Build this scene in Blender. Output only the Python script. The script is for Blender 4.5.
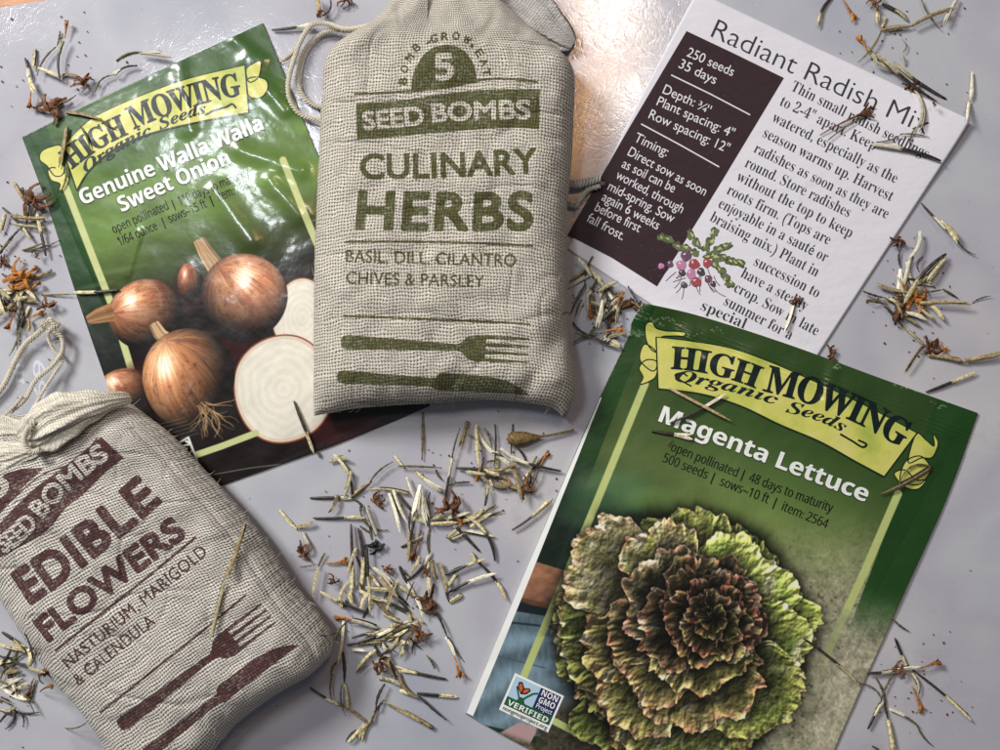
# Seed packets, cotton bags and scattered dry marigold seed on a pale glossy sheet, seen from above.
import bpy, math, random
import numpy as np
from mathutils import Vector, Matrix, geometry

scene = bpy.context.scene
for o in list(bpy.data.objects): bpy.data.objects.remove(o, do_unlink=True)
COL = scene.collection
S = 0.00025            # metres per photograph pixel on the table plane
H = 0.30               # height of the camera above the table

# ---------------------------------------------------------------- camera, world, lamps, exposure
cam_data = bpy.data.cameras.new('camera')
cam = bpy.data.objects.new('camera', cam_data); COL.objects.link(cam)
cam.location = (0, 0, H); cam_data.sensor_width = 36; cam_data.lens = 36*H/(1000*S)
cam_data.clip_start = 0.01; cam_data.clip_end = 20
scene.camera = cam
world = bpy.data.worlds.new('World'); scene.world = world; world.use_nodes = True
bg = world.node_tree.nodes['Background']
bg.inputs[0].default_value = (0.80, 0.86, 1.0, 1); bg.inputs[1].default_value = 0.105
def area_lamp(name, loc, target, size, power, color, size_y=None):
    d = bpy.data.lights.new(name, 'AREA'); d.energy = power; d.color = color
    d.shape = 'RECTANGLE' if size_y else 'DISK'; d.size = size
    if size_y: d.size_y = size_y
    o = bpy.data.objects.new(name, d); COL.objects.link(o); o.location = loc
    o.rotation_euler = (Vector(target)-Vector(loc)).to_track_quat('-Z', 'Y').to_euler()
    return o
def PX(x, y, z=0.0):                                     # a place on the table from its place in the photograph
    k = (1-z/H); return Vector(((x-500)*S*k, (375-y)*S*k, z))
# window light from the upper left, and a cluster of ceiling bulbs past the top edge that glints on the sheet
area_lamp('window_light', (-0.42, 0.37, 0.52), (0, 0, 0), 0.15, 5.9, (1.0, 0.98, 0.95), 0.20)
area_lamp('packet_glare_lamp', (-0.184, 0.176, 0.60), (0, 0, 0), 0.055, 0.95, (0.90, 0.96, 1.0), 0.10)  # second lamp added on the window side to put glare on the onion packet
area_lamp('ceiling_bulb', (0.092, 0.292, 0.66), (0.0, 0.05, 0), 0.040, 0.24, (1.0, 0.95, 0.88))
area_lamp('ceiling_bulb', (0.108, 0.222, 0.66), (0.0, 0.05, 0), 0.030, 0.13, (1.0, 0.95, 0.88))
area_lamp('amber_shade', (0.072, 0.222, 0.66), (0.0, 0.05, 0), 0.035, 0.21, (1.0, 0.42, 0.06), 0.13)
area_lamp('amber_shade', (0.056, 0.300, 0.66), (0.0, 0.05, 0), 0.05, 0.09, (1.0, 0.45, 0.08), 0.04)
scene.view_settings.view_transform = 'Standard'; scene.view_settings.look = 'None'
scene.view_settings.exposure = -0.08; scene.view_settings.gamma = 1.0
scene.view_settings.use_curve_mapping = False
scene.render.engine = 'CYCLES'
scene.cycles.use_denoising = True
scene.cycles.max_bounces = 6

OUTLINES = [
[66,40,162,16,84,116,8,86,24,76,40,69,-27,0,-41,-49,-30,-57,-19,-62,-7,-63,7,-63,19,-62,30,-57,41,-49,27,0,-40,69,-24,76],
[66,41,162,16,78,116,-8,-86,-24,-76,-40,-69,26,0,41,49,31,57,18,62,8,63,-8,63,-18,62,-31,57,-41,49,-26,0,40,-69,24,-76],
[66,44,110,16,30,-59,32,17,20,26,6,29,-4,25,-12,18,-20,6,-14,-4,-11,-10,-4,-15,3,-15,8,-9,14,-4,0,-19,-6,-20,-12,-16],
[66,45,162,4,142,134,-122,0,0,-47,122,0],
[66,46,110,12,54,56,-14,-4,-12,-12,-4,-14,4,-16,12,-10,14,-4,16,4,10,10,4,16,-4,14,-10,12],
[66,50,280,47,18,0,0,52,74,75,27,29,20,26,14,24,9,22,5,24,1,24,-2,25,-8,17,-12,10,-16,4,-22,-6,-14,-16,-8,-28,-2,-37,-26,3,-20,8,-14,16,-4,22,2,18,10,16,15,14,21,11,28,7,34,2,49,-6,36,-16,16,-17,10,-20,3,-24,-2,-17,-4,-17,-8,-17,-13,-19,-39,-45,-63,-62,-50,-47,117,0,14,3,12,6,10,11,5,15,4,15,29,0,-2,-105],
[66,52,280,23,90,0,0,26,14,0,16,2,13,5,9,11,3,18,0,31,-139,0,0,31,142,233,70,0,0,-231,52,0,0,-33,-52,0,0,-31,3,-18,9,-11,14,-5,15,-2,7,0,0,-26,9,42,126,103,0,0,88,1,47,2,49,-7,-16,-11,-22,-12,-20,-9,-14],
[66,71,378,56,200,-8,-51,6,-43,16,-36,27,-27,35,-17,44,-6,50,6,50,17,42,26,36,35,26,41,17,47,5,40,-4,43,-14,13,-4,8,2,6,4,10,16,14,0,0,-117,-14,0,-12,29,-16,24,-18,20,-21,16,-23,9,-23,3,-39,-10,-29,-30,-17,-50,-6,-70,4,-48,8,-40,14,-32,19,-22,24,-14,28,-4,24,2,15,8,8,14,3,19,0,42,-3,19,-7,13,-15,6,-25,3,0,12,167,0,0,-12,-20,-3,-12,-6,-6,-12,-2,-19,0,-74,-66,-22],
[66,72,390,53,12,0,0,13,22,3,12,8,8,14,2,22,0,222,-3,20,-7,14,-13,7,-21,3,0,13,168,0,0,-13,-28,-4,-8,-6,-5,-7,-3,-11,0,-16,0,-96,118,0,0,96,-3,27,-5,7,-8,6,-28,4,0,13,168,0,0,-13,-22,-3,-13,-7,-7,-13,-2,-21,0,-222,2,-22,8,-14,12,-8,22,-3,0,-13,-168,0,0,13,22,3,13,7,7,13,2,24,0,104,-118,0,0,-104,2,-22,6,-14,14,-8,22,-3,0,-13],
[66,73,194,24,10,0,0,13,22,4,14,7,8,12,2,20,0,232,-2,19,-7,11,-13,6,-24,2,0,13,172,0,0,-13,-22,-2,-14,-6,-8,-11,-2,-19,0,-230,4,-25,4,-8,10,-5,29,-7,0,-13],
[66,75,380,54,12,0,0,13,22,3,13,8,7,14,2,22,0,222,-2,20,-7,14,-13,8,-22,2,0,13,168,0,0,-13,-28,-4,-8,-6,-4,-7,-3,-11,-1,-16,0,-108,103,104,15,18,6,16,-11,11,-33,3,0,13,146,0,0,-13,-7,0,-30,-6,-33,-20,-36,-32,-54,-56,143,-178,17,-16,11,-4,13,-1,0,-13,-177,0,0,13,19,1,12,2,6,4,2,6,-2,9,-10,14,-88,110,-12,-11,0,-88,2,-22,7,-14,13,-8,22,-3,0,-13],
[66,77,472,46,10,0,0,13,22,3,14,8,8,13,2,22,0,225,-1,15,-3,11,-4,7,-8,5,-29,4,0,13,127,0,98,-233,98,233,126,0,0,-13,-21,-4,-13,-7,-6,-13,-3,-20,0,-218,1,-19,2,-13,6,-10,7,-4,26,-5,0,-13,-165,0,0,13,28,5,8,6,5,9,3,12,0,17,0,235,-124,-297,-13,0,-123,290,0,-230,3,-24,8,-14,15,-7,22,-2,0,-13],
[66,78,368,36,300,-8,-220,268,0,-202,2,-22,6,-13,14,-7,22,-3,0,-13,-110,0,0,13,15,1,11,4,8,4,5,9,3,11,0,16,0,231,-29,33,-13,4,0,13,102,0,175,-213,0,155,-1,16,-2,11,-6,8,-8,6,-28,4,0,13,111,0,0,-13,-21,-2,-14,-8,-6,-14,-2,-22,0,-288],
[66,79,391,32,194,-8,-36,4,-32,10,-30,16,-26,21,-21,26,-15,31,-10,33,-4,37,4,36,10,34,15,30,21,26,26,22,31,16,33,10,38,3,35,-3,33,-10,30,-16,25,-21,21,-26,16,-31,10,-34,3,-36,-3,-37,-10,-33,-16,-31,-22,-26,-26,-21,-30,-16,-34,-10,20,197,9,37,10,27,30,16,51,5,70,-2,48,-8,40,-13,32,-18,22,-22,14,-25,4,-38,-10,-26,-30,-16,-50,-6,-70,2,-48,8,-40,14,-32,18,-23,22,-13],
[66,80,311,32,12,0,0,13,22,3,12,8,8,14,2,22,0,222,-3,20,-7,14,-13,7,-21,3,0,13,147,0,55,-3,36,-8,23,-14,17,-18,11,-22,3,-27,-3,-27,-11,-22,-17,-19,-25,-15,-30,-8,-38,-3,-44,0,0,-93,2,-22,6,-14,14,-8,22,-3,0,-13,14,136,171,14,0,32,5,20,12,12,23,4,34,-4,34,-9,23,-17,14,-27,5,-13,-1,-7,-4,-4,-8,-1,-12],
[66,83,290,68,32,-8,0,126,14,0,16,-48,21,-33,28,-19,35,-7,26,4,20,12,12,17,4,22,-5,21,-13,17,-22,15,-47,23,-37,22,-26,24,-16,27,-5,32,3,29,10,24,16,20,20,14,24,10,28,3,33,-3,39,-10,7,-2,6,-1,11,4,4,12,14,0,0,-109,-12,0,-9,26,-13,22,-15,19,-18,15,-20,8,-21,3,-22,-3,-18,-10,-12,-16,-3,-19,3,-18,10,-15,16,-12,22,-12,48,-23,28,-15,20,-14,15,-16,9,-18,6,-20,2,-21,-4,-30,-12,-26,-18,-21,-25,-16,-31,-10,-35,-4,-25,2,-24,6,-20,7,-11,2,-7,-1,-4,-2,-6,-14],
[66,84,315,28,68,0,0,13,24,3,14,7,8,15,2,22,0,262,-5,0,-35,-5,-28,-17,-18,-27,-8,-37,-14,0,0,103,298,0,0,-103,-13,0,-9,38,-18,27,-28,16,-38,5,-4,0,0,-262,2,-24,8,-14,14,-6,24,-3,0,-13],
[66,87,455,46,127,-8,-103,300,-6,16,-6,10,-10,6,-14,2,0,13,146,0,0,-13,-13,-1,-9,-3,-6,-6,-2,-10,6,-28,56,-164,58,148,-11,35,-6,15,-8,8,-11,4,-18,2,0,13,157,0,0,-13,-19,-2,-12,-6,-4,-12,5,-18,56,-164,49,151,6,27,-2,12,-6,6,-10,4,-16,2,0,13,90,0,0,-13,-12,-4,-10,-8,-7,-14,-7,-18,-96,-290,-14,0,-83,238,-93,-238],
[66,97,256,51,190,-8,-22,4,-13,12,-6,18,-24,-18,-26,-11,-28,-3,-23,3,-18,11,-11,18,-4,21,3,21,12,18,18,16,40,20,60,20,0,38,-2,18,-7,12,-11,8,-18,2,-24,-4,-8,-12,6,-13,6,-9,2,-10,-3,-12,-7,-10,-11,-6,-13,-2,-14,2,-10,8,-8,10,-2,14,4,16,8,16,16,12,18,9,24,6,26,2,46,-5,30,-14,16,-26,6,-36,0,-110,2,-16,2,-4,4,0,12,5,7,-11,-26,-20,10,112,25,18,5,9,8,9,9,0,79,-34,-14,-20,-20,-6,-30,2,-20,9,-13],
[66,98,268,27,32,-8,0,297,-1,19,-3,11,-8,5,-14,3,0,12,97,0,0,-131,17,16,21,10,23,3,26,-3,22,-12,18,-16,13,-24,9,-27,2,-31,-3,-36,-11,-32,-16,-26,-23,-20,-27,-14,-31,-4,-33,8,-32,21,-38,-29,17,136,10,16,4,12,8,8,14,8,34,2,49,-2,40,-8,28,-14,16,-21,5,-11,-2,-10,-5,-8,-9,-5,-12,0,-129,3,-23,12,-13],
[66,99,218,41,116,-8,-27,4,-25,12,-20,18,-16,24,-10,30,-4,32,4,34,12,30,18,26,24,19,27,13,31,4,32,-4,24,-12,16,-18,4,-22,-2,-12,-6,-10,-10,-6,-12,-2,-16,4,-10,12,-4,18,0,8,1,8,-5,14,-16,5,-24,-9,-14,-27,-4,-45,4,-48,14,-35,14,-16,16,-9,20,-4,26,7,24,19,10,-9,-28,-29,-32,-18],
[66,100,276,34,104,-8,-24,4,-22,12,-18,18,-14,24,-8,28,-4,32,4,36,9,31,15,25,18,20,24,11,24,4,22,-3,20,-10,16,-16,0,90,-2,14,-6,8,-11,5,-16,2,0,12,107,0,0,-283,0,-16,4,-10,7,-6,14,-4,0,-12,-44,-4,-53,-12,0,37,-16,-21,-21,-12,17,128,21,11,3,11,7,10,11,6,14,0,124,-4,12,-8,9,-12,6,-12,2,-20,-6,-13,-17,-7,-30,-2,-42,2,-41,6,-29,13,-18],
[66,101,224,31,114,-8,-27,4,-24,12,-20,18,-15,25,-10,31,-4,35,4,33,10,29,16,24,21,19,25,11,27,4,27,-3,22,-10,20,-16,14,-21,8,-27,2,-31,0,-5,-123,0,4,-40,12,-30,19,-17,26,-5,20,3,17,11,16,18,11,-10,-27,-34,-33,-20,10,86,143,64,0,0,17,-2,28,-4,18,-10,12,-14,3,-18,-7,-12,-24,-4,-38],
[66,102,159,47,11,0,0,12,19,4,4,4,3,6,2,28,0,152,-27,0,0,25,27,0,0,32,6,35,18,26,29,16,38,6,28,-4,20,-10,14,-16,4,-18,-2,-14,-6,-11,-10,-7,-11,-2,-12,2,-9,6,-6,8,-2,11,1,11,5,11,2,5,1,4,-3,6,-10,2,-12,-2,-8,-8,-3,-12,-1,-18,0,-59,42,0,0,-25,-42,0,0,-158,2,-18,6,-11,11,-5,19,-2,0,-12],
[66,103,244,56,108,-104,-42,3,-30,11,-19,16,-7,18,5,16,13,12,23,9,-19,11,-11,14,-3,16,3,18,11,15,18,14,26,13,-33,18,-20,26,-7,32,4,22,10,20,15,15,21,12,24,7,27,3,29,-3,28,-8,62,0,0,-26,-36,0,12,-23,5,-25,-3,-21,-8,-19,-14,-14,-18,-12,-22,-7,-24,-3,-11,1,-11,1,-12,-2,-10,-6,-7,-8,-2,-9,7,-13,23,-4,25,0,36,-1,27,-5,19,-8,14,-12,6,-17,3,-21,-3,-22,-12,-18,-17,-16,-40,-16,16,117,92,15,4,10,12,5,20,1,29,-1,29,-5,20,-10,11,-15,4,-15,-4,-10,-11,-5,-20,-2,-29,2,-29,5,-20,10,-12,14,120,-86,42,4,26,12,8,21,-2,11,-8,7,-14,4,-20,1,-80,0,-13,-12,-5,-16,4,-12,12,-11,20,-7],
[66,104,284,46,14,0,0,12,12,2,8,5,4,9,1,14,0,255,-1,13,-4,10,-8,5,-12,3,0,11,96,0,0,-141,20,22,24,12,27,5,29,-5,20,-15,12,-25,4,-34,0,-116,2,-14,3,-8,7,-6,12,-2,0,-12,-120,0,0,12,4,0,12,4,6,9,3,17,0,120,-1,18,-4,12,-6,8,-13,2,-22,-6,-19,-21,0,-133,1,-14,4,-8,7,-6,12,-2,0,-12],
[66,105,148,16,75,270,-15,2,-12,8,-8,12,-2,15,2,15,8,12,12,8,15,3,15,-3,12,-8,8,-12,2,-15,-2,-15,-8,-12,-12,-8,19,14,0,0,12,12,2,8,5,4,9,1,14,0,146,-1,15,-3,9,-7,4,-13,2,1,13,94,0,0,-189,2,-14,3,-8,7,-6,12,-2,0,-12],
[66,107,267,44,13,0,0,12,13,2,8,6,4,8,1,14,0,254,-1,14,-3,10,-7,4,-13,3,1,12,94,0,0,-213,59,58,9,12,4,11,-7,9,-19,2,-3,0,0,13,104,0,0,-13,-27,-6,-26,-18,-38,-38,92,-130,10,-10,12,-4,0,-12,-123,0,0,12,5,0,12,3,4,9,-6,12,-51,74,-11,-10,0,-58,1,-14,4,-8,7,-6,12,-2,0,-12],
[66,108,148,19,14,0,0,12,12,2,8,5,4,9,1,14,0,254,-1,14,-3,10,-7,5,-13,2,0,12,95,0,0,-297,2,-14,3,-8,7,-6,12,-2,0,-12],
[66,109,412,71,14,0,0,12,12,2,8,5,4,9,1,14,0,146,-1,14,-4,10,-8,5,-12,2,0,12,95,0,0,-34,20,22,23,13,24,5,30,-5,20,-14,12,-24,22,24,24,14,27,5,28,-5,20,-15,12,-25,4,-34,0,-116,1,-14,4,-8,7,-6,12,-2,0,-12,-118,0,0,12,12,2,7,6,4,8,1,14,0,120,-1,18,-4,12,-6,8,-13,2,-21,-6,-18,-20,0,-134,0,-14,4,-8,8,-6,11,-2,0,-12,-117,0,0,12,12,2,8,6,4,8,0,14,0,120,0,17,-4,13,-7,8,-13,2,-21,-6,-18,-21,0,-133,1,-14,4,-8,6,-6,12,-2,0,-12],
[66,110,284,46,14,0,0,12,12,2,8,5,4,9,1,14,0,146,-1,14,-4,10,-8,5,-12,2,0,12,96,0,0,-32,20,21,24,13,27,4,29,-5,20,-15,12,-25,4,-34,0,-116,2,-14,3,-8,7,-6,12,-2,0,-12,-120,0,0,12,4,0,12,4,6,9,3,17,0,120,-1,18,-4,12,-6,8,-13,2,-22,-6,-19,-21,0,-133,1,-14,4,-8,7,-6,12,-2,0,-12],
[66,111,250,24,126,-8,-32,4,-26,12,-23,20,-17,24,-10,30,-4,32,4,34,10,30,17,24,23,20,26,11,31,4,31,-4,26,-11,23,-19,17,-25,10,-29,4,-35,-4,-34,-10,-29,-17,-25,-22,-18,-27,-12,18,126,8,18,6,12,15,4,13,2,18,2,54,-2,55,-8,33,-12,16,-16,4,-19,-5,-11,-15,-7,-33,-2,-54,2,-54,3,-19,4,-13,12,-15],
[66,112,276,39,13,-104,0,12,10,2,7,2,4,6,4,7,1,27,0,229,-1,19,-4,11,-6,5,-14,4,0,11,92,0,0,-35,18,23,22,14,26,5,24,-4,22,-12,18,-18,14,-24,8,-29,2,-32,-2,-35,-9,-30,-14,-26,-18,-19,-23,-13,-25,-4,-23,4,-20,10,-16,18,0,-67,3,-31,5,-8,6,-6,23,-4,0,-12,14,146,21,19,6,13,17,8,30,2,41,-2,40,-6,29,-12,18,-20,5,-21,-8,-17,-24,0,-124,9,-17,12,-10],
[66,114,214,41,14,0,0,12,12,2,8,5,4,9,1,14,0,146,-1,15,-4,9,-6,4,-13,2,1,13,92,0,0,-43,14,20,18,16,16,10,18,3,18,-3,13,-8,8,-12,3,-16,-2,-13,-7,-11,-10,-6,-13,-2,-11,1,-7,5,-12,14,-6,6,-8,2,-10,-4,-10,-10,-6,-16,-3,-21,0,-101,2,-14,5,-9,11,-5,18,-2,0,-12],
[66,115,214,57,112,-8,-22,4,-26,8,-10,2,-10,-3,-6,-9,-12,0,0,84,14,0,10,-28,14,-21,20,-13,20,-5,17,2,12,7,7,10,3,14,-7,18,-20,16,-36,18,-24,14,-16,16,-9,18,-3,20,4,29,16,23,25,16,32,6,19,-2,24,-7,6,-1,4,-1,8,3,6,8,10,0,0,-73,-12,0,-10,24,-14,17,-16,11,-19,3,-14,-2,-11,-5,-6,-9,-2,-11,2,-11,6,-9,10,-8,13,-7,33,-17,22,-13,16,-15,8,-19,4,-24,-6,-32,-16,-24,-26,-16],
[66,116,170,26,92,-7,-26,3,-17,12,-9,18,-4,27,0,155,-21,0,0,15,51,52,18,21,12,20,12,0,0,-85,46,0,0,-23,-46,0,0,-147,0,-13,4,-10,4,-6,9,-2,16,6,13,20,12,-7,-19,-31,-25,-19],
[66,117,279,38,98,-8,-30,6,-20,15,-10,25,-4,34,0,112,-1,16,-3,10,-8,6,-14,3,0,12,98,0,0,-176,1,-11,5,-10,8,-6,12,-2,20,6,18,17,0,135,-2,16,-4,11,-8,6,-15,2,0,12,100,0,0,-179,1,-14,4,-9,8,-5,14,-2,0,-12,-45,-4,-53,-14,0,38,-14,-16,-18,-12,-19,-7],
[66,118,228,24,106,-8,-78,192,-12,26,-7,6,-11,2,0,13,124,0,0,-12,-6,0,-15,-3,-5,-10,1,-6,41,-109,38,97,4,14,-8,13,-20,4,0,12,75,0,0,-11,-12,-5,-8,-7,-13,-27,-75,-189],
[66,119,324,42,91,-8,-79,205,-8,15,-5,4,-7,2,0,13,111,0,0,-13,-14,-2,-3,-4,-1,-6,1,-8,3,-10,35,-94,33,81,-7,23,-9,17,-6,3,-10,2,0,11,115,0,0,-13,-15,-3,-5,-9,0,-6,2,-5,28,-90,34,85,4,15,-2,6,-3,4,-18,5,0,11,67,0,0,-11,-10,-2,-6,-6,-10,-20,-80,-200,-11,0,-49,154,-62,-154],
[66,120,238,47,4,0,0,11,22,11,20,20,46,60,-60,94,-14,16,-15,6,0,13,123,0,0,-12,-16,-3,-6,-8,7,-14,25,-41,30,38,6,9,2,8,-1,4,-4,4,-19,3,0,12,82,0,0,-11,-22,-10,-21,-21,-41,-52,69,-110,9,-11,4,-3,8,-1,0,-12,-122,0,0,12,16,2,4,4,2,4,-2,10,-7,12,-27,41,-30,-39,-6,-12,-3,-8,5,-12,17,-3,3,0,0,-11],
[66,121,224,54,39,-104,-17,2,-14,9,-10,13,-3,18,2,12,7,10,10,8,12,2,12,-2,10,-4,6,-10,2,-10,0,-4,-1,-5,3,-7,6,-2,10,5,11,14,11,22,8,29,-77,190,-9,19,-6,9,-6,4,-8,0,-2,0,0,13,124,0,0,-13,-19,-2,-4,-4,-1,-8,0,-6,3,-7,39,-103,34,92,4,14,1,10,-1,7,-5,5,-20,2,0,13,72,0,0,-13,-9,-2,-8,-7,-13,-29,-73,-198,-12,-30,-12,-24,-12,-15,-13,-11,-15,-4],
[78,53,286,38,120,-5,-26,1,-26,4,-24,6,-20,8,0,66,21,-10,24,-6,25,-6,24,-2,30,4,22,10,12,18,5,25,-8,30,-24,18,-39,6,-30,-3,-24,-5,-30,16,13,182,193,0,0,-64,-127,0,-7,-70,19,3,27,2,31,-3,27,-9,23,-16,17,-21,12,-27,3,-32,-4,-36,-12,-31,-20,-25,-28,-18,-35,-12],
[78,68,370,15,45,0,0,357,112,0,53,-5,44,-15,37,-25,27,-34,18,-43,5,-53,-5,-56,-18,-45,-28,-35,-39,-26,-48,-15,-57,-5,13,120,62,33,0,48,8,34,22,21,36,6,52,-2,36,-9,29,-15,23,-20,14,-24,10,-31,3,-41,0],
[78,69,280,12,45,0,0,357,205,0,0,-62,-130,0,0,-79,122,0,0,-62,-122,0,0,-92,130,0,0,-62],
[78,70,274,10,45,0,0,357,205,0,0,-62,-130,0,0,-92,120,0,0,-62,-120,0,0,-141],
[78,71,362,42,195,-5,-49,5,-41,16,-33,26,-24,36,-14,46,-5,55,5,53,17,44,27,36,36,28,46,16,56,6,28,-2,28,-4,26,-7,24,-9,-26,-60,-37,14,-21,4,-23,1,-31,-4,-26,-11,-22,-18,-16,-24,-10,-30,-3,-34,3,-34,6,-28,13,-24,17,-18,24,-12,30,-4,28,2,20,3,0,75,-68,0,0,62,142,0,0,-184,-58,-16,-32,-4],
[78,73,194,12,16,0,0,43,44,20,0,231,-44,20,0,43,162,0,0,-43,-43,-20,0,-231,43,-20,0,-43],
[78,76,282,6,45,0,0,357,75,0,0,-295,146,0,0,-62],
[78,77,472,22,45,0,0,357,103,0,84,-273,2,0,90,273,102,0,0,-357,-70,0,0,169,1,39,1,42,2,30,-2,0,-92,-280,-70,0,-86,280,-2,0,2,-30,2,-42,0,-42,0,-166],
[78,78,406,16,45,0,0,357,95,0,156,-267,1,0,-3,49,0,49,0,169,68,0,0,-357,-96,0,-156,270,-2,0,4,-51,0,-51,0,-168],
[78,79,398,24,199,-5,-53,6,-42,17,-34,28,-22,36,-14,46,-5,52,5,52,14,44,22,36,34,28,42,17,54,5,52,-5,43,-17,33,-28,23,-36,13,-45,5,-52,-5,-52,-13,-45,-23,-36,-33,-28,-43,-17,20,199,58,29,4,24,11,16,18,16,38,6,50,-6,51,-16,38,-16,18,-24,10,-28,4,-30,-4,-22,-10,-18,-18,-16,-38,-6,-51,6,-50,16,-38,17,-18,23,-11],
[78,82,330,20,45,0,0,357,104,0,45,-3,36,-9,27,-15,19,-20,12,-27,4,-33,-3,-23,-7,-19,-10,-18,-14,-14,-16,-12,-17,-8,105,-156,-84,0,-85,137,-41,0,0,-137,11,120,198,25,0,32,4,22,9,12,15,4,22,-5,22,-12,14,-22,8,-32,3,-24,0],
[78,83,276,52,124,-5,-54,5,-47,16,0,71,53,-20,27,-7,27,-2,24,2,16,8,8,12,4,16,-6,18,-14,14,-50,26,-27,14,-27,20,-13,14,-9,16,-7,20,-2,22,3,30,12,25,18,21,24,14,30,9,34,3,28,-2,26,-4,52,-19,-24,-59,-44,16,-20,4,-20,1,-20,-3,-14,-7,-8,-11,-3,-15,5,-17,12,-13,21,-13,29,-14,26,-13,22,-13,16,-16,13,-18,8,-21,3,-26,-4,-29,-12,-26,-18,-20,-27,-16,-32,-10],
[78,86,325,13,121,0,-121,357,76,0,68,-213,6,-20,7,-30,5,-28,6,28,8,30,5,20,67,213,77,0,-121,-357],
[78,87,484,33,91,0,-91,357,74,0,46,-195,6,-29,7,-35,5,-30,4,30,6,34,6,25,52,200,72,0,52,-200,6,-25,6,-34,4,-30,4,30,8,35,6,29,45,195,75,0,-92,-357,-86,0,-48,188,-4,16,-4,24,-6,25,-2,18,-3,-18,-5,-25,-5,-24,-4,-17,-48,-187],
[78,97,302,37,106,-5,-34,5,-27,16,-13,17,-8,21,-3,28,3,26,10,22,18,16,38,16,53,6,47,2,0,12,-2,18,-8,14,-14,7,-18,3,-20,-2,-19,-4,-38,-14,-25,50,24,10,26,8,26,5,29,1,49,-6,36,-17,16,-19,10,-24,2,-30,0,-182,-52,0,-14,37,-2,0,-18,-19,-19,-13,-23,-7,14,134,50,22,3,18,11,12,17,4,23,0,22,-28,0,-31,-4,-19,-10,-11,-14,-3,-17,2,-15,8,-9,11,-5],
[78,99,257,35,150,-5,-38,4,-31,11,-25,19,-18,27,-12,35,-4,44,5,45,13,36,20,28,27,19,33,11,36,4,26,-2,24,-4,36,-12,-22,-58,-33,12,-31,4,-25,-5,-18,-15,-11,-26,-4,-36,4,-36,12,-25,18,-15,24,-4,22,1,20,5,18,7,17,10,0,-63,-17,-10,-18,-6,-22,-4],
[78,101,296,33,162,-5,-38,4,-34,11,-28,20,-22,26,-13,36,-5,42,4,44,13,36,19,28,26,20,32,12,36,4,34,-4,30,-10,25,-18,19,-25,10,-31,4,-36,0,-36,-176,0,5,-28,14,-22,21,-13,28,-5,25,2,23,4,22,6,22,10,0,-58,-20,-8,-22,-6,-24,-4,9,100,168,104,0,-4,22,-9,19,-16,12,-23,4,-20,-3,-16,-11,-11,-18],
[78,103,316,42,141,-120,-53,4,-25,4,-24,8,0,60,52,-16,55,-6,32,8,18,20,7,34,0,6,1,18,1,16,-2,0,-15,-19,-18,-13,-22,-6,-22,-3,-30,4,-26,13,-20,20,-16,28,-8,35,-4,41,4,42,9,34,15,28,22,22,25,12,31,4,30,-4,27,-14,21,-22,2,0,6,35,64,0,0,-273,-4,-36,-12,-30,-19,-24,-27,-16,-34,-10,15,152,54,25,4,17,12,10,22,4,34,0,10,-4,38,-10,24,-17,15,-26,5,-29,-10,-18,-27,-6,-46,6,-45,18,-28],
[78,105,152,16,76,307,-15,2,-13,6,-9,11,-3,18,3,17,9,11,13,6,15,2,16,-2,13,-6,9,-11,3,-17,-3,-18,-9,-11,-13,-6,4,39,0,0,273,75,0,0,-273],
[78,108,152,4,39,0,0,380,75,0,0,-380],
[78,110,328,27,39,0,0,273,57,0,10,-35,4,0,16,18,20,12,23,8,25,2,40,-6,30,-18,15,-19,9,-25,3,-32,0,-178,-75,0,0,160,-2,26,-8,18,-14,11,-20,3,-20,-2,-16,-8,-10,-12,-10,-29,-2,-39,0,-128],
[78,111,310,24,154,-5,-36,4,-32,13,-26,20,-20,28,-13,35,-5,42,4,42,12,35,20,28,26,20,33,12,39,4,36,-4,32,-12,26,-20,20,-28,12,-35,5,-42,-4,-42,-12,-35,-20,-28,-27,-20,-32,-13,16,155,55,25,5,18,16,10,26,3,35,-3,35,-10,26,-18,15,-26,5,-25,-5,-17,-15,-10,-26,-4,-35,4,-35,10,-26,17,-16],
[78,116,217,26,132,-5,-22,2,-21,6,-17,11,-14,17,-8,23,-3,32,0,131,-35,0,0,31,40,26,22,57,48,0,0,-58,76,0,0,-56,-76,0,0,-131,2,-14,6,-10,11,-6,13,-2,24,3,23,6,0,-55,-29,-10],
[78,117,328,27,134,-5,-39,6,-31,18,-14,19,-10,25,-2,32,0,178,74,0,0,-159,2,-26,8,-18,14,-12,20,-4,20,3,16,8,10,13,10,28,3,38,0,129,75,0,0,-273,-58,0,-10,35,-4,0,-15,-18,-20,-13,-23,-6],
[78,119,428,37,82,0,-77,273,74,0,31,-121,7,-30,5,-34,4,-26,2,0,2,20,4,24,4,22,2,14,34,131,82,0,32,-131,4,-22,6,-32,2,-26,2,0,3,26,6,34,7,30,32,121,73,0,-79,-273,-80,0,-22,96,-5,25,-9,36,-8,35,-6,24,-2,0,-4,-24,-9,-35,-9,-37,-6,-26,-22,-94],
[82,47,140,4,4,-4,35,0,98,350,-35,0],
[82,48,286,24,142,-5,-36,5,-30,16,-22,28,-16,36,-10,46,-4,53,4,54,8,45,16,36,22,27,30,16,38,5,37,-5,30,-16,23,-27,16,-36,10,-46,4,-53,-4,-53,-8,-46,-16,-36,-22,-27,-30,-17,20,142,32,24,4,20,12,14,21,12,45,5,65,-5,64,-12,45,-14,21,-20,12,-24,4,-24,-4,-19,-12,-13,-21,-14,-45,-4,-64,4,-64,14,-46,13,-21,19,-12],
[82,49,286,11,134,0,0,250,1,34,1,27,-14,-13,-16,-15,-38,-31,-24,30,97,75,37,0,0,-357],
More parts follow.
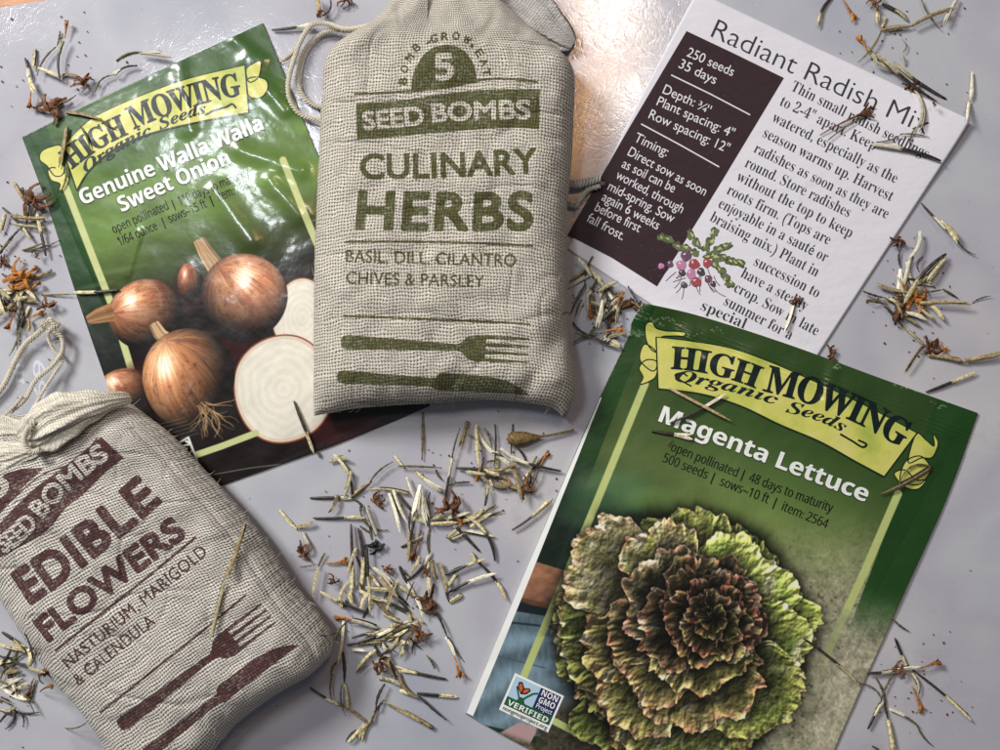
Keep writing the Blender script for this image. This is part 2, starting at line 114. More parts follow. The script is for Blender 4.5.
[82,50,286,36,24,0,0,36,94,95,45,48,17,21,11,20,7,22,2,22,-4,26,-13,20,-20,10,-25,4,-25,-2,-21,-6,-20,-12,-20,-14,-24,30,22,16,26,14,29,9,33,3,30,-3,27,-8,21,-14,16,-19,10,-24,4,-27,-4,-27,-8,-25,-14,-25,-18,-24,-48,-50,-74,-74,0,-2,180,0,0,-40],
[82,52,286,11,182,0,0,81,-172,0,0,37,168,241,46,0,0,-239,52,0,0,-39,-52,0,0,-81,8,54,120,128,0,0,113,0,45,2,34,-2,0,-10,-20,-12,-19],
[82,53,286,40,124,-5,-26,1,-26,4,-22,6,-18,8,0,42,20,-10,24,-7,24,-5,24,-2,36,5,28,15,14,14,8,20,2,24,-5,30,-16,24,-27,14,-41,4,-32,-2,-29,-6,-22,14,14,169,178,0,0,-40,-141,0,-9,-103,24,3,32,2,34,-3,29,-9,24,-15,18,-22,11,-25,4,-31,-4,-34,-12,-30,-20,-23,-26,-18,-33,-11],
[82,54,286,44,149,-5,-33,5,-28,12,-25,22,-19,30,-12,40,-4,48,1,38,5,38,10,36,15,32,21,27,28,21,37,14,46,4,23,-1,21,-3,0,-38,-20,4,-23,2,-32,-3,-26,-9,-20,-13,-16,-18,-11,-21,-8,-25,-5,-27,-2,-28,2,0,14,16,18,14,24,8,29,4,29,-4,25,-9,21,-15,16,-22,10,-27,2,-32,-3,-35,-10,-29,-17,-24,-23,-18,-27,-11,20,148,32,29,5,23,15,14,26,5,37,-5,31,-12,23,-22,15,-30,5,-22,-3,-19,-6,-15,-12,-12,-14,-8,-14,-2,-16,2,-22,6,-21,11,-19,15,-16,19,-10],
[82,56,286,43,144,-5,-36,3,-29,8,-23,14,-18,20,-10,23,-4,28,3,23,8,20,11,16,16,14,18,12,18,10,-24,17,-20,20,-14,24,-4,30,4,25,10,22,16,16,22,12,26,8,28,2,44,-6,34,-16,16,-17,10,-21,4,-26,-3,-20,-7,-17,-10,-15,-14,-13,-34,-22,40,-23,16,-15,12,-17,8,-18,3,-24,-3,-28,-11,-23,-17,-19,-24,-16,-28,-8,17,144,206,24,12,20,14,14,19,4,24,-4,22,-14,17,-20,9,-26,3,-25,-3,-20,-9,-13,-17,-5,-22,2,-17,7,-14,10,-12,14,-9,17,143,30,32,4,24,14,14,19,5,25,-5,24,-15,20,-24,16,-31,14,-8,2,-29,-14,-21,-18,-13,-20,-4,-26,4,-24,14,-18,24,-14],
[82,58,110,12,54,229,-14,-4,-12,-11,-4,-15,4,-15,12,-11,14,-4,16,4,10,11,4,15,-4,15,-10,11,12,54,56,-14,-4,-12,-12,-4,-14,4,-16,12,-10,14,-4,16,4,10,10,4,16,-4,14,-10,12],
[82,97,280,37,108,-5,-34,5,-27,14,-13,16,-8,20,-3,24,3,25,11,21,17,16,40,17,58,7,45,2,0,16,-3,28,-12,18,-17,10,-23,3,-21,-1,-19,-5,-36,-15,-14,34,20,8,22,8,24,5,26,1,42,-5,30,-16,14,-17,8,-23,2,-29,0,-182,-32,0,-8,38,-2,0,-18,-19,-19,-13,-23,-8,14,118,30,30,5,26,15,17,23,5,34,0,24,-39,-1,-43,-6,-26,-10,-14,-18,-6,-22,4,-20,10,-13,16,-8],
[82,99,240,32,150,-5,-34,3,-29,12,-25,18,-18,26,-12,36,-4,42,4,46,12,35,20,27,25,18,30,12,34,3,39,-4,32,-11,-14,-36,-28,8,-30,4,-34,-6,-25,-19,-15,-31,-5,-45,5,-43,14,-31,15,-15,19,-8,24,-3,20,1,18,4,31,10,0,-38,-29,-12],
[82,100,308,29,138,-5,-32,4,-26,11,-22,20,-17,26,-10,36,-3,42,3,42,10,34,17,28,22,20,27,11,31,4,28,-3,23,-8,17,-13,15,-15,3,0,-2,19,-1,20,0,107,44,0,0,-380,-35,0,-7,36,-2,0,-14,-16,-18,-13,-23,-9,21,144,32,26,2,20,8,14,13,13,29,5,41,0,8,-4,44,-13,33,-14,14,-21,10,-26,2,-22,-2,-18,-10,-13,-16,-13,-33,-5,-43,5,-42,13,-32,13,-14,18,-10],
[82,101,282,31,156,-5,-36,4,-30,11,-27,20,-19,27,-12,34,-4,41,3,41,11,35,18,28,24,20,28,13,34,4,32,-3,28,-12,21,-18,17,-24,9,-30,3,-34,0,-26,-183,0,7,-40,16,-30,27,-18,35,-6,24,2,22,4,40,13,0,-39,-40,-13,-22,-3,9,74,160,136,0,-4,32,-12,24,-20,16,-28,5,-28,-5,-22,-15,-15,-25],
[82,102,172,25,54,0,0,234,-46,0,0,20,46,16,0,15,3,31,7,26,14,18,27,17,37,5,29,-2,23,-6,-12,-35,-18,5,-22,2,-19,-3,-13,-11,-9,-19,-3,-27,0,-18,68,0,0,-34,-68,0,0,-234],
[82,105,129,16,65,312,-10,2,-9,6,-5,8,-2,12,2,13,5,9,9,5,10,1,9,-1,9,-5,5,-9,2,-13,-2,-12,-5,-8,-9,-6,4,42,0,0,268,44,0,0,-268],
[82,108,129,4,42,0,0,380,44,0,0,-380],
[82,109,468,43,42,0,0,268,36,0,6,-36,3,0,15,18,19,12,21,8,24,3,37,-5,27,-15,18,-25,2,0,16,20,22,14,23,8,25,3,40,-6,28,-17,18,-30,5,-46,0,-174,-43,0,0,172,-6,36,-18,21,-31,7,-33,-6,-22,-16,-14,-28,-4,-38,0,-148,-43,0,0,172,-6,36,-19,21,-30,7,-24,-3,-19,-8,-13,-14,-12,-31,-4,-41,0,-139],
[82,110,309,26,42,0,0,268,36,0,6,-36,3,0,15,18,21,12,23,8,26,3,42,-6,30,-17,14,-19,8,-25,2,-32,0,-174,-43,0,0,172,-7,36,-20,21,-33,7,-27,-3,-20,-8,-14,-14,-13,-31,-5,-41,0,-139],
[82,111,302,24,150,-5,-33,4,-29,13,-26,19,-18,28,-12,35,-4,40,3,42,11,34,19,27,25,20,30,12,36,4,34,-4,30,-12,25,-20,19,-27,12,-34,4,-42,-4,-40,-12,-35,-18,-27,-26,-21,-30,-12,20,152,32,24,2,20,10,15,16,15,32,4,42,-4,43,-15,32,-15,15,-20,9,-25,3,-25,-3,-20,-9,-14,-15,-14,-32,-5,-43,5,-42,14,-32,14,-16,20,-10],
[82,112,308,29,42,-120,0,388,36,0,6,-36,2,0,14,16,18,13,23,9,29,3,31,-4,27,-11,22,-20,16,-26,10,-35,4,-43,-4,-42,-10,-34,-16,-28,-22,-19,-28,-12,-30,-4,-29,3,-23,9,-18,13,-14,14,-2,0,2,-22,0,-22,0,-110,22,163,32,23,3,18,10,13,16,10,21,5,24,2,29,-4,41,-13,32,-14,16,-19,9,-22,3,-24,-2,-20,-8,-14,-13,-12,-29,-6,-41,0,-9,4,-44,13,-32,13,-14,21,-10],
[82,114,206,21,42,0,0,268,36,0,6,-49,2,0,14,21,19,17,23,12,26,4,16,-1,15,-2,-5,-40,-14,2,-16,1,-20,-3,-18,-8,-16,-14,-12,-18,-9,-22,-3,-25,0,-143],
[82,115,240,53,110,-5,-26,1,-22,4,-20,5,-16,7,0,40,39,-14,23,-6,23,-2,29,3,20,9,10,12,4,16,-1,10,-4,8,-7,8,-12,8,-42,18,-44,20,-16,11,-12,13,-8,16,-2,20,2,21,10,17,16,14,32,14,40,5,24,-1,22,-4,40,-13,-16,-35,-35,12,-19,4,-19,1,-24,-2,-17,-7,-11,-10,-3,-14,1,-10,5,-8,8,-8,14,-7,40,-17,44,-20,16,-11,12,-13,6,-16,3,-20,-3,-24,-10,-20,-16,-15,-34,-15],
[82,116,180,26,124,-5,-20,2,-18,5,-16,10,-13,16,-8,21,-3,29,0,156,-38,0,0,21,38,17,18,58,26,0,0,-62,78,0,0,-34,-78,0,0,-155,3,-21,9,-15,13,-9,17,-3,20,2,18,3,0,-33,-20,-6],
[82,117,309,26,137,-5,-43,6,-30,17,-14,19,-8,25,-2,30,0,176,44,0,0,-172,6,-36,20,-22,34,-6,26,2,20,8,16,14,12,31,4,41,0,140,44,0,0,-268,-36,0,-6,36,-2,0,-16,-18,-20,-13,-24,-7],
[82,119,393,29,79,0,-73,268,45,0,37,-142,10,-44,8,-36,2,0,4,20,6,27,8,25,47,150,48,0,46,-150,11,-38,7,-34,2,0,7,34,11,46,37,142,46,0,-75,-268,-51,0,-46,152,-12,40,-7,30,-2,0,-7,-30,-11,-41,-48,-151],
[82,121,255,25,42,-120,-21,1,-15,3,0,35,13,-2,16,-1,21,3,16,10,13,15,9,20,14,35,-108,269,48,0,58,-152,13,-38,9,-36,2,0,10,34,13,40,55,152,47,0,-115,-305,-16,-34,-20,-27,-27,-16],
[82,124,130,4,46,-115,38,0,0,456,-38,0],
[82,126,292,21,12,99,24,17,24,12,24,4,29,-6,31,-12,32,-14,31,-6,26,5,25,11,22,16,0,42,-35,-24,-35,-10,-29,6,-31,14,-32,12,-31,6,-27,-4,-24,-11,-24,-17],
[73,72,378,59,-25,0,0,12,14,0,11,4,9,5,7,9,13,34,57,210,2,14,2,12,-2,10,-7,8,-11,4,-16,2,0,12,157,0,0,-12,-15,-2,-10,-2,-10,-6,-6,-10,-12,-32,-24,-84,120,0,24,86,4,26,-2,10,-7,8,-11,4,-16,2,0,12,157,0,0,-12,-25,-4,-8,-5,-8,-9,-12,-32,-57,-213,-5,-25,2,-11,7,-7,11,-4,16,-2,0,-12,-157,0,0,12,14,0,11,4,9,5,7,9,13,34,27,100,-120,0,-27,-103,-5,-26,4,-13,12,-7,20,-3,0,-12],
[73,79,356,30,133,-8,-34,3,-29,11,-24,18,-18,25,-10,30,-4,35,4,37,10,37,17,36,23,34,26,30,29,24,31,18,34,11,34,3,35,-3,29,-11,25,-18,17,-24,12,-30,3,-34,-3,-38,-10,-37,-16,-37,-22,-34,-27,-30,-31,-24,-32,-18,-34,-11,25,137,10,22,4,21,12,19,19,27,43,22,58,16,62,6,52,-4,29,-10,21,-16,13,-21,4,-19,-3,-18,-11,-18,-17,-16,-20,-18,-30,-14,-32,-13,-36,-9,-36,-6,-34,-2,-32,4,-28,10,-22,16,-12],
[73,83,274,70,114,-8,-32,4,-39,12,-15,2,-10,-3,-11,-13,-13,0,26,114,14,0,0,-4,4,-41,15,-29,23,-18,32,-6,16,2,15,6,13,11,10,13,6,14,2,16,-2,15,-6,13,-8,13,-13,14,-35,33,-32,32,-10,14,-7,14,-4,14,-1,16,4,26,10,23,16,19,20,14,25,10,27,2,31,-2,35,-10,12,-3,12,3,10,11,14,0,-24,-103,-14,0,0,6,0,5,-2,21,-6,18,-10,16,-13,12,-15,6,-18,3,-20,-4,-16,-11,-12,-18,-4,-20,2,-14,8,-14,22,-26,18,-16,16,-15,22,-21,16,-23,10,-25,4,-26,-4,-30,-10,-25,-16,-20,-24,-15,-29,-10],
[73,97,250,37,40,-6,-22,4,-17,12,-11,20,-4,24,2,28,8,28,12,28,16,26,18,22,20,20,32,18,29,6,17,-3,13,-11,7,-18,8,28,53,0,-41,-146,-8,-25,-2,-13,2,-9,6,-3,14,9,20,26,11,-7,-25,-36,-26,-22,-26,-6,-16,3,-11,11,-3,18,1,13,3,17,-18,-28,-19,-19,-21,-11,20,69,30,11,4,12,8,11,12,11,16,18,40,12,40,4,34,-2,14,-7,8,-11,3,-12,-3,-11,-10,-12,-14,-11,-19,-20,-45,-10,-32,-4,-26,3,-16,7,-10],
[73,99,206,46,69,-7,-32,5,-24,16,-15,25,-5,33,5,37,14,37,23,32,31,28,34,18,33,6,24,-3,19,-10,11,-15,4,-16,-2,-14,-7,-12,-10,-6,-13,-2,-11,1,-9,5,-6,8,-2,11,1,7,4,8,4,12,-2,8,-10,3,-12,-3,-12,-10,-12,-16,-12,-20,-10,-22,-8,-24,-5,-24,-1,-22,2,-21,8,-15,11,-10,15,-2,20,4,20,16,20,26,14,-10,-30,-38,-32,-24],
[73,100,249,45,41,-7,-22,5,-17,12,-10,22,-4,29,2,24,7,25,11,25,14,25,16,22,20,20,32,22,32,6,20,-2,16,-9,19,65,3,13,1,9,-1,8,-6,5,-22,3,0,14,50,6,53,8,-79,-288,-4,-17,-1,-9,1,-4,5,-2,6,2,7,7,20,27,11,-8,-20,-28,-18,-20,-17,-13,-18,-4,-18,3,-10,12,-3,18,1,14,4,16,-19,-28,-19,-19,-20,-12,20,72,31,11,3,11,9,12,14,10,17,18,40,12,40,4,32,-4,18,-14,7,-10,-3,-10,-8,-22,-28,-20,-38,-15,-40,-4,-19,-1,-17,1,-11,5,-9,6,-5],
[73,101,200,32,65,-7,-29,5,-24,16,-15,26,-5,33,3,27,9,28,14,26,18,25,22,21,24,16,24,11,25,3,23,-2,17,-10,11,-14,4,-20,-8,-28,-24,-26,-40,-23,-56,-15,-2,-26,2,-16,7,-13,11,-8,15,-3,19,6,18,14,18,25,14,-9,-27,-38,-31,-24,14,62,109,23,7,19,12,17,14,13,16,8,18,2,18,-1,8,-3,7,-6,3,-6,2,-17,-6,-17,-20,-18,-34],
[73,103,222,54,58,-104,-41,4,-31,12,-18,17,-6,21,4,18,11,13,19,12,28,11,-20,16,-6,18,2,12,9,12,13,12,20,11,-16,12,-10,13,-8,14,-2,16,4,24,11,21,17,19,21,14,25,10,27,2,37,-6,34,-18,43,0,-3,-21,-28,0,2,-9,0,-8,-3,-24,-11,-22,-18,-18,-22,-14,-26,-10,-28,-2,-26,1,-10,-9,-3,-8,5,-8,16,-7,30,-9,36,-14,14,-8,10,-10,10,-15,4,-18,-4,-21,-12,-19,-18,-15,-22,-12,-28,-7,18,86,93,13,3,13,10,10,15,8,19,6,21,2,23,-3,16,-7,10,-12,4,-13,-4,-13,-10,-10,-16,-8,-19,-6,-21,-2,-22,2,-16,8,-10,15,63,-87,24,3,18,8,11,12,4,15,-4,15,-13,10,-23,10,-35,11,-22,-13,-13,-14,-4,-16,4,-16,12,-14,18,-8],
[73,105,144,16,98,276,-13,3,-11,7,-6,10,-3,14,3,12,6,11,11,7,13,2,12,-2,12,-7,6,-11,3,-12,-3,-14,-6,-10,-12,-7,25,36,-6,-14,2,-12,8,-7,12,-3,14,3,18,5,17,25,92,5,19,2,13,-6,11,-15,3,-5,0,0,13,52,6,46,8,-46,-166,-4,-23,2,-7,6,-2,15,8,21,27,10,-7,-26,-36,-26,-22],
[73,110,266,46,158,-7,-18,4,-12,13,-3,20,5,32,16,52,18,51,4,19,-2,8,-8,2,-18,-6,-18,-18,-20,-28,-16,-29,-14,-33,-12,-38,-11,-42,-59,0,42,157,5,22,1,10,-4,11,-16,3,-4,0,-2,13,100,14,-26,-86,28,38,25,28,25,16,26,4,22,-4,12,-12,4,-21,-4,-25,-12,-42,-27,-84,2,-8,7,-2,6,2,8,7,18,26,12,-7,-21,-30,-19,-20,-19,-13],
[73,114,194,29,-10,0,42,157,5,22,1,10,-4,11,-16,3,-4,0,-2,13,100,14,-27,-90,23,41,20,27,18,17,10,4,10,1,15,-3,9,-11,3,-19,-2,-15,-5,-10,-10,-8,-12,-2,-14,4,-12,11,-4,3,-17,-13,-23,-37,-24,-58,-21,-72],
[73,115,188,54,68,-7,-21,3,-26,8,-10,2,-9,-3,-7,-8,-13,2,13,84,15,-3,7,-38,17,-22,26,-8,16,4,10,9,3,16,-4,19,-15,21,-19,24,-13,18,-9,17,-6,16,-2,16,5,24,14,19,20,13,26,4,22,-2,26,-6,4,-2,5,0,9,2,6,6,13,0,-11,-76,-13,2,-10,34,-16,20,-21,6,-12,-2,-8,-4,-6,-8,-2,-10,5,-18,15,-22,16,-19,15,-20,13,-25,4,-12,2,-13,-3,-18,-7,-17,-12,-14,-14,-10,-18,-6]]
# ---------------------------------------------------------------- helpers
def srgb(r, g, b):
    f = lambda c: (c/255/12.92) if c/255 <= .04045 else ((c/255+.055)/1.055)**2.4
    return (f(r), f(g), f(b), 1)
class NT:
    """small wrapper that builds node materials"""
    def __init__(s, name):
        s.m = bpy.data.materials.new(name); s.m.use_nodes = True; s.t = s.m.node_tree; s.N = s.t.nodes
        s.b = s.N['Principled BSDF']
    def n(s, kind, **kw):
        nd = s.N.new('ShaderNode'+kind)
        for k, v in kw.items():
            if k in ('inp',):
                for i, x in v.items(): s.plug(nd.inputs[i], x)
            else: setattr(nd, k, v)
        return nd
    def plug(s, sock, x):
        if isinstance(x, bpy.types.NodeSocket): s.t.links.new(x, sock)
        elif isinstance(x, bpy.types.Node): s.t.links.new(x.outputs[0], sock)
        else: sock.default_value = x
    def math(s, op, a, b=0.0, c=None, clamp=False):
        nd = s.N.new('ShaderNodeMath'); nd.operation = op; nd.use_clamp = clamp
        s.plug(nd.inputs[0], a); s.plug(nd.inputs[1], b)
        if c is not None: s.plug(nd.inputs[2], c)
        return nd.outputs[0]
    def mix(s, f, a, b, blend='MIX'):
        nd = s.N.new('ShaderNodeMix'); nd.data_type = 'RGBA'; nd.blend_type = blend
        s.plug(nd.inputs[0], f); s.plug(nd.inputs[6], a); s.plug(nd.inputs[7], b); return nd.outputs[2]
    def noise(s, vec, scale, detail=2.0, rough=.5, out=0):
        nd = s.N.new('ShaderNodeTexNoise'); s.plug(nd.inputs['Vector'], vec); nd.inputs['Scale'].default_value = scale
        nd.inputs['Detail'].default_value = detail; nd.inputs['Roughness'].default_value = rough; return nd.outputs[out]
    def ramp(s, f, stops):
        nd = s.N.new('ShaderNodeValToRGB'); s.plug(nd.inputs[0], f); e = nd.color_ramp.elements
        while len(e) < len(stops): e.new(.5)
        for i, (p, c) in enumerate(stops):
            e[i].position = p; e[i].color = c if len(c) == 4 else (*c, 1)
        return nd.outputs[0]
    def coord(s, scale=(1, 1, 1), out='Object', rot=(0, 0, 0)):
        tc = s.N.new('ShaderNodeTexCoord'); mp = s.N.new('ShaderNodeMapping')
        s.t.links.new(tc.outputs[out], mp.inputs[0]); mp.inputs['Scale'].default_value = scale; mp.inputs['Rotation'].default_value = rot
        return mp.outputs[0]
    def bump(s, h, dist, strength=1.0, normal=None):
        nd = s.N.new('ShaderNodeBump'); s.plug(nd.inputs['Height'], h); nd.inputs['Distance'].default_value = dist
        nd.inputs['Strength'].default_value = strength
        if normal is not None: s.plug(nd.inputs['Normal'], normal)
        return nd.outputs[0]
    def set(s, **kw):
        for k, v in kw.items(): s.plug(s.b.inputs[k.replace('_', ' ')], v)
        return s.m
def tag(o, label=None, cat=None, group=None, kind=None):
    if label: o['label'] = label
    if cat: o['category'] = cat
    if group: o['group'] = group
    if kind: o['kind'] = kind
    return o
def empty(name, loc, label, cat, group=None):
    o = bpy.data.objects.new(name, None); COL.objects.link(o); o.location = loc; o.empty_display_size = .01
    return tag(o, label, cat, group)
def world_loc(o):
    p = np.zeros(3)
    while o is not None: p = p+np.array(o.location); o = o.parent
    return p
def mesh_obj(name, V, F, mats, parent=None, smooth=True, normals=None, mi=None):
    """V Nx3 world coordinates, F faces; kept in world coordinates below a parent by offsetting"""
    V = np.asarray(V, np.float64)
    if parent is not None: V = V-world_loc(parent)
    me = bpy.data.meshes.new(name)
    F3 = isinstance(F, np.ndarray)
    if F3:
        n, k = F.shape
        me.vertices.add(len(V)); me.vertices.foreach_set('co', V.astype(np.float32).ravel())
        me.loops.add(n*k); me.loops.foreach_set('vertex_index', F.astype(np.int32).ravel())
        me.polygons.add(n); me.polygons.foreach_set('loop_start', np.arange(0, n*k, k, dtype=np.int32))
        me.update(calc_edges=True)
    else:
        me.from_pydata([tuple(v) for v in V], [], F)
    if smooth: me.polygons.foreach_set('use_smooth', np.ones(len(me.polygons), bool))
    for m in (mats if isinstance(mats, (list, tuple)) else [mats]): me.materials.append(m)
    if mi is not None: me.polygons.foreach_set('material_index', np.asarray(mi, np.int32))
    me.update(); me.validate()
    if normals is not None: me.normals_split_custom_set_from_vertices([tuple(n) for n in normals])
    o = bpy.data.objects.new(name, me); COL.objects.link(o)
    if parent is not None: o.parent = parent
    return o

# ---------------------------------------------------------------- lettering: outlines read once from the built-in face
GL = {}
def read_face(key, chars):
    """the built-in sans; one character per line, a bar marks its advance"""
    chars = sorted(set(chars)-{' '}); cu = bpy.data.curves.new('lettering', 'FONT'); cu.space_line = 4
    cu.body = '\n'.join(c+'|' for c in chars)
    ob = bpy.data.objects.new('lettering', cu); COL.objects.link(ob)
    cv = ob.to_curve(bpy.context.evaluated_depsgraph_get())
    rows = {}
    for sp in cv.splines:
        pts = sp.bezier_points; P = []; n = len(pts)
        for i in range(n):
            q0, q3 = pts[i].co, pts[(i+1) % n].co; q1, q2 = pts[i].handle_right, pts[(i+1) % n].handle_left; d = q3-q0; L = max(d.length, 1e-6)
            f = max(abs(d.x*(q.y-q0.y)-d.y*(q.x-q0.x))/L for q in (q1, q2)); m = 1 if f < .003 else (2 if f < .02 else (3 if f < .06 else (4 if f < .12 else 5)))
            for j in range(m):
                t = j/m; q = (1-t)**3*q0+3*(1-t)**2*t*q1+3*(1-t)*t*t*q2+t**3*q3; P.append((q.x, q.y))
        cy = sum(p[1] for p in P)/len(P); rows.setdefault(int(round((.3-cy)/4)), []).append(P)
    for i, ch in enumerate(chars):
        R = rows.get(i, [])
        if len(R) < 2: continue
        R.sort(key=lambda P: min(p[0] for p in P)); bar = R[-1]; GL[key+ch] = (min(p[0] for p in bar)-.10, [[(x, y+4*i) for x, y in P] for P in R[:-1]])
    ob.to_curve_clear(); bpy.data.objects.remove(ob); bpy.data.curves.remove(cu)
read_face('G', 'ABCDEFGHIJKLMNOPQRSTUVWXYZabcdefghijklmnopqrstuvwxyz0123456789,.&:\'"()-~/|¾é')
# four further faces as plain numbers: face, character, advance, then each ring as its length and its steps (1/500 em)
for rec in OUTLINES:
    i = 3; polys = []
    while i < len(rec):
        n = rec[i]; i += 1; x = y = 0; P = []
        for k in range(n): x += rec[i]; y += rec[i+1]; i += 2; P.append((x/500., y/500.))
        polys.append(P)
    GL[chr(rec[0])+chr(rec[1])] = (rec[2]/500., polys)
CAPH = {'G': max(p[1] for p in GL['GH'][1][0]), 'B': max(p[1] for p in GL['BH'][1][0]), 'N': max(p[1] for p in GL['NI'][1][0]),
        'R': max(p[1] for P in GL['Rl'][1] for p in P)*.94, 'C': .7, 'I': max(p[1] for p in GL['IH'][1][0])}
def layout(text, font, track=0.0):
    """list of (polys, x offset) in glyph units, ink-to-ink width"""
    out = []; x = 0
    for ch in text:
        if ch == ' ': x += .27+track; continue
        g = GL.get(font+ch) or GL.get('G'+ch) or GL.get('N'+ch)
        if g is None: x += .3; continue
        out.append((g[1], x)); x += g[0]+track
    xs = [p[0]+ox for P, ox in out for q in P for p in q]
    return out, min(xs), max(xs)
def grown(P, d):
    """outline moved outwards by d (counters shrink), for a heavier or lighter cut of a letter"""
    n = len(P); r = []
    for i in range(n):
        ax, ay = P[i-1]; bx, by = P[i]; cx, cy = P[(i+1) % n]
        u = (bx-ax, by-ay); v = (cx-bx, cy-by); lu = math.hypot(*u) or 1e-6; lv = math.hypot(*v) or 1e-6
        nx = -(u[1]/lu+v[1]/lv); ny = (u[0]/lu+v[0]/lv); m = nx*nx+ny*ny
        k = min(2/m if m > .3 else 3, 3)*d; r.append((bx+nx*k, by+ny*k))
    return r
SIGN = 1 if sum(GL['BH'][1][0][i-1][0]*GL['BH'][1][0][i][1]-GL['BH'][1][0][i][0]*GL['BH'][1][0][i-1][1] for i in range(len(GL['BH'][1][0]))) < 0 else -1
def text_polys(text, font, p0, p1, cap, mid=None, shear=0.0, track=0.0, off=0.0):
    """closed outlines in photograph pixels; baseline runs p0..p1 (through mid when given), cap height in px.
    returns a list of glyphs, each a list of outlines"""
    lay, a, b = layout(text, font, track); ch = CAPH[font]
    p0 = np.array(p0, float); p1 = np.array(p1, float)
    if mid is not None:
        c = 2*np.array(mid, float)-.5*p0-.5*p1
        B = lambda t: (1-t)**2*p0+2*t*(1-t)*c+t*t*p1
        D = lambda t: 2*(1-t)*(c-p0)+2*t*(p1-c)
    else:
        B = lambda t: p0+(p1-p0)*t
        D = lambda t: p1-p0
    res = []
    for P, ox in lay:
        g = []
        for q in P:
            r = []
            if off: q = grown(q, off*SIGN)
            for (x, y) in q:
                h = y/ch*cap; t = (x+ox-a)/(b-a); d = D(t); L = np.hypot(*d); tx = d/L; nx = np.array([tx[1], -tx[0]])
                r.append(tuple(B(t)+nx*h+tx*h*shear))
            g.append(r)
        res.append(g)
    return res

def tess(outlines):
    """triangulate one glyph (outer rings and holes) -> points, triangles"""
    def area(P): return .5*sum(P[i][0]*P[(i+1) % len(P)][1]-P[(i+1) % len(P)][0]*P[i][1] for i in range(len(P)))
    def inside(pt, P):
        c = False; x, y = pt
        for i in range(len(P)):
            (ax, ay), (bx, by) = P[i], P[(i+1) % len(P)]
            if (ay > y) != (by > y) and x < (bx-ax)*(y-ay)/(by-ay)+ax: c = not c
        return c
    outs = []; ol = sorted([p for p in outlines if len(p) > 2], key=lambda p: -abs(area(p)))
    for P in ol:
        host = [o for o in outs if inside(P[0], o[0])]
        if host and not any(inside(P[0], h) for h in host[0][1:]): host[0].append(P)
        else: outs.append([P])
    V = []; T = []
    for o in outs:
        flat = [p for r in o for p in r]; base = len(V); V += flat
        tri = geometry.tessellate_polygon([[Vector((p[0], p[1], 0)) for p in r] for r in o])
        T += [tuple(base+i for i in t) for t in tri]
    return V, T
def subdiv(V, T, L):
    V = [tuple(v) for v in V]; T = list(T)
    for it in range(8):
        mid = {}; new = []; again = False
        def m(a, b):
            k = (a, b) if a < b else (b, a)
            if k not in mid:
                if math.hypot(V[a][0]-V[b][0], V[a][1]-V[b][1]) > L:
                    V.append(((V[a][0]+V[b][0])/2, (V[a][1]+V[b][1])/2)); mid[k] = len(V)-1
                else: mid[k] = -1
            return mid[k]
        for (a, b, c) in T:
            e = [m(a, b), m(b, c), m(c, a)]; k = sum(x >= 0 for x in e)
            if k == 0: new.append((a, b, c)); continue
            again = True
            if k == 3: new += [(a, e[0], e[2]), (e[0], b, e[1]), (e[2], e[1], c), (e[0], e[1], e[2])]
            else:
                while not (e[0] >= 0 and (k == 1 or e[1] >= 0)):
                    a, b, c = b, c, a; e = [e[1], e[2], e[0]]
                if k == 1: new += [(a, e[0], c), (e[0], b, c)]
                else: new += [(e[0], b, e[1]), (a, e[0], e[1]), (a, e[1], c)]
        T = new
        if not again: break
    return V, T
def laid_print(name, layers, zf, parent, L=3.0, lift0=.00003):
    """flat ink lying on a gently curved surface: layers = [(list of glyphs (outline lists), material)], higher layers lie above lower"""
    V = []; T = []; mi = []; mats = []
    for li, (glyphs, mat) in enumerate(layers):
        mats.append(mat)
        for g in glyphs:
            v, t = tess(g)
            if not t: continue
            v, t = subdiv(v, t, L); b = len(V)
            V += [(x, y, li) for x, y in v]; T += [(a+b, c+b, d+b) for a, c, d in t]; mi += [li]*len(t)
    A = np.array(V); z = zf(A[:, 0], A[:, 1]); e = .7
    gx = (zf(A[:, 0]+e, A[:, 1])-zf(A[:, 0]-e, A[:, 1]))/(2*e*S); gy = -(zf(A[:, 0], A[:, 1]+e)-zf(A[:, 0], A[:, 1]-e))/(2*e*S)
    N = np.stack([-gx, -gy, np.ones_like(gx)], 1); N /= np.linalg.norm(N, axis=1)[:, None]
    kz = 1-z/H
    P = np.stack([(A[:, 0]-500)*S*kz, (375-A[:, 1])*S*kz, z+lift0+.00002*A[:, 2]], 1)
    F = np.array(T)
    p = P[F]; cr = np.cross(p[:, 1]-p[:, 0], p[:, 2]-p[:, 0])[:, 2]; F[cr < 0] = F[cr < 0][:, ::-1]
    return mesh_obj(name, P, F, mats, parent, normals=N, mi=mi)
def stroke(pts, w, close=False, taper=None):
    """a ribbon outline along points: one glyph with one ring"""
    pts = [np.array(p, float) for p in pts]; n = len(pts); L = []; R = []
    for i in range(n):
        a = pts[max(0, i-1)]; b = pts[min(n-1, i+1)]; d = b-a; d = d/(np.hypot(*d)+1e-9); nn = np.array([-d[1], d[0]])
        ww = w*.5*(taper[i] if taper else 1); L.append(tuple(pts[i]+nn*ww)); R.append(tuple(pts[i]-nn*ww))
    return [L+R[::-1]]
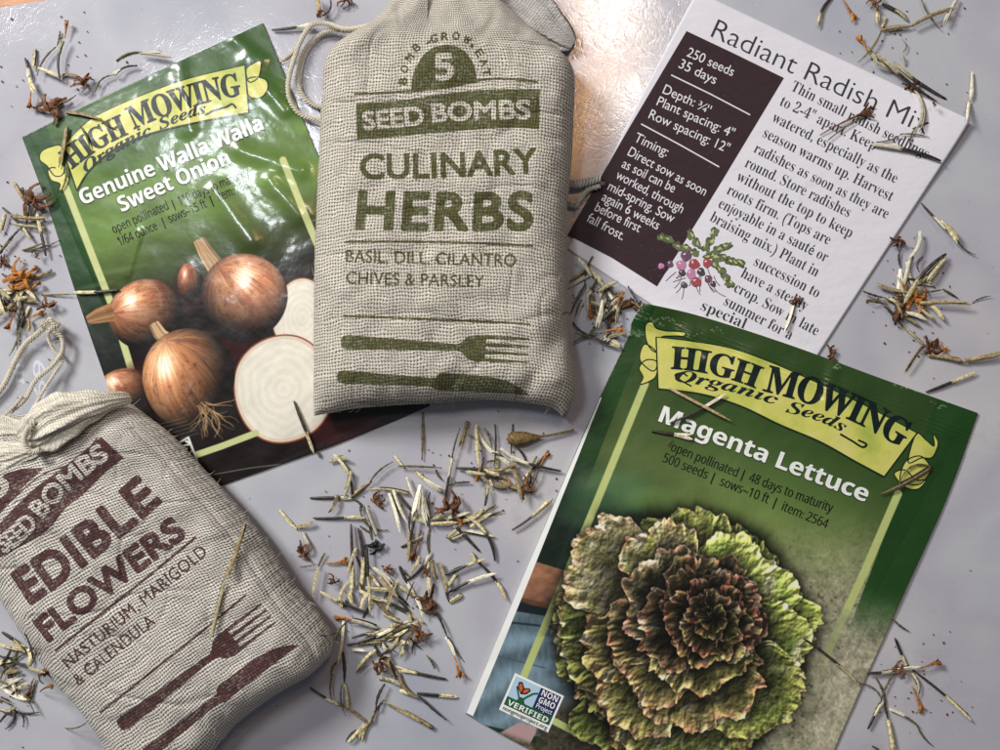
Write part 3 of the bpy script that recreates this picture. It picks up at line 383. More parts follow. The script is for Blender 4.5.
def smooth_pts(P, n=6, closed=False):
    """Catmull-Rom through points (any dimension)"""
    P = [np.array(p, float) for p in P]; m = len(P); out = []
    rng = range(m if closed else m-1)
    for i in rng:
        if closed: a, b, c, d = P[(i-1) % m], P[i], P[(i+1) % m], P[(i+2) % m]
        else: a, b, c, d = P[max(i-1, 0)], P[i], P[i+1], P[min(i+2, m-1)]
        for k in range(n):
            t = k/n; out.append(.5*((2*b)+(-a+c)*t+(2*a-5*b+4*c-d)*t*t+(-a+3*b-3*c+d)*t**3))
    if not closed: out.append(P[-1])
    return out
def qd(glyph_ring): return [glyph_ring]

# ---------------------------------------------------------------- ink rasters for prints on cloth
class Ink:
    def __init__(s, x0, y0, x1, y1, sc=4):
        s.x0, s.y0, s.sc = x0, y0, sc; s.A = np.zeros((int((y1-y0)*sc), int((x1-x0)*sc)), np.float32)
    def fill(s, outlines, val=1.0, grow=0.0):
        pts = [p for r in outlines for p in r]; g = grow+1
        x0 = min(p[0] for p in pts)-g; x1 = max(p[0] for p in pts)+g; y0 = min(p[1] for p in pts)-g; y1 = max(p[1] for p in pts)+g
        i0 = max(0, int((x0-s.x0)*s.sc)); i1 = min(s.A.shape[1], int((x1-s.x0)*s.sc)+1)
        j0 = max(0, int((y0-s.y0)*s.sc)); j1 = min(s.A.shape[0], int((y1-s.y0)*s.sc)+1)
        if i1 <= i0 or j1 <= j0: return
        X, Y = np.meshgrid(s.x0+(np.arange(i0, i1)+.5)/s.sc, s.y0+(np.arange(j0, j1)+.5)/s.sc)
        ins = np.zeros(X.shape, bool)
        for r in outlines:
            for k in range(len(r)):
                (ax, ay), (bx, by) = r[k], r[(k+1) % len(r)]
                if ay == by: continue
                ins ^= ((ay > Y) != (by > Y)) & (X < (bx-ax)*(Y-ay)/(by-ay)+ax)
        if grow:
            q = int(math.ceil(grow*s.sc)); o = ins.copy()
            for dj in range(-q, q+1):
                for di in range(-q, q+1):
                    if di*di+dj*dj > (grow*s.sc)**2 or (di == 0 and dj == 0): continue
                    sh = np.zeros_like(ins); h, w = ins.shape
                    sh[max(0, dj):h+min(0, dj), max(0, di):w+min(0, di)] = ins[max(0, -dj):h+min(0, -dj), max(0, -di):w+min(0, -di)]
                    o |= sh
            ins = o
        B = s.A[j0:j1, i0:i1]; B[ins] = val
    def text(s, *a, grow=0.0, val=1.0, **k):
        for g in text_polys(*a, **k): s.fill(g, val, grow)
    def line(s, pts, w, val=1.0): s.fill(stroke(pts, w)[0:1], val)
    def sample(s, x, y):
        h, w = s.A.shape
        fx = (x-s.x0)*s.sc-.5; fy = (y-s.y0)*s.sc-.5; ok = (fx >= 0) & (fx < w-1.01) & (fy >= 0) & (fy < h-1.01)
        fx = np.clip(fx, 0, w-1.01); fy = np.clip(fy, 0, h-1.01); i = fx.astype(int); j = fy.astype(int); a = fx-i; b = fy-j; A = s.A
        v = (A[j, i]*(1-a)+A[j, i+1]*a)*(1-b)+(A[j+1, i]*(1-a)+A[j+1, i+1]*a)*b
        return v*ok

# height of everything laid down so far, so that loose seeds rest on what is under them
HM = np.zeros((850, 1200), np.float32); HX, HY = -100, -50
def add_height(V):
    k = 1/(1-V[:, 2]/H); x = V[:, 0]*k/S+500; y = 375-V[:, 1]*k/S
    i = np.round(x-HX).astype(int); j = np.round(y-HY).astype(int); ok = (i >= 0) & (i < 1200) & (j >= 0) & (j < 850)
    np.maximum.at(HM, (j[ok], i[ok]), V[ok, 2].astype(np.float32))
def height(x, y):
    i = int(np.clip(round(x-HX), 1, 1198)); j = int(np.clip(round(y-HY), 1, 848)); return float(HM[j-1:j+2, i-1:i+2].max())

def hairs(V, F, base, n, length, rad, rs, up=.3):
    """loose cotton fibres: thin bent three-sided threads springing from points of a mesh"""
    base = np.asarray(base)
    for k in range(n):
        p = base[rs.randint(len(base))].copy(); a = rs.uniform(0, 6.28); d = np.array([math.cos(a), math.sin(a), rs.uniform(-.1, up)]); c = rs.uniform(-1.3, 1.3); L = length*rs.uniform(.4, 1.3)
        off = len(V); m = 6
        for i in range(m):
            q = p.copy(); r = rad*(1-.6*i/(m-1))
            for j in range(3): t = 2.094*j; V.append(q+np.array([-d[1]*math.cos(t), d[0]*math.cos(t), math.sin(t)])*r)
            ca, sa = math.cos(c/m), math.sin(c/m); d = np.array([d[0]*ca-d[1]*sa, d[0]*sa+d[1]*ca, d[2]*.8]); p = p+d*L/m; p[2] = max(p[2], .0002)
        for i in range(m-1):
            for j in range(3): F.append((off+i*3+j, off+i*3+(j+1) % 3, off+i*3+3+(j+1) % 3, off+i*3+3+j))
# ---------------------------------------------------------------- numpy print-shop: the printed pictures on the packets
def rng_grid(seed, n=64):
    return np.random.RandomState(seed).rand(n, n).astype(np.float32)
_grids = {}
def vnoise(x, y, seed=0):
    if seed not in _grids: _grids[seed] = rng_grid(seed)
    g = _grids[seed]; n = 64
    xi = np.floor(x).astype(np.int64); yi = np.floor(y).astype(np.int64)
    fx = x - xi; fy = y - yi
    fx = fx*fx*(3-2*fx); fy = fy*fy*(3-2*fy)
    x0 = xi % n; x1 = (xi+1) % n; y0 = yi % n; y1 = (yi+1) % n
    a = g[y0, x0]*(1-fx)+g[y0, x1]*fx
    b = g[y1, x0]*(1-fx)+g[y1, x1]*fx
    return (a*(1-fy)+b*fy)*2-1
def fbm(x, y, seed=0, o=4, gain=.5):
    s = 0; a = 1; t = 0
    for k in range(o):
        s = s + a*vnoise(x*2**k+13.7*k, y*2**k+7.3*k, seed+k); t += a; a *= gain
    return s/t
def sstep(a, b, x):
    t = np.clip((x-a)/(b-a), 0, 1); return t*t*(3-2*t)
def rgb(*c): return np.array(c, np.float32)/255.

class Canvas:
    def __init__(s, x0, y0, x1, y1, sc=2.0):
        s.x0, s.y0, s.sc = x0, y0, sc
        s.w = int((x1-x0)*sc); s.h = int((y1-y0)*sc)
        xx = x0+(np.arange(s.w)+.5)/sc; yy = y0+(np.arange(s.h)+.5)/sc
        s.X, s.Y = np.meshgrid(xx.astype(np.float32), yy.astype(np.float32))
        s.C = np.zeros((s.h, s.w, 3), np.float32)
    def win(s, ax, ay, bx, by):
        i0 = max(0, int((ax-s.x0)*s.sc)); i1 = min(s.w, int((bx-s.x0)*s.sc)+1)
        j0 = max(0, int((ay-s.y0)*s.sc)); j1 = min(s.h, int((by-s.y0)*s.sc)+1)
        return (slice(j0, max(j0, j1)), slice(i0, max(i0, i1)))
    def mix(s, w, a, col):
        a = a[..., None]; s.C[w] = s.C[w]*(1-a)+np.asarray(col, np.float32)*a
    def line(s, pts, w0, col, w1=None, op=1.0):
        w1 = w0 if w1 is None else w1; n = len(pts)-1
        for i in range(n):
            (ax, ay), (bx, by) = pts[i], pts[i+1]
            r0 = w0+(w1-w0)*i/n; r1 = w0+(w1-w0)*(i+1)/n; m = max(r0, r1)+1
            w = s.win(min(ax, bx)-m, min(ay, by)-m, max(ax, bx)+m, max(ay, by)+m)
            X = s.X[w]; Y = s.Y[w]
            if X.size == 0: continue
            dx, dy = bx-ax, by-ay; L = dx*dx+dy*dy+1e-9
            t = np.clip(((X-ax)*dx+(Y-ay)*dy)/L, 0, 1)
            d = np.hypot(X-ax-t*dx, Y-ay-t*dy)-(r0+(r1-r0)*t)*.5
            s.mix(w, np.clip(.5-d*s.sc, 0, 1)*op, col)
    def poly(s, P, col, op=1.0, ss=0):
        P = np.array(P, np.float32); w = s.win(P[:, 0].min()-1, P[:, 1].min()-1, P[:, 0].max()+1, P[:, 1].max()+1)
        X = s.X[w]; Y = s.Y[w]
        if X.size == 0: return
        acc = np.zeros(X.shape, np.float32)
        for ox, oy in ((-.17, -.06), (.06, -.17), (.17, .06), (-.06, .17)):
            ins = np.zeros(X.shape, bool); x = X+ox; y = Y+oy
            for i in range(len(P)):
                (ax, ay), (bx, by) = P[i], P[(i+1) % len(P)]
                if ay == by: continue
                c = ((ay > y) != (by > y)) & (x < (bx-ax)*(y-ay)/(by-ay)+ax)
                ins ^= c
            acc += ins*.25
        s.mix(w, acc*op, col)
    def sample(s, x, y):
        fx = np.clip((x-s.x0)*s.sc-.5, 0, s.w-1.001); fy = np.clip((y-s.y0)*s.sc-.5, 0, s.h-1.001)
        i = fx.astype(int); j = fy.astype(int); a = (fx-i)[:, None]; b = (fy-j)[:, None]
        C = s.C
        return (C[j, i]*(1-a)+C[j, i+1]*a)*(1-b)+(C[j+1, i]*(1-a)+C[j+1, i+1]*a)*b

def leaf_ring(cv, cx, cy, phi, w, R, k, seed, hue, ex=1.0, br=1.0, grey=0.0, gap=1.0):
    """one frilled lettuce leaf of the printed picture: base at the heart, ruffled rim at radius R"""
    aa = phi+np.linspace(-1, 1, 9)*min(w*1.15+.2, 3.1)
    bx = np.append(cx+np.cos(aa)*(R*1.12+14), cx); by = np.append(cy+np.sin(aa)*(R*1.12+14)*ex, cy)
    win = cv.win(bx.min()-9, by.min()-9, bx.max()+9, by.max()+9); X = cv.X[win]; Y = cv.Y[win]
    if X.size == 0: return
    wx = fbm(X/14, Y/14, seed+300, 2)*5; wy = fbm(X/14+50, Y/14, seed+301, 2)*5
    dx = X+wx-cx; dy = (Y+wy-cy)/ex
    r = np.hypot(dx, dy); th = np.arctan2(dy, dx)
    t = (th-phi+np.pi) % (2*np.pi)-np.pi
    rs = np.random.RandomState(seed)
    n1 = vnoise(t*3.1+5, t*0+seed*.37, seed+1); n2 = vnoise(t*R*.09+9, t*0+3, seed+2); n3 = vnoise(t*R*.28, t*0+1, seed+3)
    edge = R*(1-.30*np.clip(np.abs(t)/w, 0, 1.2)**4)+n1*R*.06+n2*4.6+n3*2.0+1.0*vnoise(t*R*.55, t*0+4, seed+4)
    edge = np.where(np.abs(t) > w*1.15, -99, edge)
    e = edge-r
    # soft contact shadow cast on what is already painted
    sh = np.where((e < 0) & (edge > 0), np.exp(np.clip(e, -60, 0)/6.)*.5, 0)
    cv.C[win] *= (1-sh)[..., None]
    A = np.clip(e*cv.sc+.5, 0, 1)*(r > R*.08)
    # relief of the leaf: uneven frills along the rim, blisters and ribs inside
    sc1 = 7.5+2.5*rs.rand()
    fr = 1.5*vnoise(t*R/sc1+seed, e/16+3, seed+21)+.9*vnoise(t*R/(sc1*.45)+seed, e/9+9, seed+22)+.2*np.sin(t*R*.42+n2*4+n1*5)
    bl = fbm(X/8.5, Y/8.5, seed+5, 3, .45)+.30*fbm(X/2.8, Y/2.8, seed+6, 2)
    h = fr*2.5*np.exp(-np.clip(e, 0, 99)/11)+bl*2.0+np.clip(e, 0, 40)*-.07*gap
    gy, gx = np.gradient(h, 1/cv.sc)
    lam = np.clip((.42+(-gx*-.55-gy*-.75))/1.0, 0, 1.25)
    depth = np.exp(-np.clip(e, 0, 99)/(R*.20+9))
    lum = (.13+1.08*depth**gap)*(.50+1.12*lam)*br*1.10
    nn = fbm(X/24, Y/24, seed+8, 3)
    g = rgb(88, 112, 50)*(.5-nn*.5)[..., None]+rgb(156, 160, 88)*(.5+nn*.5)[..., None]
    g = g*(1-hue*.8)+hue*.8*rgb(140, 118, 76)
    red = np.clip((hue*1.35+.10)*np.exp(-np.clip(e, 0, 99)/7)*(.7+.9*fbm(X/9, Y/9, seed+9, 2)), 0, .85)[..., None]
    col = g*(1-red)+rgb(124, 72, 62)*red
    pale = np.clip(fbm(X/16, Y/16, seed+31, 2)*1.6-.45, 0, .6)[..., None]
    col = col*(1-pale)+rgb(186, 184, 158)*pale
    gr = np.clip(grey*(.6+.8*fbm(X/11, Y/11, seed+44, 2)), 0, .9)[..., None]
    col = col*(1-gr)+rgb(168, 158, 150)*gr
    col = col*lum[..., None]
    rib = np.clip(1-np.abs(np.sin(t*5.5+n1*2.2+seed))*8, 0, 1)*np.clip(e/14, 0, 1)*.20
    col = col+rib[..., None]*rgb(150, 160, 110)*lum[..., None]
    rim = np.exp(-((e-.9)/1.0)**2)*np.clip(.25+.8*vnoise(t*R*.5, t*0, seed+12), 0, 1)*.75
    col = col+(rim[..., None])*(rgb(226, 208, 176)-col)
    cv.mix(win, A, 0) if False else None
    a = A[..., None]; cv.C[win] = cv.C[win]*(1-a)+col*a

def paint_lettuce_print():
    cv = Canvas(455, 295, 985, 862, 2.0); X, Y = cv.X, cv.Y
    # packet axes: s runs across (left to right), t runs down the packet
    ca, sa = math.cos(math.radians(21)), math.sin(math.radians(21))
    u = (X-640)*ca+(Y-302)*sa; t = -(X-640)*sa*1.05+(Y-302)*ca
    n = fbm(X/40, Y/40, 3, 4); n2 = fbm(X/7, Y/7, 13, 3); n3 = fbm(X/2.2, Y/2.2, 23, 2)
    dark = rgb(36, 74, 30)*np.ones(X.shape+(1,), np.float32)
    C = dark*(1+.10*n[..., None])
    k = sstep(0, 70, t)[..., None]; C = C*(1-k*.12)+rgb(46, 84, 36)*k*.12
    # left border: a leaning figure in dark green, a bare forearm and washed denim
    lowl = sstep(140, 215, t)*(1-sstep(62, 120, u))
    C = C*(1-lowl[..., None])+rgb(20, 38, 26)*(1+.25*n[..., None])*lowl[..., None]
    # right border fades from green to pale earth
    ru = (sstep(178, 250, t+.2*(u-300))*(u > 150))[..., None]
    soil = rgb(178, 173, 148)*(1+.16*n+.22*n2+.20*n3)[..., None]
    C = C*(1-ru)+soil*ru
    # lighter green panel between the pale stripes
    inside = (u > 16)*(u < 312)
    pn = rgb(112, 130, 72)*(1+.10*n[..., None]); pt = rgb(60, 92, 42)
    kk = sstep(30, 190, t)[..., None]
    # brighter band across the middle, darker at both sides
    mid = np.exp(-((u-205)/110)**2)[..., None]
    P = pt*(1-kk)+pn*kk; P = P*(.86+.36*mid*kk)
    far = sstep(140, 262, t+.45*(u-190))[..., None]
    P = P*(1-far)+(soil*.85+rgb(84, 100, 48)*.15)*far
    peb = np.clip(fbm(X/4.2, Y/3.6, 41, 2)*2.6-1.0, 0, 1)*far[..., 0]
    P = P*(1-.45*peb[..., None])
    lp = lowl*(1-sstep(84, 130, u)); P = P*(1-lp[..., None])+rgb(28, 50, 34)*lp[..., None]
    ins = inside[..., None].astype(np.float32); C = C*(1-ins)+P*ins
    cv.C = np.clip(C, 0, 1).astype(np.float32)
    # blurred green leaf behind, top left of the head
    for (x, y, rx, ry, c, o) in ((612, 492, 44, 26, (92, 128, 84), .75), (588, 510, 34, 22, (58, 88, 60), .7), (655, 500, 30, 14, (110, 140, 74), .6)):
        d = ((X-x)/rx)**2+((Y-y)/ry)**2
        cv.mix((slice(None), slice(None)), np.clip(1.25-d, 0, 1)*o, rgb(*c))
    # forearm
    arm = [(530, 560), (570, 572), (584, 592), (560, 606), (534, 606), (514, 596)]
    cv.poly(arm, rgb(158, 112, 84)); w = cv.win(512, 556, 590, 610); am = (cv.C[w][..., 0] > .5)*(cv.C[w][..., 0] < .7); cv.C[w] *= (1+(am*(.22*fbm(cv.X[w]/9, cv.Y[w]/6, 91, 3)-.30*sstep(592, 606, cv.Y[w])))[..., None]); cv.line([(516, 599), (560, 609)], 5, rgb(98, 62, 42), op=.8)
    cv.poly([(512, 600), (560, 612), (575, 625), (505, 618)], rgb(22, 34, 40))
    cv.poly([(508, 610), (545, 616), (566, 640), (575, 700), (560, 740), (530, 735), (470, 722), (466, 710)], rgb(112, 134, 146))
    w = cv.win(460, 600, 580, 745); XX, YY = cv.X[w], cv.Y[w]
    msk = (cv.C[w][..., 2] > .5)
    dn = (1+.16*fbm(XX/3, YY/9, 55, 3)+.16*np.sin((XX*.3+YY)*.16+2*fbm(XX/30, YY/30, 56, 2)))
    cv.C[w] = np.where(msk[..., None], cv.C[w]*dn[..., None], cv.C[w])
    cv.line([(506, 622), (552, 627)], 2.2, rgb(26, 40, 50), op=.8); cv.line([(494, 655), (545, 668)], 1.6, rgb(60, 90, 110), op=.7)
    cv.poly([(496, 735), (520, 722), (538, 728), (528, 748), (505, 744)], rgb(190, 160, 158))
    d = np.hypot(X-590, (Y-752))
    cv.mix((slice(None), slice(None)), sstep(66, 46, d)*(X > 536), rgb(70, 66, 52)) 
    w = cv.win(530, 712, 650, 800); cv.C[w] *= (1+.5*fbm(cv.X[w]/3, cv.Y[w]/3, 61, 3)*(cv.C[w].mean(-1) < .4))[..., None]
    b_ = (sstep(742, 752, Y-.35*(X-540))*(X < 700))[..., None]; cv.C = cv.C*(1-b_)+rgb(84, 78, 60)*(1+.5*n2[..., None]+.4*n3[..., None])*b_
    # pale green stripes
    st = rgb(196, 208, 134)
    cv.line([(645, 384), (600, 494), (560, 590), (524, 676)], 7.5, st)
    cv.line([(898, 494), (866, 568), (846, 612)], 8, st); cv.line([(846, 612), (826, 655)], 7.5, rgb(176, 186, 128), op=.7)
    cv.line([(520, 706), (556, 722), (592, 741)], 7, st)
    # the lettuce head
    cx, cy = 700, 634
    rs = np.random.RandomState(4)
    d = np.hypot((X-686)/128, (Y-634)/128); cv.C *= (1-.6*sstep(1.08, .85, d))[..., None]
    k = 0
    for (R, nl, w, hue, cx, cy) in ((128, 10, .50, .05, 678, 642), (118, 10, .46, .25, 678, 638), (104, 9, .50, .42, 680, 636)):
        off = rs.rand()*6.28
        for i in range(nl):
            ph = off+i*2*math.pi/nl+rs.uniform(-.18, .18)
            q = .5+.5*math.cos(ph+math.radians(50)); hh = np.clip(hue-.30*q+rs.uniform(-.12, .12), 0, 1)
            sx = 1+(.12 if math.sin(ph) > .4 else 0)-(.10 if abs(ph % 6.28) < .7 else 0)
            leaf_ring(cv, cx+rs.uniform(-4, 4), cy+rs.uniform(-4, 4), ph, w*rs.uniform(.85, 1.15), R*sx*rs.uniform(.86, 1.05), k, 100+k*17, hh, br=.8+.35*q, gap=1.1)
            k += 1
    # the leaves one can pick out in the printed picture: x, y, angle, half width, radius, brownness, brightness, greyness, gap
    for (x, y, ph, w, R, hue, br, gy, gp) in (
        (704, 640, 1.75, .75, 132, .35, .95, .1, 1.2), (700, 630, 2.55, .55, 124, .40, .95, .1, 1.3), (690, 630, 3.05, .5, 132, .15, .75, 0, 1.5),
        (716, 610, -1.75, .50, 104, .05, .95, .1, 1.0), (680, 622, -2.42, .52, 124, .45, 1.0, .55, .8), (700, 628, -2.0, .42, 112, .40, 1.05, .35, 1.0),
        (700, 632, -.72, .62, 112, .0, 1.35, .05, .55), (700, 640, -.05, .45, 116, .0, 1.1, 0, .9), (705, 640, .75, .55, 122, .1, 1.0, 0, 1.1),
        (690, 640, 2.2, .5, 112, .45, 1.05, .15, 1.0), (686, 634, 2.95, .45, 100, .5, .95, .1, 1.4),
        (700, 634, 1.45, .95, 96, .55, 1.05, .2, 1.6), (702, 628, 2.45, .62, 92, .6, 1.05, .15, 1.5), (706, 622, 3.05, .5, 88, .6, .85, .2, 1.9),
        (706, 624, -2.35, .95, 82, .55, 1.1, .5, 2.4), (706, 622, -1.25, .8, 72, .5, .9, .3, 1.8), (704, 624, -.35, .70, 74, .7, .95, .35, 1.6), (700, 622, .45, .6, 72, .5, .95, .1, 1.6),
        (706, 626, 1.35, 1.2, 66, .35, 1.25, .1, 2.6), (708, 622, 2.9, .9, 62, .75, .9, .2, 2.4), (708, 620, -2.2, .85, 55, .6, .8, .15, 2.6),
        (710, 618, -.75, .9, 54, 1.0, 1.0, .15, 2.0), (710, 618, .35, .8, 50, .8, .9, .1, 2.2), (710, 620, 1.7, 1.0, 47, .55, 1.1, .1, 2.8), (709, 618, 3.0, .9, 44, .9, .95, .15, 2.2),
        (711, 616, -1.5, .9, 40, 1.0, .8, .15, 2.2), (712, 618, -.2, .9, 38, .8, .8, 0, 2.2), (712, 620, 1.2, .9, 35, .6, .95, 0, 2.2), (711, 619, 2.4, .9, 34, .85, .9, .1, 2.0),
        (713, 617, -2.4, .9, 29, .9, .75, .1, 2.0), (714, 617, -.9, .9, 26, .7, .7, 0, 2.0), (714, 619, .6, .9, 23, .4, .75, 0, 2.0), (713, 620, 2.0, 1., 22, .6, .8, 0, 2.0),
        (714, 618, 3.3, 1., 17, .6, .65, 0, 2.0), (715, 619, -1.2, 1., 14, .2, .6, 0, 2.0), (715, 620, .9, 1., 12, .1, .6, 0, 2.0)):
        if R > 60: x -= 8; R *= .97; hue = min(1, hue*1.02+.06)
        br *= 1.10; w *= 1.22
        leaf_ring(cv, x, y, ph, w, R, k, 100+k*17, hue, br=br, grey=gy, gap=gp); k += 1
    d = np.hypot((X-714)/16, (Y-619)/13)
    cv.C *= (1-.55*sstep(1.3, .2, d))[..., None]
    # rubbed and scuffed ink at the upper seal
    rs2 = np.random.RandomState(12)
    for (x, y, n_, sp) in ((655, 322, 26, 9), (634, 334, 22, 6), (716, 330, 6, 5), (905, 386, 10, 7), (938, 405, 8, 6), (836, 366, 10, 5), (690, 334, 10, 8)):
        for q in range(n_):
            a_ = rs2.uniform(-.3, .9); px_, py_ = x+rs2.normal()*sp, y+rs2.normal()*sp*.35; l_ = rs2.uniform(.5, 3.2)
            cv.line([(px_, py_), (px_+l_*math.cos(a_), py_+l_*math.sin(a_))], .7, rgb(206, 214, 190), op=rs2.uniform(.3, .9))
    cv.C = np.clip(cv.C, 0, 1)**1.02
    return cv

def onion(cv, cx, cy, rx, ry, axis, seed, tone, red=0.0, hl=(-.45, -.55)):
    m = 3; w = cv.win(cx-rx-m, cy-ry-m, cx+rx+m, cy+ry+m); X = cv.X[w]; Y = cv.Y[w]
    ax, ay = axis; al = math.hypot(ax, ay); ax /= al; ay /= al
    u = (X-cx)/rx; v = (Y-cy)/ry
    p = u*ax+v*ay
    wob = 1+.02*np.sin(3*np.arctan2(v, u)+seed)-.05*np.clip(p, 0, 1)**3
    rr = np.sqrt(u*u+v*v)/wob; A = np.clip((1-rr)*min(rx, ry)*cv.sc+.5, 0, 1)
    nz = np.sqrt(np.clip(1-rr*rr, 0, 1)); a3 = np.array([ax*.86, ay*.86, .5])
    q = -u*ay+v*ax                                     # across the axis
    lat = u*a3[0]+v*a3[1]+nz*a3[2]
    e2 = (-a3[2]*p+.86*nz)
    lon = np.arctan2(q, e2)
    rad = np.sqrt(np.clip(1-lat*lat, 0.001, 1))
    s1 = fbm(lon*7, lat*1.1+seed, seed, 3); s2 = fbm(lon*22, lat*1.6, seed+5, 3); bl = fbm(u*2.3+seed, v*2.3, seed+9, 3)
    base = rgb(*tone)*np.ones(X.shape+(1,), np.float32)
    dk = np.clip(.5+s1*.9+red, 0, 1)[..., None]
    col = base*(1-dk*.5)+rgb(150, 76, 44)*dk*.5
    gold = np.clip(bl*1.8-.15, 0, 1)[..., None]*.5; col = col*(1-gold)+rgb(214, 164, 112)*gold
    blot = sstep(.22, .42, fbm(lon*3+seed, lat*3.5, seed+60, 4))[..., None]*.30; col = col*(1-blot)+rgb(112, 56, 44)*blot
    spk = sstep(.38, .5, fbm(lon*14+seed, lat*14, seed+66, 2))[..., None]*.25; col = col*(1-spk)+rgb(84, 44, 34)*spk
    col = col*(1+.20*s2[..., None])
    thin = np.exp(-(np.abs(vnoise(lon*9, lat*.7, seed+20))/.035)**2)*.35; col = col*(1-thin[..., None])
    # torn papery skin
    tf = fbm(lon*1.9+3, lat*2.8, seed+33, 4); tear = sstep(.18, .21, tf)[..., None]*.35; col = col*(1-tear)+rgb(208, 158, 128)*tear
    te = (np.exp(-((tf-.185)/.018)**2)*.35)[..., None]; col = col*(1-te)+rgb(70, 36, 26)*te
    L = np.array([hl[0], hl[1], .72]); L = L/np.linalg.norm(L)
    lam = np.clip(u*L[0]+v*L[1]+nz*L[2], 0, 1)
    col = col*(.12+1.2*lam**1.2)[..., None]
    hx = np.exp(-(((u-hl[0]*.9)/.20)**2+((v-hl[1]*.75)/.26)**2))*(.75+.35*s2)
    col = col+(hx*.8)[..., None]*rgb(235, 238, 250)
    gr_ = col.mean(-1, keepdims=True); col = (col*.78+gr_*rgb(255, 226, 214)*.26)
    bot = sstep(-.62, -.98, lat)[..., None]*.5; col = col*(1-bot)+rgb(120, 72, 40)*bot
    a = A[..., None]; cv.C[w] = cv.C[w]*(1-a)+np.clip(col, 0, 1)*a

def neck(cv, pts, w0, w1, seed, col=(176, 128, 84)):
    rs = np.random.RandomState(seed)
    for k in range(9):
        o = (k-4)/4.; f = rs.uniform(.65, 1.2); n = len(pts); P = []
        for i, (x, y) in enumerate(pts):
            j = min(i+1, n-1); i0 = j-1; dx = pts[j][0]-pts[i0][0]; dy = pts[j][1]-pts[i0][1]; L = math.hypot(dx, dy)
            ww = (w0+(w1-w0)*i/(n-1))*.5*o
            P.append((x-dy/L*ww+rs.uniform(-.6, .6), y+dx/L*ww+rs.uniform(-.6, .6)))
        cv.line(P, (w0/5.)+.8, np.clip(rgb(*col)*f, 0, 1), (w1/5.)+.8)

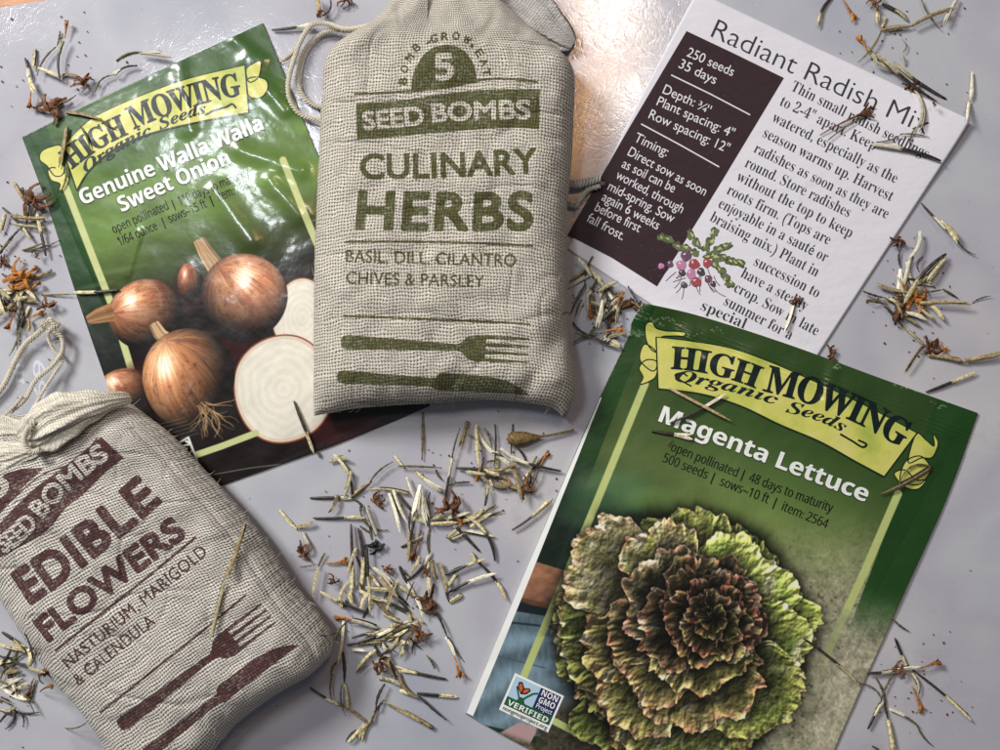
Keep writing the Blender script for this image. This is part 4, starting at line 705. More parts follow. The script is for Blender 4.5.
def paint_onion_print():
    cv = Canvas(15, 15, 435, 520, 2.0); X, Y = cv.X, cv.Y
    ca, sa = math.cos(math.radians(-24)), math.sin(math.radians(-24))
    u = (X-23)*ca+(Y-137)*sa; t = -(X-23)*sa*.72+(Y-137)*ca*.98
    n = fbm(X/40, Y/40, 3, 4)
    C = rgb(36, 74, 30)*(1+.08*n[..., None])*np.ones(X.shape+(1,), np.float32)
    k = sstep(120, 230, t)[..., None]; C = C*(1-k)+rgb(18, 24, 14)*(1+.5*n[..., None])*k
    ins = ((X-67)*1.0 > (Y-192)*.355+3)*1.0
    top = sstep(10, 90, t)[..., None]
    P = rgb(58, 92, 36)*(1-top)+rgb(108, 138, 66)*top
    P = P*(1+.18*fbm(X/30, Y/14, 8, 3)[..., None])
    dn = sstep(105, 190, t)[..., None]; P = P*(1-dn)+rgb(44, 52, 22)*dn
    dn = sstep(170, 215, t)[..., None]; P = P*(1-dn)+rgb(22, 12, 10)*dn
    i3 = ins[..., None]; C = C*(1-i3)+P*i3
    cv.C = np.clip(C, 0, 1).astype(np.float32)
    st = rgb(206, 212, 150)
    cv.line([(66, 188), (90, 250), (112, 306), (132, 372)], 7, st)
    cv.line([(283, 160), (305, 215), (330, 275)], 7, st)
    for (x, y, a, b, c) in ((150, 232, 34, 5, 30), (120, 270, 30, 4, 20), (96, 285, 22, 3, 40)):
        d = ((X-x)/a)**2+((Y-y-(X-x)*-.2)/b)**2; cv.mix((slice(None), slice(None)), np.clip(1-d, 0, 1)*.25, rgb(150, 168, 110))
    # deep reds between the bulbs
    for (x, y, a, b) in ((232, 345, 30, 26), (150, 382, 34, 24), (188, 290, 16, 26), (330, 430, 70, 18)):
        d = ((X-x)/a)**2+((Y-y)/b)**2; cv.mix((slice(None), slice(None)), np.clip(1.2-d, 0, 1)*.8, rgb(58, 14, 12))
    onion(cv, 190, 282, 13, 20, (.1, -1), 77, (150, 84, 52), .25)
    onion(cv, 124, 390, 28, 22, (-.6, -.7), 12, (186, 112, 62), .25)
    # cut halves
    def half(cx, cy, rx, ry, seed):
        w = cv.win(cx-rx-3, cy-ry-3, cx+rx+3, cy+ry+3); XX = cv.X[w]; YY = cv.Y[w]
        uu = (XX-cx)/rx; vv = (YY-cy)/ry; r = np.sqrt(uu*uu+vv*vv)*(1+.015*np.sin(4*np.arctan2(vv, uu)+seed))
        A = np.clip((1-r)*rx*cv.sc+.5, 0, 1)
        c = rgb(244, 238, 222)*(1+.03*fbm(XX/12, YY/12, seed, 3))[..., None]
        c = c*(1-.035*(.5+.5*np.cos(r*38+fbm(XX/15, YY/15, seed+3, 2)*3)))[..., None]*(1-.10*sstep(.3, 1, uu*.5+vv*.6))[..., None]
        ring = sstep(.955, .985, r)[..., None]; c = c*(1-ring)+rgb(146, 74, 50)*ring
        r2 = (np.exp(-((r-.93)/.02)**2)*.35)[..., None]; c = c*(1-r2)+rgb(196, 160, 120)*r2
        a = A[..., None]; cv.C[w] = cv.C[w]*(1-a)+c*a
    half(303, 318, 31, 40, 5)
    onion(cv, 146, 315, 39, 36, (-1, -.05), 5, (196, 122, 72), .12)
    neck(cv, [(112, 312), (98, 316), (88, 320)], 15, 7, 3)
    neck(cv, [(216, 266), (206, 252), (199, 240)], 15, 9, 6, (196, 160, 118))
    onion(cv, 243, 297, 44, 45, (-.65, -.75), 21, (206, 134, 88), .06, (.05, -.5))
    half(283, 389, 50, 55, 9)
    neck(cv, [(172, 344), (160, 334), (154, 324)], 13, 8, 9, (206, 172, 130))
    onion(cv, 188, 377, 46.5, 51, (-.55, -.8), 9, (212, 140, 82), -.06, (-.55, -.25))
    rs = np.random.RandomState(8)
    for k in range(26):
        x, y = 205+rs.uniform(-8, 10), 410+rs.uniform(-8, 6); P = [(x, y)]; a = rs.uniform(.3, 1.9)
        for j in range(5): a += rs.uniform(-.5, .5); x += math.cos(a)*5.5; y += math.sin(a)*5.5; P.append((x, y))
        cv.line(P, 1.1, rgb(196, 160, 112)*rs.uniform(.6, 1.1), .5, .9)
    # dark foot of the picture with its frame line and faint light marks
    cv.line([(193, 456), (222, 446), (256, 433)], 6.5, st)
    cv.line([(205, 476), (250, 468), (300, 462)], 1.0, rgb(150, 156, 140), op=.7)
    for k in range(6): cv.line([(160+k*3, 424+k*3.2), (184+k*3, 418+k*3)], .9, rgb(120, 112, 100), op=.6)
    # cut-off corner of a black and white seal
    cv.poly([(160, 452), (189, 436), (200, 466), (170, 482)], rgb(236, 236, 230)); cv.poly([(160, 455), (187.4, 439), (197.4, 464.6), (170, 479)], rgb(14, 16, 14))
    return cv
# ---------------------------------------------------------------- materials
def mat_sheet():
    k = NT('pale_glossy_sheet'); co = k.coord()
    big = k.noise(co, 14, 3, .55); fine = k.noise(co, 90, 4, .6)
    c = k.ramp(big, [(.34, srgb(160, 164, 176)), (.45, srgb(182, 184, 189)), (.54, srgb(172, 171, 180)), (.66, srgb(192, 190, 191))])
    c = k.mix(k.math('MULTIPLY', fine, .18), c, srgb(150, 148, 160))
    # faint brushed wiping marks
    st = k.noise(k.coord((60, 900, 1), rot=(0, 0, .5)), 1, 3, .6)
    c = k.mix(k.math('MULTIPLY', st, .14), c, srgb(206, 202, 214))
    # hair-fine crinkles that only show where a lamp glances off
    warp = k.noise(co, 120, 2, .5, out=1)
    vec = k.n('VectorMath', operation='MULTIPLY_ADD'); k.plug(vec.inputs[0], warp); vec.inputs[1].default_value = (.010, .010, 0); k.plug(vec.inputs[2], co)
    v1 = k.n('TexVoronoi', feature='DISTANCE_TO_EDGE'); k.plug(v1.inputs['Vector'], vec); v1.inputs['Scale'].default_value = 330
    v2 = k.n('TexVoronoi', feature='DISTANCE_TO_EDGE'); k.plug(v2.inputs['Vector'], vec); v2.inputs['Scale'].default_value = 900
    e1 = k.math('MULTIPLY', k.math('MINIMUM', v1.outputs[0], .10), 6.0); e2 = k.math('MULTIPLY', k.math('MINIMUM', v2.outputs[0], .12), 3.0)
    h = k.math('ADD', k.math('ADD', e1, e2), k.math('MULTIPLY', k.noise(co, 260, 3, .6), .8))
    stain = k.ramp(k.noise(co, 26, 5, .7), [(.58, (0, 0, 0)), (.66, (1, 1, 1))]); c = k.mix(k.math('MULTIPLY', stain, .26), c, srgb(140, 136, 148))
    speck = k.ramp(k.noise(co, 1100, 2, .5), [(.72, (0, 0, 0)), (.77, (1, 1, 1))]); c = k.mix(k.math('MULTIPLY', speck, .35), c, srgb(96, 90, 92))
    rough = k.math('MULTIPLY_ADD', k.noise(co, 60, 3, .6), .12, .06)
    return k.set(Base_Color=c, Roughness=rough, Normal=k.bump(h, .00005, .15), Specular_IOR_Level=.5)
def mat_wood():
    k = NT('oiled_wood'); co = k.coord((8, 60, 8), rot=(0, 0, .15))
    w = k.noise(co, 6, 6, .65); c = k.ramp(w, [(.3, srgb(96, 52, 24)), (.55, srgb(170, 106, 52)), (.75, srgb(206, 150, 88))])
    return k.set(Base_Color=c, Roughness=.45, Normal=k.bump(w, .0004, .5))
def mat_plain(name, c, rough=.5, spec=.4, noise=.08, scale=300, coat=0.0, bump=0.0):
    k = NT(name); co = k.coord(); n = k.noise(co, scale, 4, .6)
    d = tuple(max(0, x*(1-noise*3)) for x in c[:3])+(1,)
    col = k.mix(n, d, tuple(min(1, x*(1+noise*1.2)) for x in c[:3])+(1,))
    k.set(Base_Color=col, Roughness=rough, Specular_IOR_Level=spec, Coat_Weight=coat, Coat_Roughness=.16)
    if bump: k.set(Normal=k.bump(k.noise(co, scale*4, 3, .6), bump, .6))
    return k.m
def foil_bump(k, co):
    a = k.noise(co, 55, 3, .5); b = k.noise(co, 230, 4, .6); c = k.noise(co, 1500, 2, .6)
    h = k.math('ADD', k.math('MULTIPLY', a, 1.0), k.math('ADD', k.math('MULTIPLY', b, .20), k.math('MULTIPLY', c, .02)))
    return k.bump(h, .0007, .35)
def mat_print(name, coat=.8, rough=.38):
    """coated printed paper, colour from the printed picture held as a mesh attribute"""
    k = NT(name); a = k.n('Attribute', attribute_name='print'); co = k.coord()
    # halftone grain and faint rubbing of the ink
    g = k.noise(co, 2600, 2, .7); c = k.mix(k.math('MULTIPLY', g, .22), a.outputs[0], (0.0, 0.0, 0.0, 1)) 
    sc = k.ramp(k.noise(k.coord((700, 90, 1), rot=(0, 0, .9)), 1, 3, .7), [(.70, (0, 0, 0)), (.80, (1, 1, 1))])
    c = k.mix(k.math('MULTIPLY', sc, .05), c, (.8, .8, .8, 1))
    return k.set(Base_Color=c, Roughness=rough, Coat_Weight=coat*.7, Coat_Roughness=.15, Specular_IOR_Level=.25, Normal=foil_bump(k, co), Coat_Normal=foil_bump(k, co))
def mat_ink(name, c, coat=.8, rough=.4, var=.10):
    k = NT(name); co = k.coord(); n = k.noise(co, 1800, 3, .7)
    col = k.mix(k.math('MULTIPLY', n, var*2), c, tuple(x*.55 for x in c[:3])+(1,))
    return k.set(Base_Color=col, Roughness=rough, Coat_Weight=coat*.7, Coat_Roughness=.15, Specular_IOR_Level=.25, Normal=foil_bump(k, co), Coat_Normal=foil_bump(k, co))
def mat_banner():
    k = NT('lime_ribbon_ink'); co = k.coord(); n = k.noise(co, 70, 4, .6); n2 = k.noise(co, 900, 3, .7)
    c = k.ramp(n, [(.32, srgb(160, 178, 74)), (.5, srgb(204, 204, 104)), (.68, srgb(222, 212, 134))])
    c = k.mix(k.math('MULTIPLY', n2, .25), c, srgb(180, 178, 80))
    return k.set(Base_Color=c, Roughness=.4, Coat_Weight=.6, Coat_Roughness=.15, Specular_IOR_Level=.25, Normal=foil_bump(k, co), Coat_Normal=foil_bump(k, co))
def mat_card(name, c, ink=False):
    k = NT(name); co = k.coord(); n = k.noise(co, 60, 4, .6); f = k.noise(co, 2200, 3, .7)
    dirt = k.ramp(k.noise(co, 130, 5, .75), [(.58, (0, 0, 0)), (.72, (1, 1, 1))])
    col = k.mix(k.math('MULTIPLY', f, .14), c, tuple(x*.6 for x in c[:3])+(1,))
    if ink:
        specks = k.ramp(k.noise(co, 1500, 2, .5), [(.66, (0, 0, 0)), (.74, (1, 1, 1))])
        col = k.mix(k.math('MULTIPLY', specks, .10), col, srgb(150, 140, 140))
        col = k.mix(k.math('MULTIPLY', n, .22), col, srgb(78, 62, 52))
    else: col = k.mix(k.math('MULTIPLY', dirt, .22), k.mix(k.math('MULTIPLY', n, .16), col, srgb(190, 188, 196)), srgb(160, 150, 136))
    return k.set(Base_Color=col, Roughness=.6, Specular_IOR_Level=.15, Normal=k.bump(k.noise(k.coord((1, 2.2, 1), rot=(0, 0, .4)), 95, 3, .55), .0009, .35, k.bump(f, .00004, .5)))
def mat_cloth(name, light, dark, ink, hole=.9, rowbias=0.0, plain=False):
    """open plain-weave cotton: thread coordinates come from the mesh, ink sits on the threads"""
    k = NT(name); a = k.n('Attribute', attribute_name='weave'); co = k.coord()
    wv = k.n('VectorMath', operation='MULTIPLY_ADD'); k.plug(wv.inputs[0], k.noise(a.outputs[1], .22, 2, .5, out=1)); wv.inputs[1].default_value = (1.9, 1.9, 0); k.plug(wv.inputs[2], a.outputs[1])
    sp = k.n('SeparateXYZ'); k.plug(sp.inputs[0], wv)
    U, V = sp.outputs[0], sp.outputs[1]
    su = k.math('ABSOLUTE', k.math('SINE', k.math('MULTIPLY', U, math.pi))); sv = k.math('ABSOLUTE', k.math('SINE', k.math('MULTIPLY', V, math.pi)))
    iu = k.math('FLOOR', U); iv = k.math('FLOOR', V)
    par = k.math('ABSOLUTE', k.math('MODULO', k.math('ADD', iu, iv), 2.0))
    # thread crowns: warp over weft on one parity, weft over warp on the other
    h1 = k.math('MULTIPLY', k.math('POWER', su, .6), k.math('MULTIPLY_ADD', sv, .5, .5)); h2 = k.math('MULTIPLY', k.math('POWER', sv, .6), k.math('MULTIPLY_ADD', su, .5, .5))
    hh = k.n('Mix'); hh.data_type = 'FLOAT'; k.plug(hh.inputs[0], par); k.plug(hh.inputs[2], h1); k.plug(hh.inputs[3], h2)
    # uneven yarn: each row and column has its own thickness and tone
    def yarn(ix, run, seed):
        cv = k.n('CombineXYZ'); k.plug(cv.inputs[0], k.math('MULTIPLY', ix, 7.31)); k.plug(cv.inputs[1], k.math('MULTIPLY', run, .16)); cv.inputs[2].default_value = seed
        return k.noise(cv, 1.0, 2, .6)
    yu = yarn(iu, V, 1.0); yv = yarn(iv, U, 5.0)
    gap = k.math('MULTIPLY', k.math('SUBTRACT', 1.0, su), k.math('SUBTRACT', 1.0, k.math('MULTIPLY', sv, 1-rowbias*.0)))
    rows = k.math('SUBTRACT', 1.0, sv)
    gp = k.math('ADD', k.math('MULTIPLY', gap, 2.3), k.math('MULTIPLY', k.math('POWER', rows, 2.2), rowbias))
    gp = k.math('MULTIPLY', gp, k.math('MULTIPLY_ADD', k.math('ADD', yu, yv), 1.7, -.85), clamp=True)
    hmask = k.math('MULTIPLY', k.ramp(gp, [(.20, (0, 0, 0)), (.62, (1, 1, 1))]), hole)
    tone = k.math('MULTIPLY', k.math('ADD', yu, yv), .5)
    c = k.mix(k.ramp(tone, [(.34, (0, 0, 0)), (.66, (1, 1, 1))]), tuple(x*.62 for x in light[:3])+(1,), light)
    fz = k.noise(co, 3000, 3, .7); c = k.mix(k.math('MULTIPLY', fz, .22), c, tuple(x*.7 for x in light[:3])+(1,))
    flecks = k.ramp(k.noise(co, 420, 2, .5), [(.72, (0, 0, 0)), (.76, (1, 1, 1))]); c = k.mix(k.math('MULTIPLY', flecks, .30), c, srgb(120, 100, 70))
    if ink is not None:
        ia = k.n('Attribute', attribute_name='ink')
        rough_edge = k.math('ADD', ia.outputs[2], k.math('MULTIPLY', k.math('SUBTRACT', k.noise(co, 2600, 2, .6), .5), .9))
        im = k.ramp(rough_edge, [(.42, (0, 0, 0)), (.58, (1, 1, 1))])
        icol = k.mix(k.noise(co, 1500, 3, .7), tuple(x*.55 for x in ink[:3])+(1,), tuple(min(1, x*1.5) for x in ink[:3])+(1,))
        worn = k.ramp(k.noise(co, 2300, 2, .6), [(.60, (0, 0, 0)), (.74, (1, 1, 1))])
        fade = k.ramp(k.noise(co, 240, 4, .7), [(.42, (0, 0, 0)), (.66, (1, 1, 1))])
        im = k.math('MULTIPLY', im, k.math('MULTIPLY_ADD', k.math('MAXIMUM', worn, k.math('MULTIPLY', fade, k.ramp(k.noise(co, 1500, 2, .5), [(.46, (0, 0, 0)), (.6, (1, 1, 1))]))), -.34, .97))
        c = k.mix(im, c, icol)
    c = k.mix(hmask, c, dark)
    h = k.math('ADD', k.math('MULTIPLY', hh.outputs[0], 1.0), k.math('MULTIPLY', fz, .35))
    k.set(Base_Color=c, Roughness=.9, Specular_IOR_Level=.15, Sheen_Weight=.15, Normal=k.bump(h, .00022, .75))
    return k.m
def mat_yarn(name, c):
    k = NT(name); co = k.coord(); n = k.noise(co, 2500, 3, .7)
    return k.set(Base_Color=k.mix(n, tuple(x*.6 for x in c[:3])+(1,), c), Roughness=.9, Specular_IOR_Level=.1, Normal=k.bump(n, .0002, .8), Sheen_Weight=.2)

# ---------------------------------------------------------------- the table and the sheet on it
def plane_grid(x0, y0, x1, y1, z):
    return [(x0, y0, z), (x1, y0, z), (x1, y1, z), (x0, y1, z)], [(0, 1, 2, 3)]
V, F = plane_grid(-1.2, -1.2, 1.2, 1.2, -.0016)
tag(mesh_obj('table', V, F, mat_wood(), smooth=False), kind='structure')
def slab(name, P, z0, z1, mat, parent=None, bev=.0003):
    """thin flat slab from a pixel outline with a softened upper edge"""
    W = [((x-500)*S, (375-y)*S) for x, y in P]; n = len(W)
    cx = sum(w[0] for w in W)/n; cy = sum(w[1] for w in W)/n
    def ring(d, z):
        r = []
        for x, y in W:
            L = math.hypot(x-cx, y-cy); r.append((x-(x-cx)/L*d, y-(y-cy)/L*d, z))
        return r
    V = ring(0, z0)+ring(0, z1-bev)+ring(bev, z1); F = [tuple(range(n))[::-1], tuple(range(2*n, 3*n))]
    for k in (0, n):
        for i in range(n): j = (i+1) % n; F.append((k+i, k+j, k+n+j, k+n+i))
    return mesh_obj(name, V, F, mat, parent, smooth=False)
sheet_root = empty('backing_sheet', PX(500, 375, -.0012), 'pale grey glossy sheet spread under all the packets, cotton bags and seeds', 'sheet')
slab('sheet', [(-700, 1100), (1700, 1100), (1700, -258), (-700, 116)], -.0015, 0.0, mat_sheet(), sheet_root)
flat = lambda x, y: np.zeros_like(np.asarray(x, float))
pale_print = mat_ink('pale_lettering', srgb(204, 208, 220), 0.0, .5)
num = text_polys('691', 'G', (46, 398), (46, 346), 13)+text_polys('III', 'N', (24, 384), (24, 362), 8)
laid_print('printed_number', [(num, pale_print)], flat, sheet_root)

# ---------------------------------------------------------------- thin printed things (card, packets)
def coons(sides, nu, nv):
    """sides: top, bottom (left to right), left, right (top to bottom) as polylines; returns (nv, nu, 2)"""
    def res(P, n):
        P = np.array(smooth_pts(P, 12) if len(P) > 2 else P, float); d = np.r_[0, np.cumsum(np.hypot(*np.diff(P, axis=0).T))]
        t = np.linspace(0, d[-1], n); return np.stack([np.interp(t, d, P[:, 0]), np.interp(t, d, P[:, 1])], 1)
    T, B, L, R = res(sides[0], nu), res(sides[1], nu), res(sides[2], nv), res(sides[3], nv)
    u = np.linspace(0, 1, nu)[None, :, None]; v = np.linspace(0, 1, nv)[:, None, None]
    T, B, L, R = T[None], B[None], L[:, None], R[:, None]
    return (1-v)*T+v*B+(1-u)*L+u*R-((1-u)*(1-v)*T[:, :1]+u*(1-v)*T[:, -1:]+(1-u)*v*B[:, :1]+u*v*B[:, -1:])
def quads(nu, nv, off=0, flip=False):
    j, i = np.meshgrid(np.arange(nv-1), np.arange(nu-1), indexing='ij'); a = (j*nu+i).ravel()+off
    F = np.stack([a, a+nu, a+nu+1, a+1], 1)
    return F[:, ::-1] if flip else F
def ring_idx(nu, nv):
    return np.r_[np.arange(nu), np.arange(1, nv)*nu+nu-1, (nv-1)*nu+np.arange(nu-2, -1, -1), np.arange(nv-2, 0, -1)*nu]
def to_world(P, z):
    k = 1-z/H; return np.stack([(P[..., 0]-500)*S*k, (375-P[..., 1])*S*k, z], -1)
def build_leaf(name, sides, step, zf, under, mats, parent, colour=None, rim=None):
    """a sheet or flat pouch: gridded upper face following zf, side wall and underside"""
    ln = lambda P: sum(math.dist(P[i], P[i+1]) for i in range(len(P)-1))
    nu = int(max(ln(sides[0]), ln(sides[1]))/step)+2; nv = int(max(ln(sides[2]), ln(sides[3]))/step)+2
    P = coons(sides, nu, nv); Z = zf(P[..., 0], P[..., 1]); W = to_world(P, Z).reshape(-1, 3)
    F = quads(nu, nv); ri = ring_idx(nu, nv); m = len(ri)
    rim = P.reshape(-1, 2)[ri]; cen = rim.mean(0); b = len(W); i = np.arange(m); j = (i+1) % m; V = [W]; Fq = [F]; prev = ri; at = b
    for q in (0, .04, .12, .25, .42, .62, .85):
        pr = rim+(cen-rim)*q; lw = to_world(pr, zf(pr[:, 0], pr[:, 1])); lw[:, 2] = np.minimum(under(pr[:, 0], pr[:, 1]), lw[:, 2]-.00025); V.append(lw)
        cur = at+np.arange(m); Fq.append(np.stack([prev[i], prev[j], cur[j], cur[i]], 1)); prev = cur; at += m
    c = lw.mean(0); V.append(c[None]); V2 = np.vstack(V); F2 = np.vstack(Fq)
    tri = [(int(prev[i_]), int(prev[(i_+1) % m]), at) for i_ in range(m)]
    n4 = len(F2); k4 = F2.shape[1]
    me = bpy.data.meshes.new(name); Vv = V2-np.array(parent.location)
    me.vertices.add(len(Vv)); me.vertices.foreach_set('co', Vv.astype(np.float32).ravel())
    loops = np.concatenate([F2.ravel(), np.array(tri).ravel()]).astype(np.int32)
    me.loops.add(len(loops)); me.loops.foreach_set('vertex_index', loops)
    me.polygons.add(n4+len(tri)); me.polygons.foreach_set('loop_start', np.r_[np.arange(0, n4*4, 4), n4*4+np.arange(0, len(tri)*3, 3)].astype(np.int32))
    me.update(calc_edges=True)
    sm = np.zeros(len(me.polygons), bool); sm[:len(F)] = True; me.polygons.foreach_set('use_smooth', sm)
    for mt in (mats if isinstance(mats, list) else [mats]): me.materials.append(mt)
    if isinstance(mats, list) and len(mats) > 1:
        q = np.zeros(len(me.polygons), np.int32); q[len(F):] = 1; me.polygons.foreach_set('material_index', q)
    if colour is not None:
        c3 = np.ones((len(V2), 4), np.float32); c3[:b, :3] = colour(P.reshape(-1, 2)[:, 0], P.reshape(-1, 2)[:, 1]); c3[b:b+m] = c3[ri]
        at = me.color_attributes.new('print', 'BYTE_COLOR', 'POINT')
        at.data.foreach_set('color_srgb', c3.ravel())
    me.validate(); o = bpy.data.objects.new(name, me); COL.objects.link(o); o.parent = parent; add_height(W); return o

# ---- radish planting card
def zf_card(x, y):
    x = np.asarray(x, float); y = np.asarray(y, float)
    return .0006+.0016*np.exp(-(((x-972)/60)**2+((y-118)/60)**2))+.0008*np.exp(-(((x-700)/90)**2+((y+8)/60)**2))+.00012*np.sin(x*.021+y*.013)
card = empty('planting_card', PX(760, 180), 'white card about radishes with a dark brown panel, above the lettuce packet', 'card')
card_white = mat_card('card_stock', srgb(223, 221, 228)); panel_ink = mat_card('panel_brown_ink', srgb(52, 37, 44), True); black_ink = mat_card('black_card_ink', srgb(10, 10, 16)); white_ink = mat_card('white_card_ink', srgb(226, 224, 228))
build_leaf('card_sheet', [[(697, -9), (800, 40), (886, 80), (969, 119)], [(568, 249), (643, 299), (795, 396)], [(697, -9), (634, 110), (568, 249)], [(969, 119), (953, 148), (820, 352), (795, 396)]], 2.5, zf_card, lambda x, y: zf_card(x, y)-.0003, card_white, card)
panel = [[(686.5, 31), (735, 54), (784, 78), (722, 181), (657, 286.5), (612, 258), (567.5, 235), (626, 133)]]
PT = []
def dl(t, a, b, cap=9.6): 
    for g in text_polys(t, 'G', a, b, cap): PT.append(g)
def bold(gl, d):   # widen strokes a little by doubling the outline sideways
    return gl
for t, a, b in (('250 seeds', (686, 56), (732, 76.5)), ('35 days', (678, 67.5), (714.5, 84.5)), ('Depth: ', (662, 93), (693, 106.8)), ('Plant spacing: 4"', (656, 105), (732, 138)),
                ('Row spacing: 12"', (648, 118), (727, 153)), ('Timing:', (633.5, 141), (666, 156.5)), ('Direct sow as soon', (627, 155), (704, 196)), ('as soil can be', (621, 167), (673, 193)),
                ('worked, through', (615, 178), (681, 213.5)), ('mid-spring. Sow', (607, 189.5), (672, 223)), ('again 6 weeks', (601, 200), (657, 230)), ('before first', (594, 210.5), (638.5, 232.5)), ('fall frost.', (586, 221), (622, 240.5))):
    dl(t, a, b)
dl('¾', (696.5, 108.5), (705.5, 112.5), 8.5); PT.append(stroke([(709.2, 104.8), (707.9, 108)], 1.0)); PT.append(stroke([(711.8, 105.9), (710.5, 109.2)], 1.0))
dp = laid_print('dark_panel', [([panel], panel_ink)], zf_card, card, 4)
laid_print('panel_lettering', [(PT+[stroke([(671, 75), (710, 94), (750, 115)], 1.3), stroke([(641, 124), (680, 145), (719, 167)], 1.3)], white_ink)], zf_card, dp, 3, lift0=.00014)
tt = text_polys('Radiant Radish Mix', 'G', (710, 36.5), (925.5, 135), 19.5, off=.008)
laid_print('title_lettering', [(tt, black_ink)], zf_card, card)
BT = []
for t, a, b in (('Thin small radish seedlings', (790, 90), (926, 159)), ('to 2-4" apart. Keep', (779, 105), (874, 150.5)), ('watered, especially as the', (771, 121), (895, 183.5)),
                ('season warms up. Harvest', (762, 136.5), (890.5, 201.5)), ('radishes as soon as they are', (753, 152), (886, 219)), ('round. Store radishes', (744, 166.5), (848, 217.5)),
                ('without the top to keep', (735.5, 180), (850, 238)), ('roots firm. (Tops are', (726, 193.5), (828, 245)), ('enjoyable in a sauté or', (717.5, 207), (825.5, 262.5)),
                ('braising mix.) Plant in', (709, 220.5), (816, 277)), ('succession to', (753, 265), (817, 298)), ('have a steady', (740, 276.5), (805, 311)), ('crop. Sow in late', (733, 291), (816, 336)),
                ('summer for a', (723, 304.5), (790, 340)), ('special', (700, 309.5), (744, 329))):
    BT += text_polys(t, 'B', a, b, 11.0, off=-.0045)
laid_print('planting_text', [(BT, black_ink)], zf_card, card)
# bunch of radishes printed across the panel edge
rs = np.random.RandomState(3)
def blob(x, y, rx, ry, rot=0, n=18, w=.08):
    r = []; p = rs.rand()*6
    for i in range(n):
        a = i/n*2*math.pi; k = 1+w*math.sin(3*a+p)+w*.6*math.sin(5*a+p*2); X = rx*k*math.cos(a); Y = ry*k*math.sin(a)
        r.append((x+X*math.cos(rot)-Y*math.sin(rot), y+X*math.sin(rot)+Y*math.cos(rot)))
    return [r]
inkc = {n: mat_card('radish_'+n, c) for n, c in (('red', srgb(158, 52, 56)), ('pink', srgb(190, 120, 160)), ('purple', srgb(96, 52, 84)), ('plum', srgb(44, 34, 50)), ('leaf', srgb(92, 106, 58)), ('lime', srgb(190, 192, 120)), ('shade', srgb(62, 70, 44)), ('cream', srgb(226, 206, 214)))}
dk = []; lf = []; lm = []
for (x0, y0, x1, y1, n) in ((700, 255, 660, 236, 5), (702, 252, 715, 232, 3), (705, 256, 742, 262, 6), (712, 262, 732, 284, 4), (700, 250, 690, 232, 2), (708, 256, 728, 246, 3)):
    for i in range(n):
        t = (i+.8)/n; x = x0+(x1-x0)*t; y = y0+(y1-y0)*t; a = math.atan2(y1-y0, x1-x0)
        x += rs.uniform(-1.6, 1.6); y += rs.uniform(-1.8, 1.8); dk.append(blob(x, y, 5.6, 3.8, a+rs.uniform(-.4, .4), w=.2)); lf.append(blob(x+rs.uniform(-1, 1), y+rs.uniform(-1, 1), 5, 2.8, a+rs.uniform(-.5, .5), w=.25)); lm.append(blob(x+rs.uniform(-2.5, 2.5), y+rs.uniform(-2, 2), rs.uniform(1.2, 3), rs.uniform(.6, 1.4), a+rs.uniform(-.7, .7), w=.3))
roots = []; 
for (x, y, dx, dy) in ((662, 268, -14, 3), (672, 264, -10, 6), (676, 272, -10, 9), (682, 284, -6, 9), (686, 278, -13, 4), (697, 280, 3, 12), (708, 284, 8, 8), (714, 276, 6, 10), (668, 266, -12, -2), (692, 270, -16, 8), (700, 274, -2, 12)):
    roots.append(stroke(smooth_pts([(x, y), (x+dx*.5+rs.uniform(-1, 1), y+dy*.5+rs.uniform(-1, 1)), (x+dx, y+dy)], 4), .9))
rad = {'plum': [], 'purple': [], 'red': [], 'pink': [], 'cream': []}
for (x, y, r, c) in ((686, 256, 7, 'purple'), (694, 264, 7, 'red'), (707, 263, 6, 'red'), (681, 265, 6.5, 'pink'), (701, 272, 5.5, 'plum'), (691, 274, 6.5, 'pink'), (682, 273, 4.5, 'plum'), (696, 282, 6.5, 'red'), (708, 279, 5, 'purple'), (684, 285, 4.5, 'plum'), (713, 284, 4, 'plum'), (661, 266, 4, 'pink'), (670, 264, 4.5, 'purple')):
    r *= .80; rad[c].append(blob(x, y, r, r*.88, rs.rand()*3, w=.07)); tx, ty = (x-690)*.25+rs.uniform(-3, 3), 9+rs.uniform(0, 5); roots.append(stroke(smooth_pts([(x, y+r*.5), (x+tx*.6, y+ty*.6+2), (x+tx*1.6, y+ty+2)], 4), .8))
    if c != 'plum': rad['plum'].append(stroke(smooth_pts([(x-r*.8, y+r*.3), (x-r*.2, y+r*.9), (x+r*.7, y+r*.5)], 4), .9))
    rad['cream'].append(blob(x-r*.3, y-r*.35, r*.28, r*.16, rs.rand()*3, w=.2))
laid_print('radish_picture', [(roots, inkc['purple']), (dk, inkc['shade']), (lf, inkc['leaf']), (lm, inkc['lime'])]+[(rad[c], inkc[c]) for c in ('plum', 'purple', 'pink', 'red', 'cream')], zf_card, card, 4)

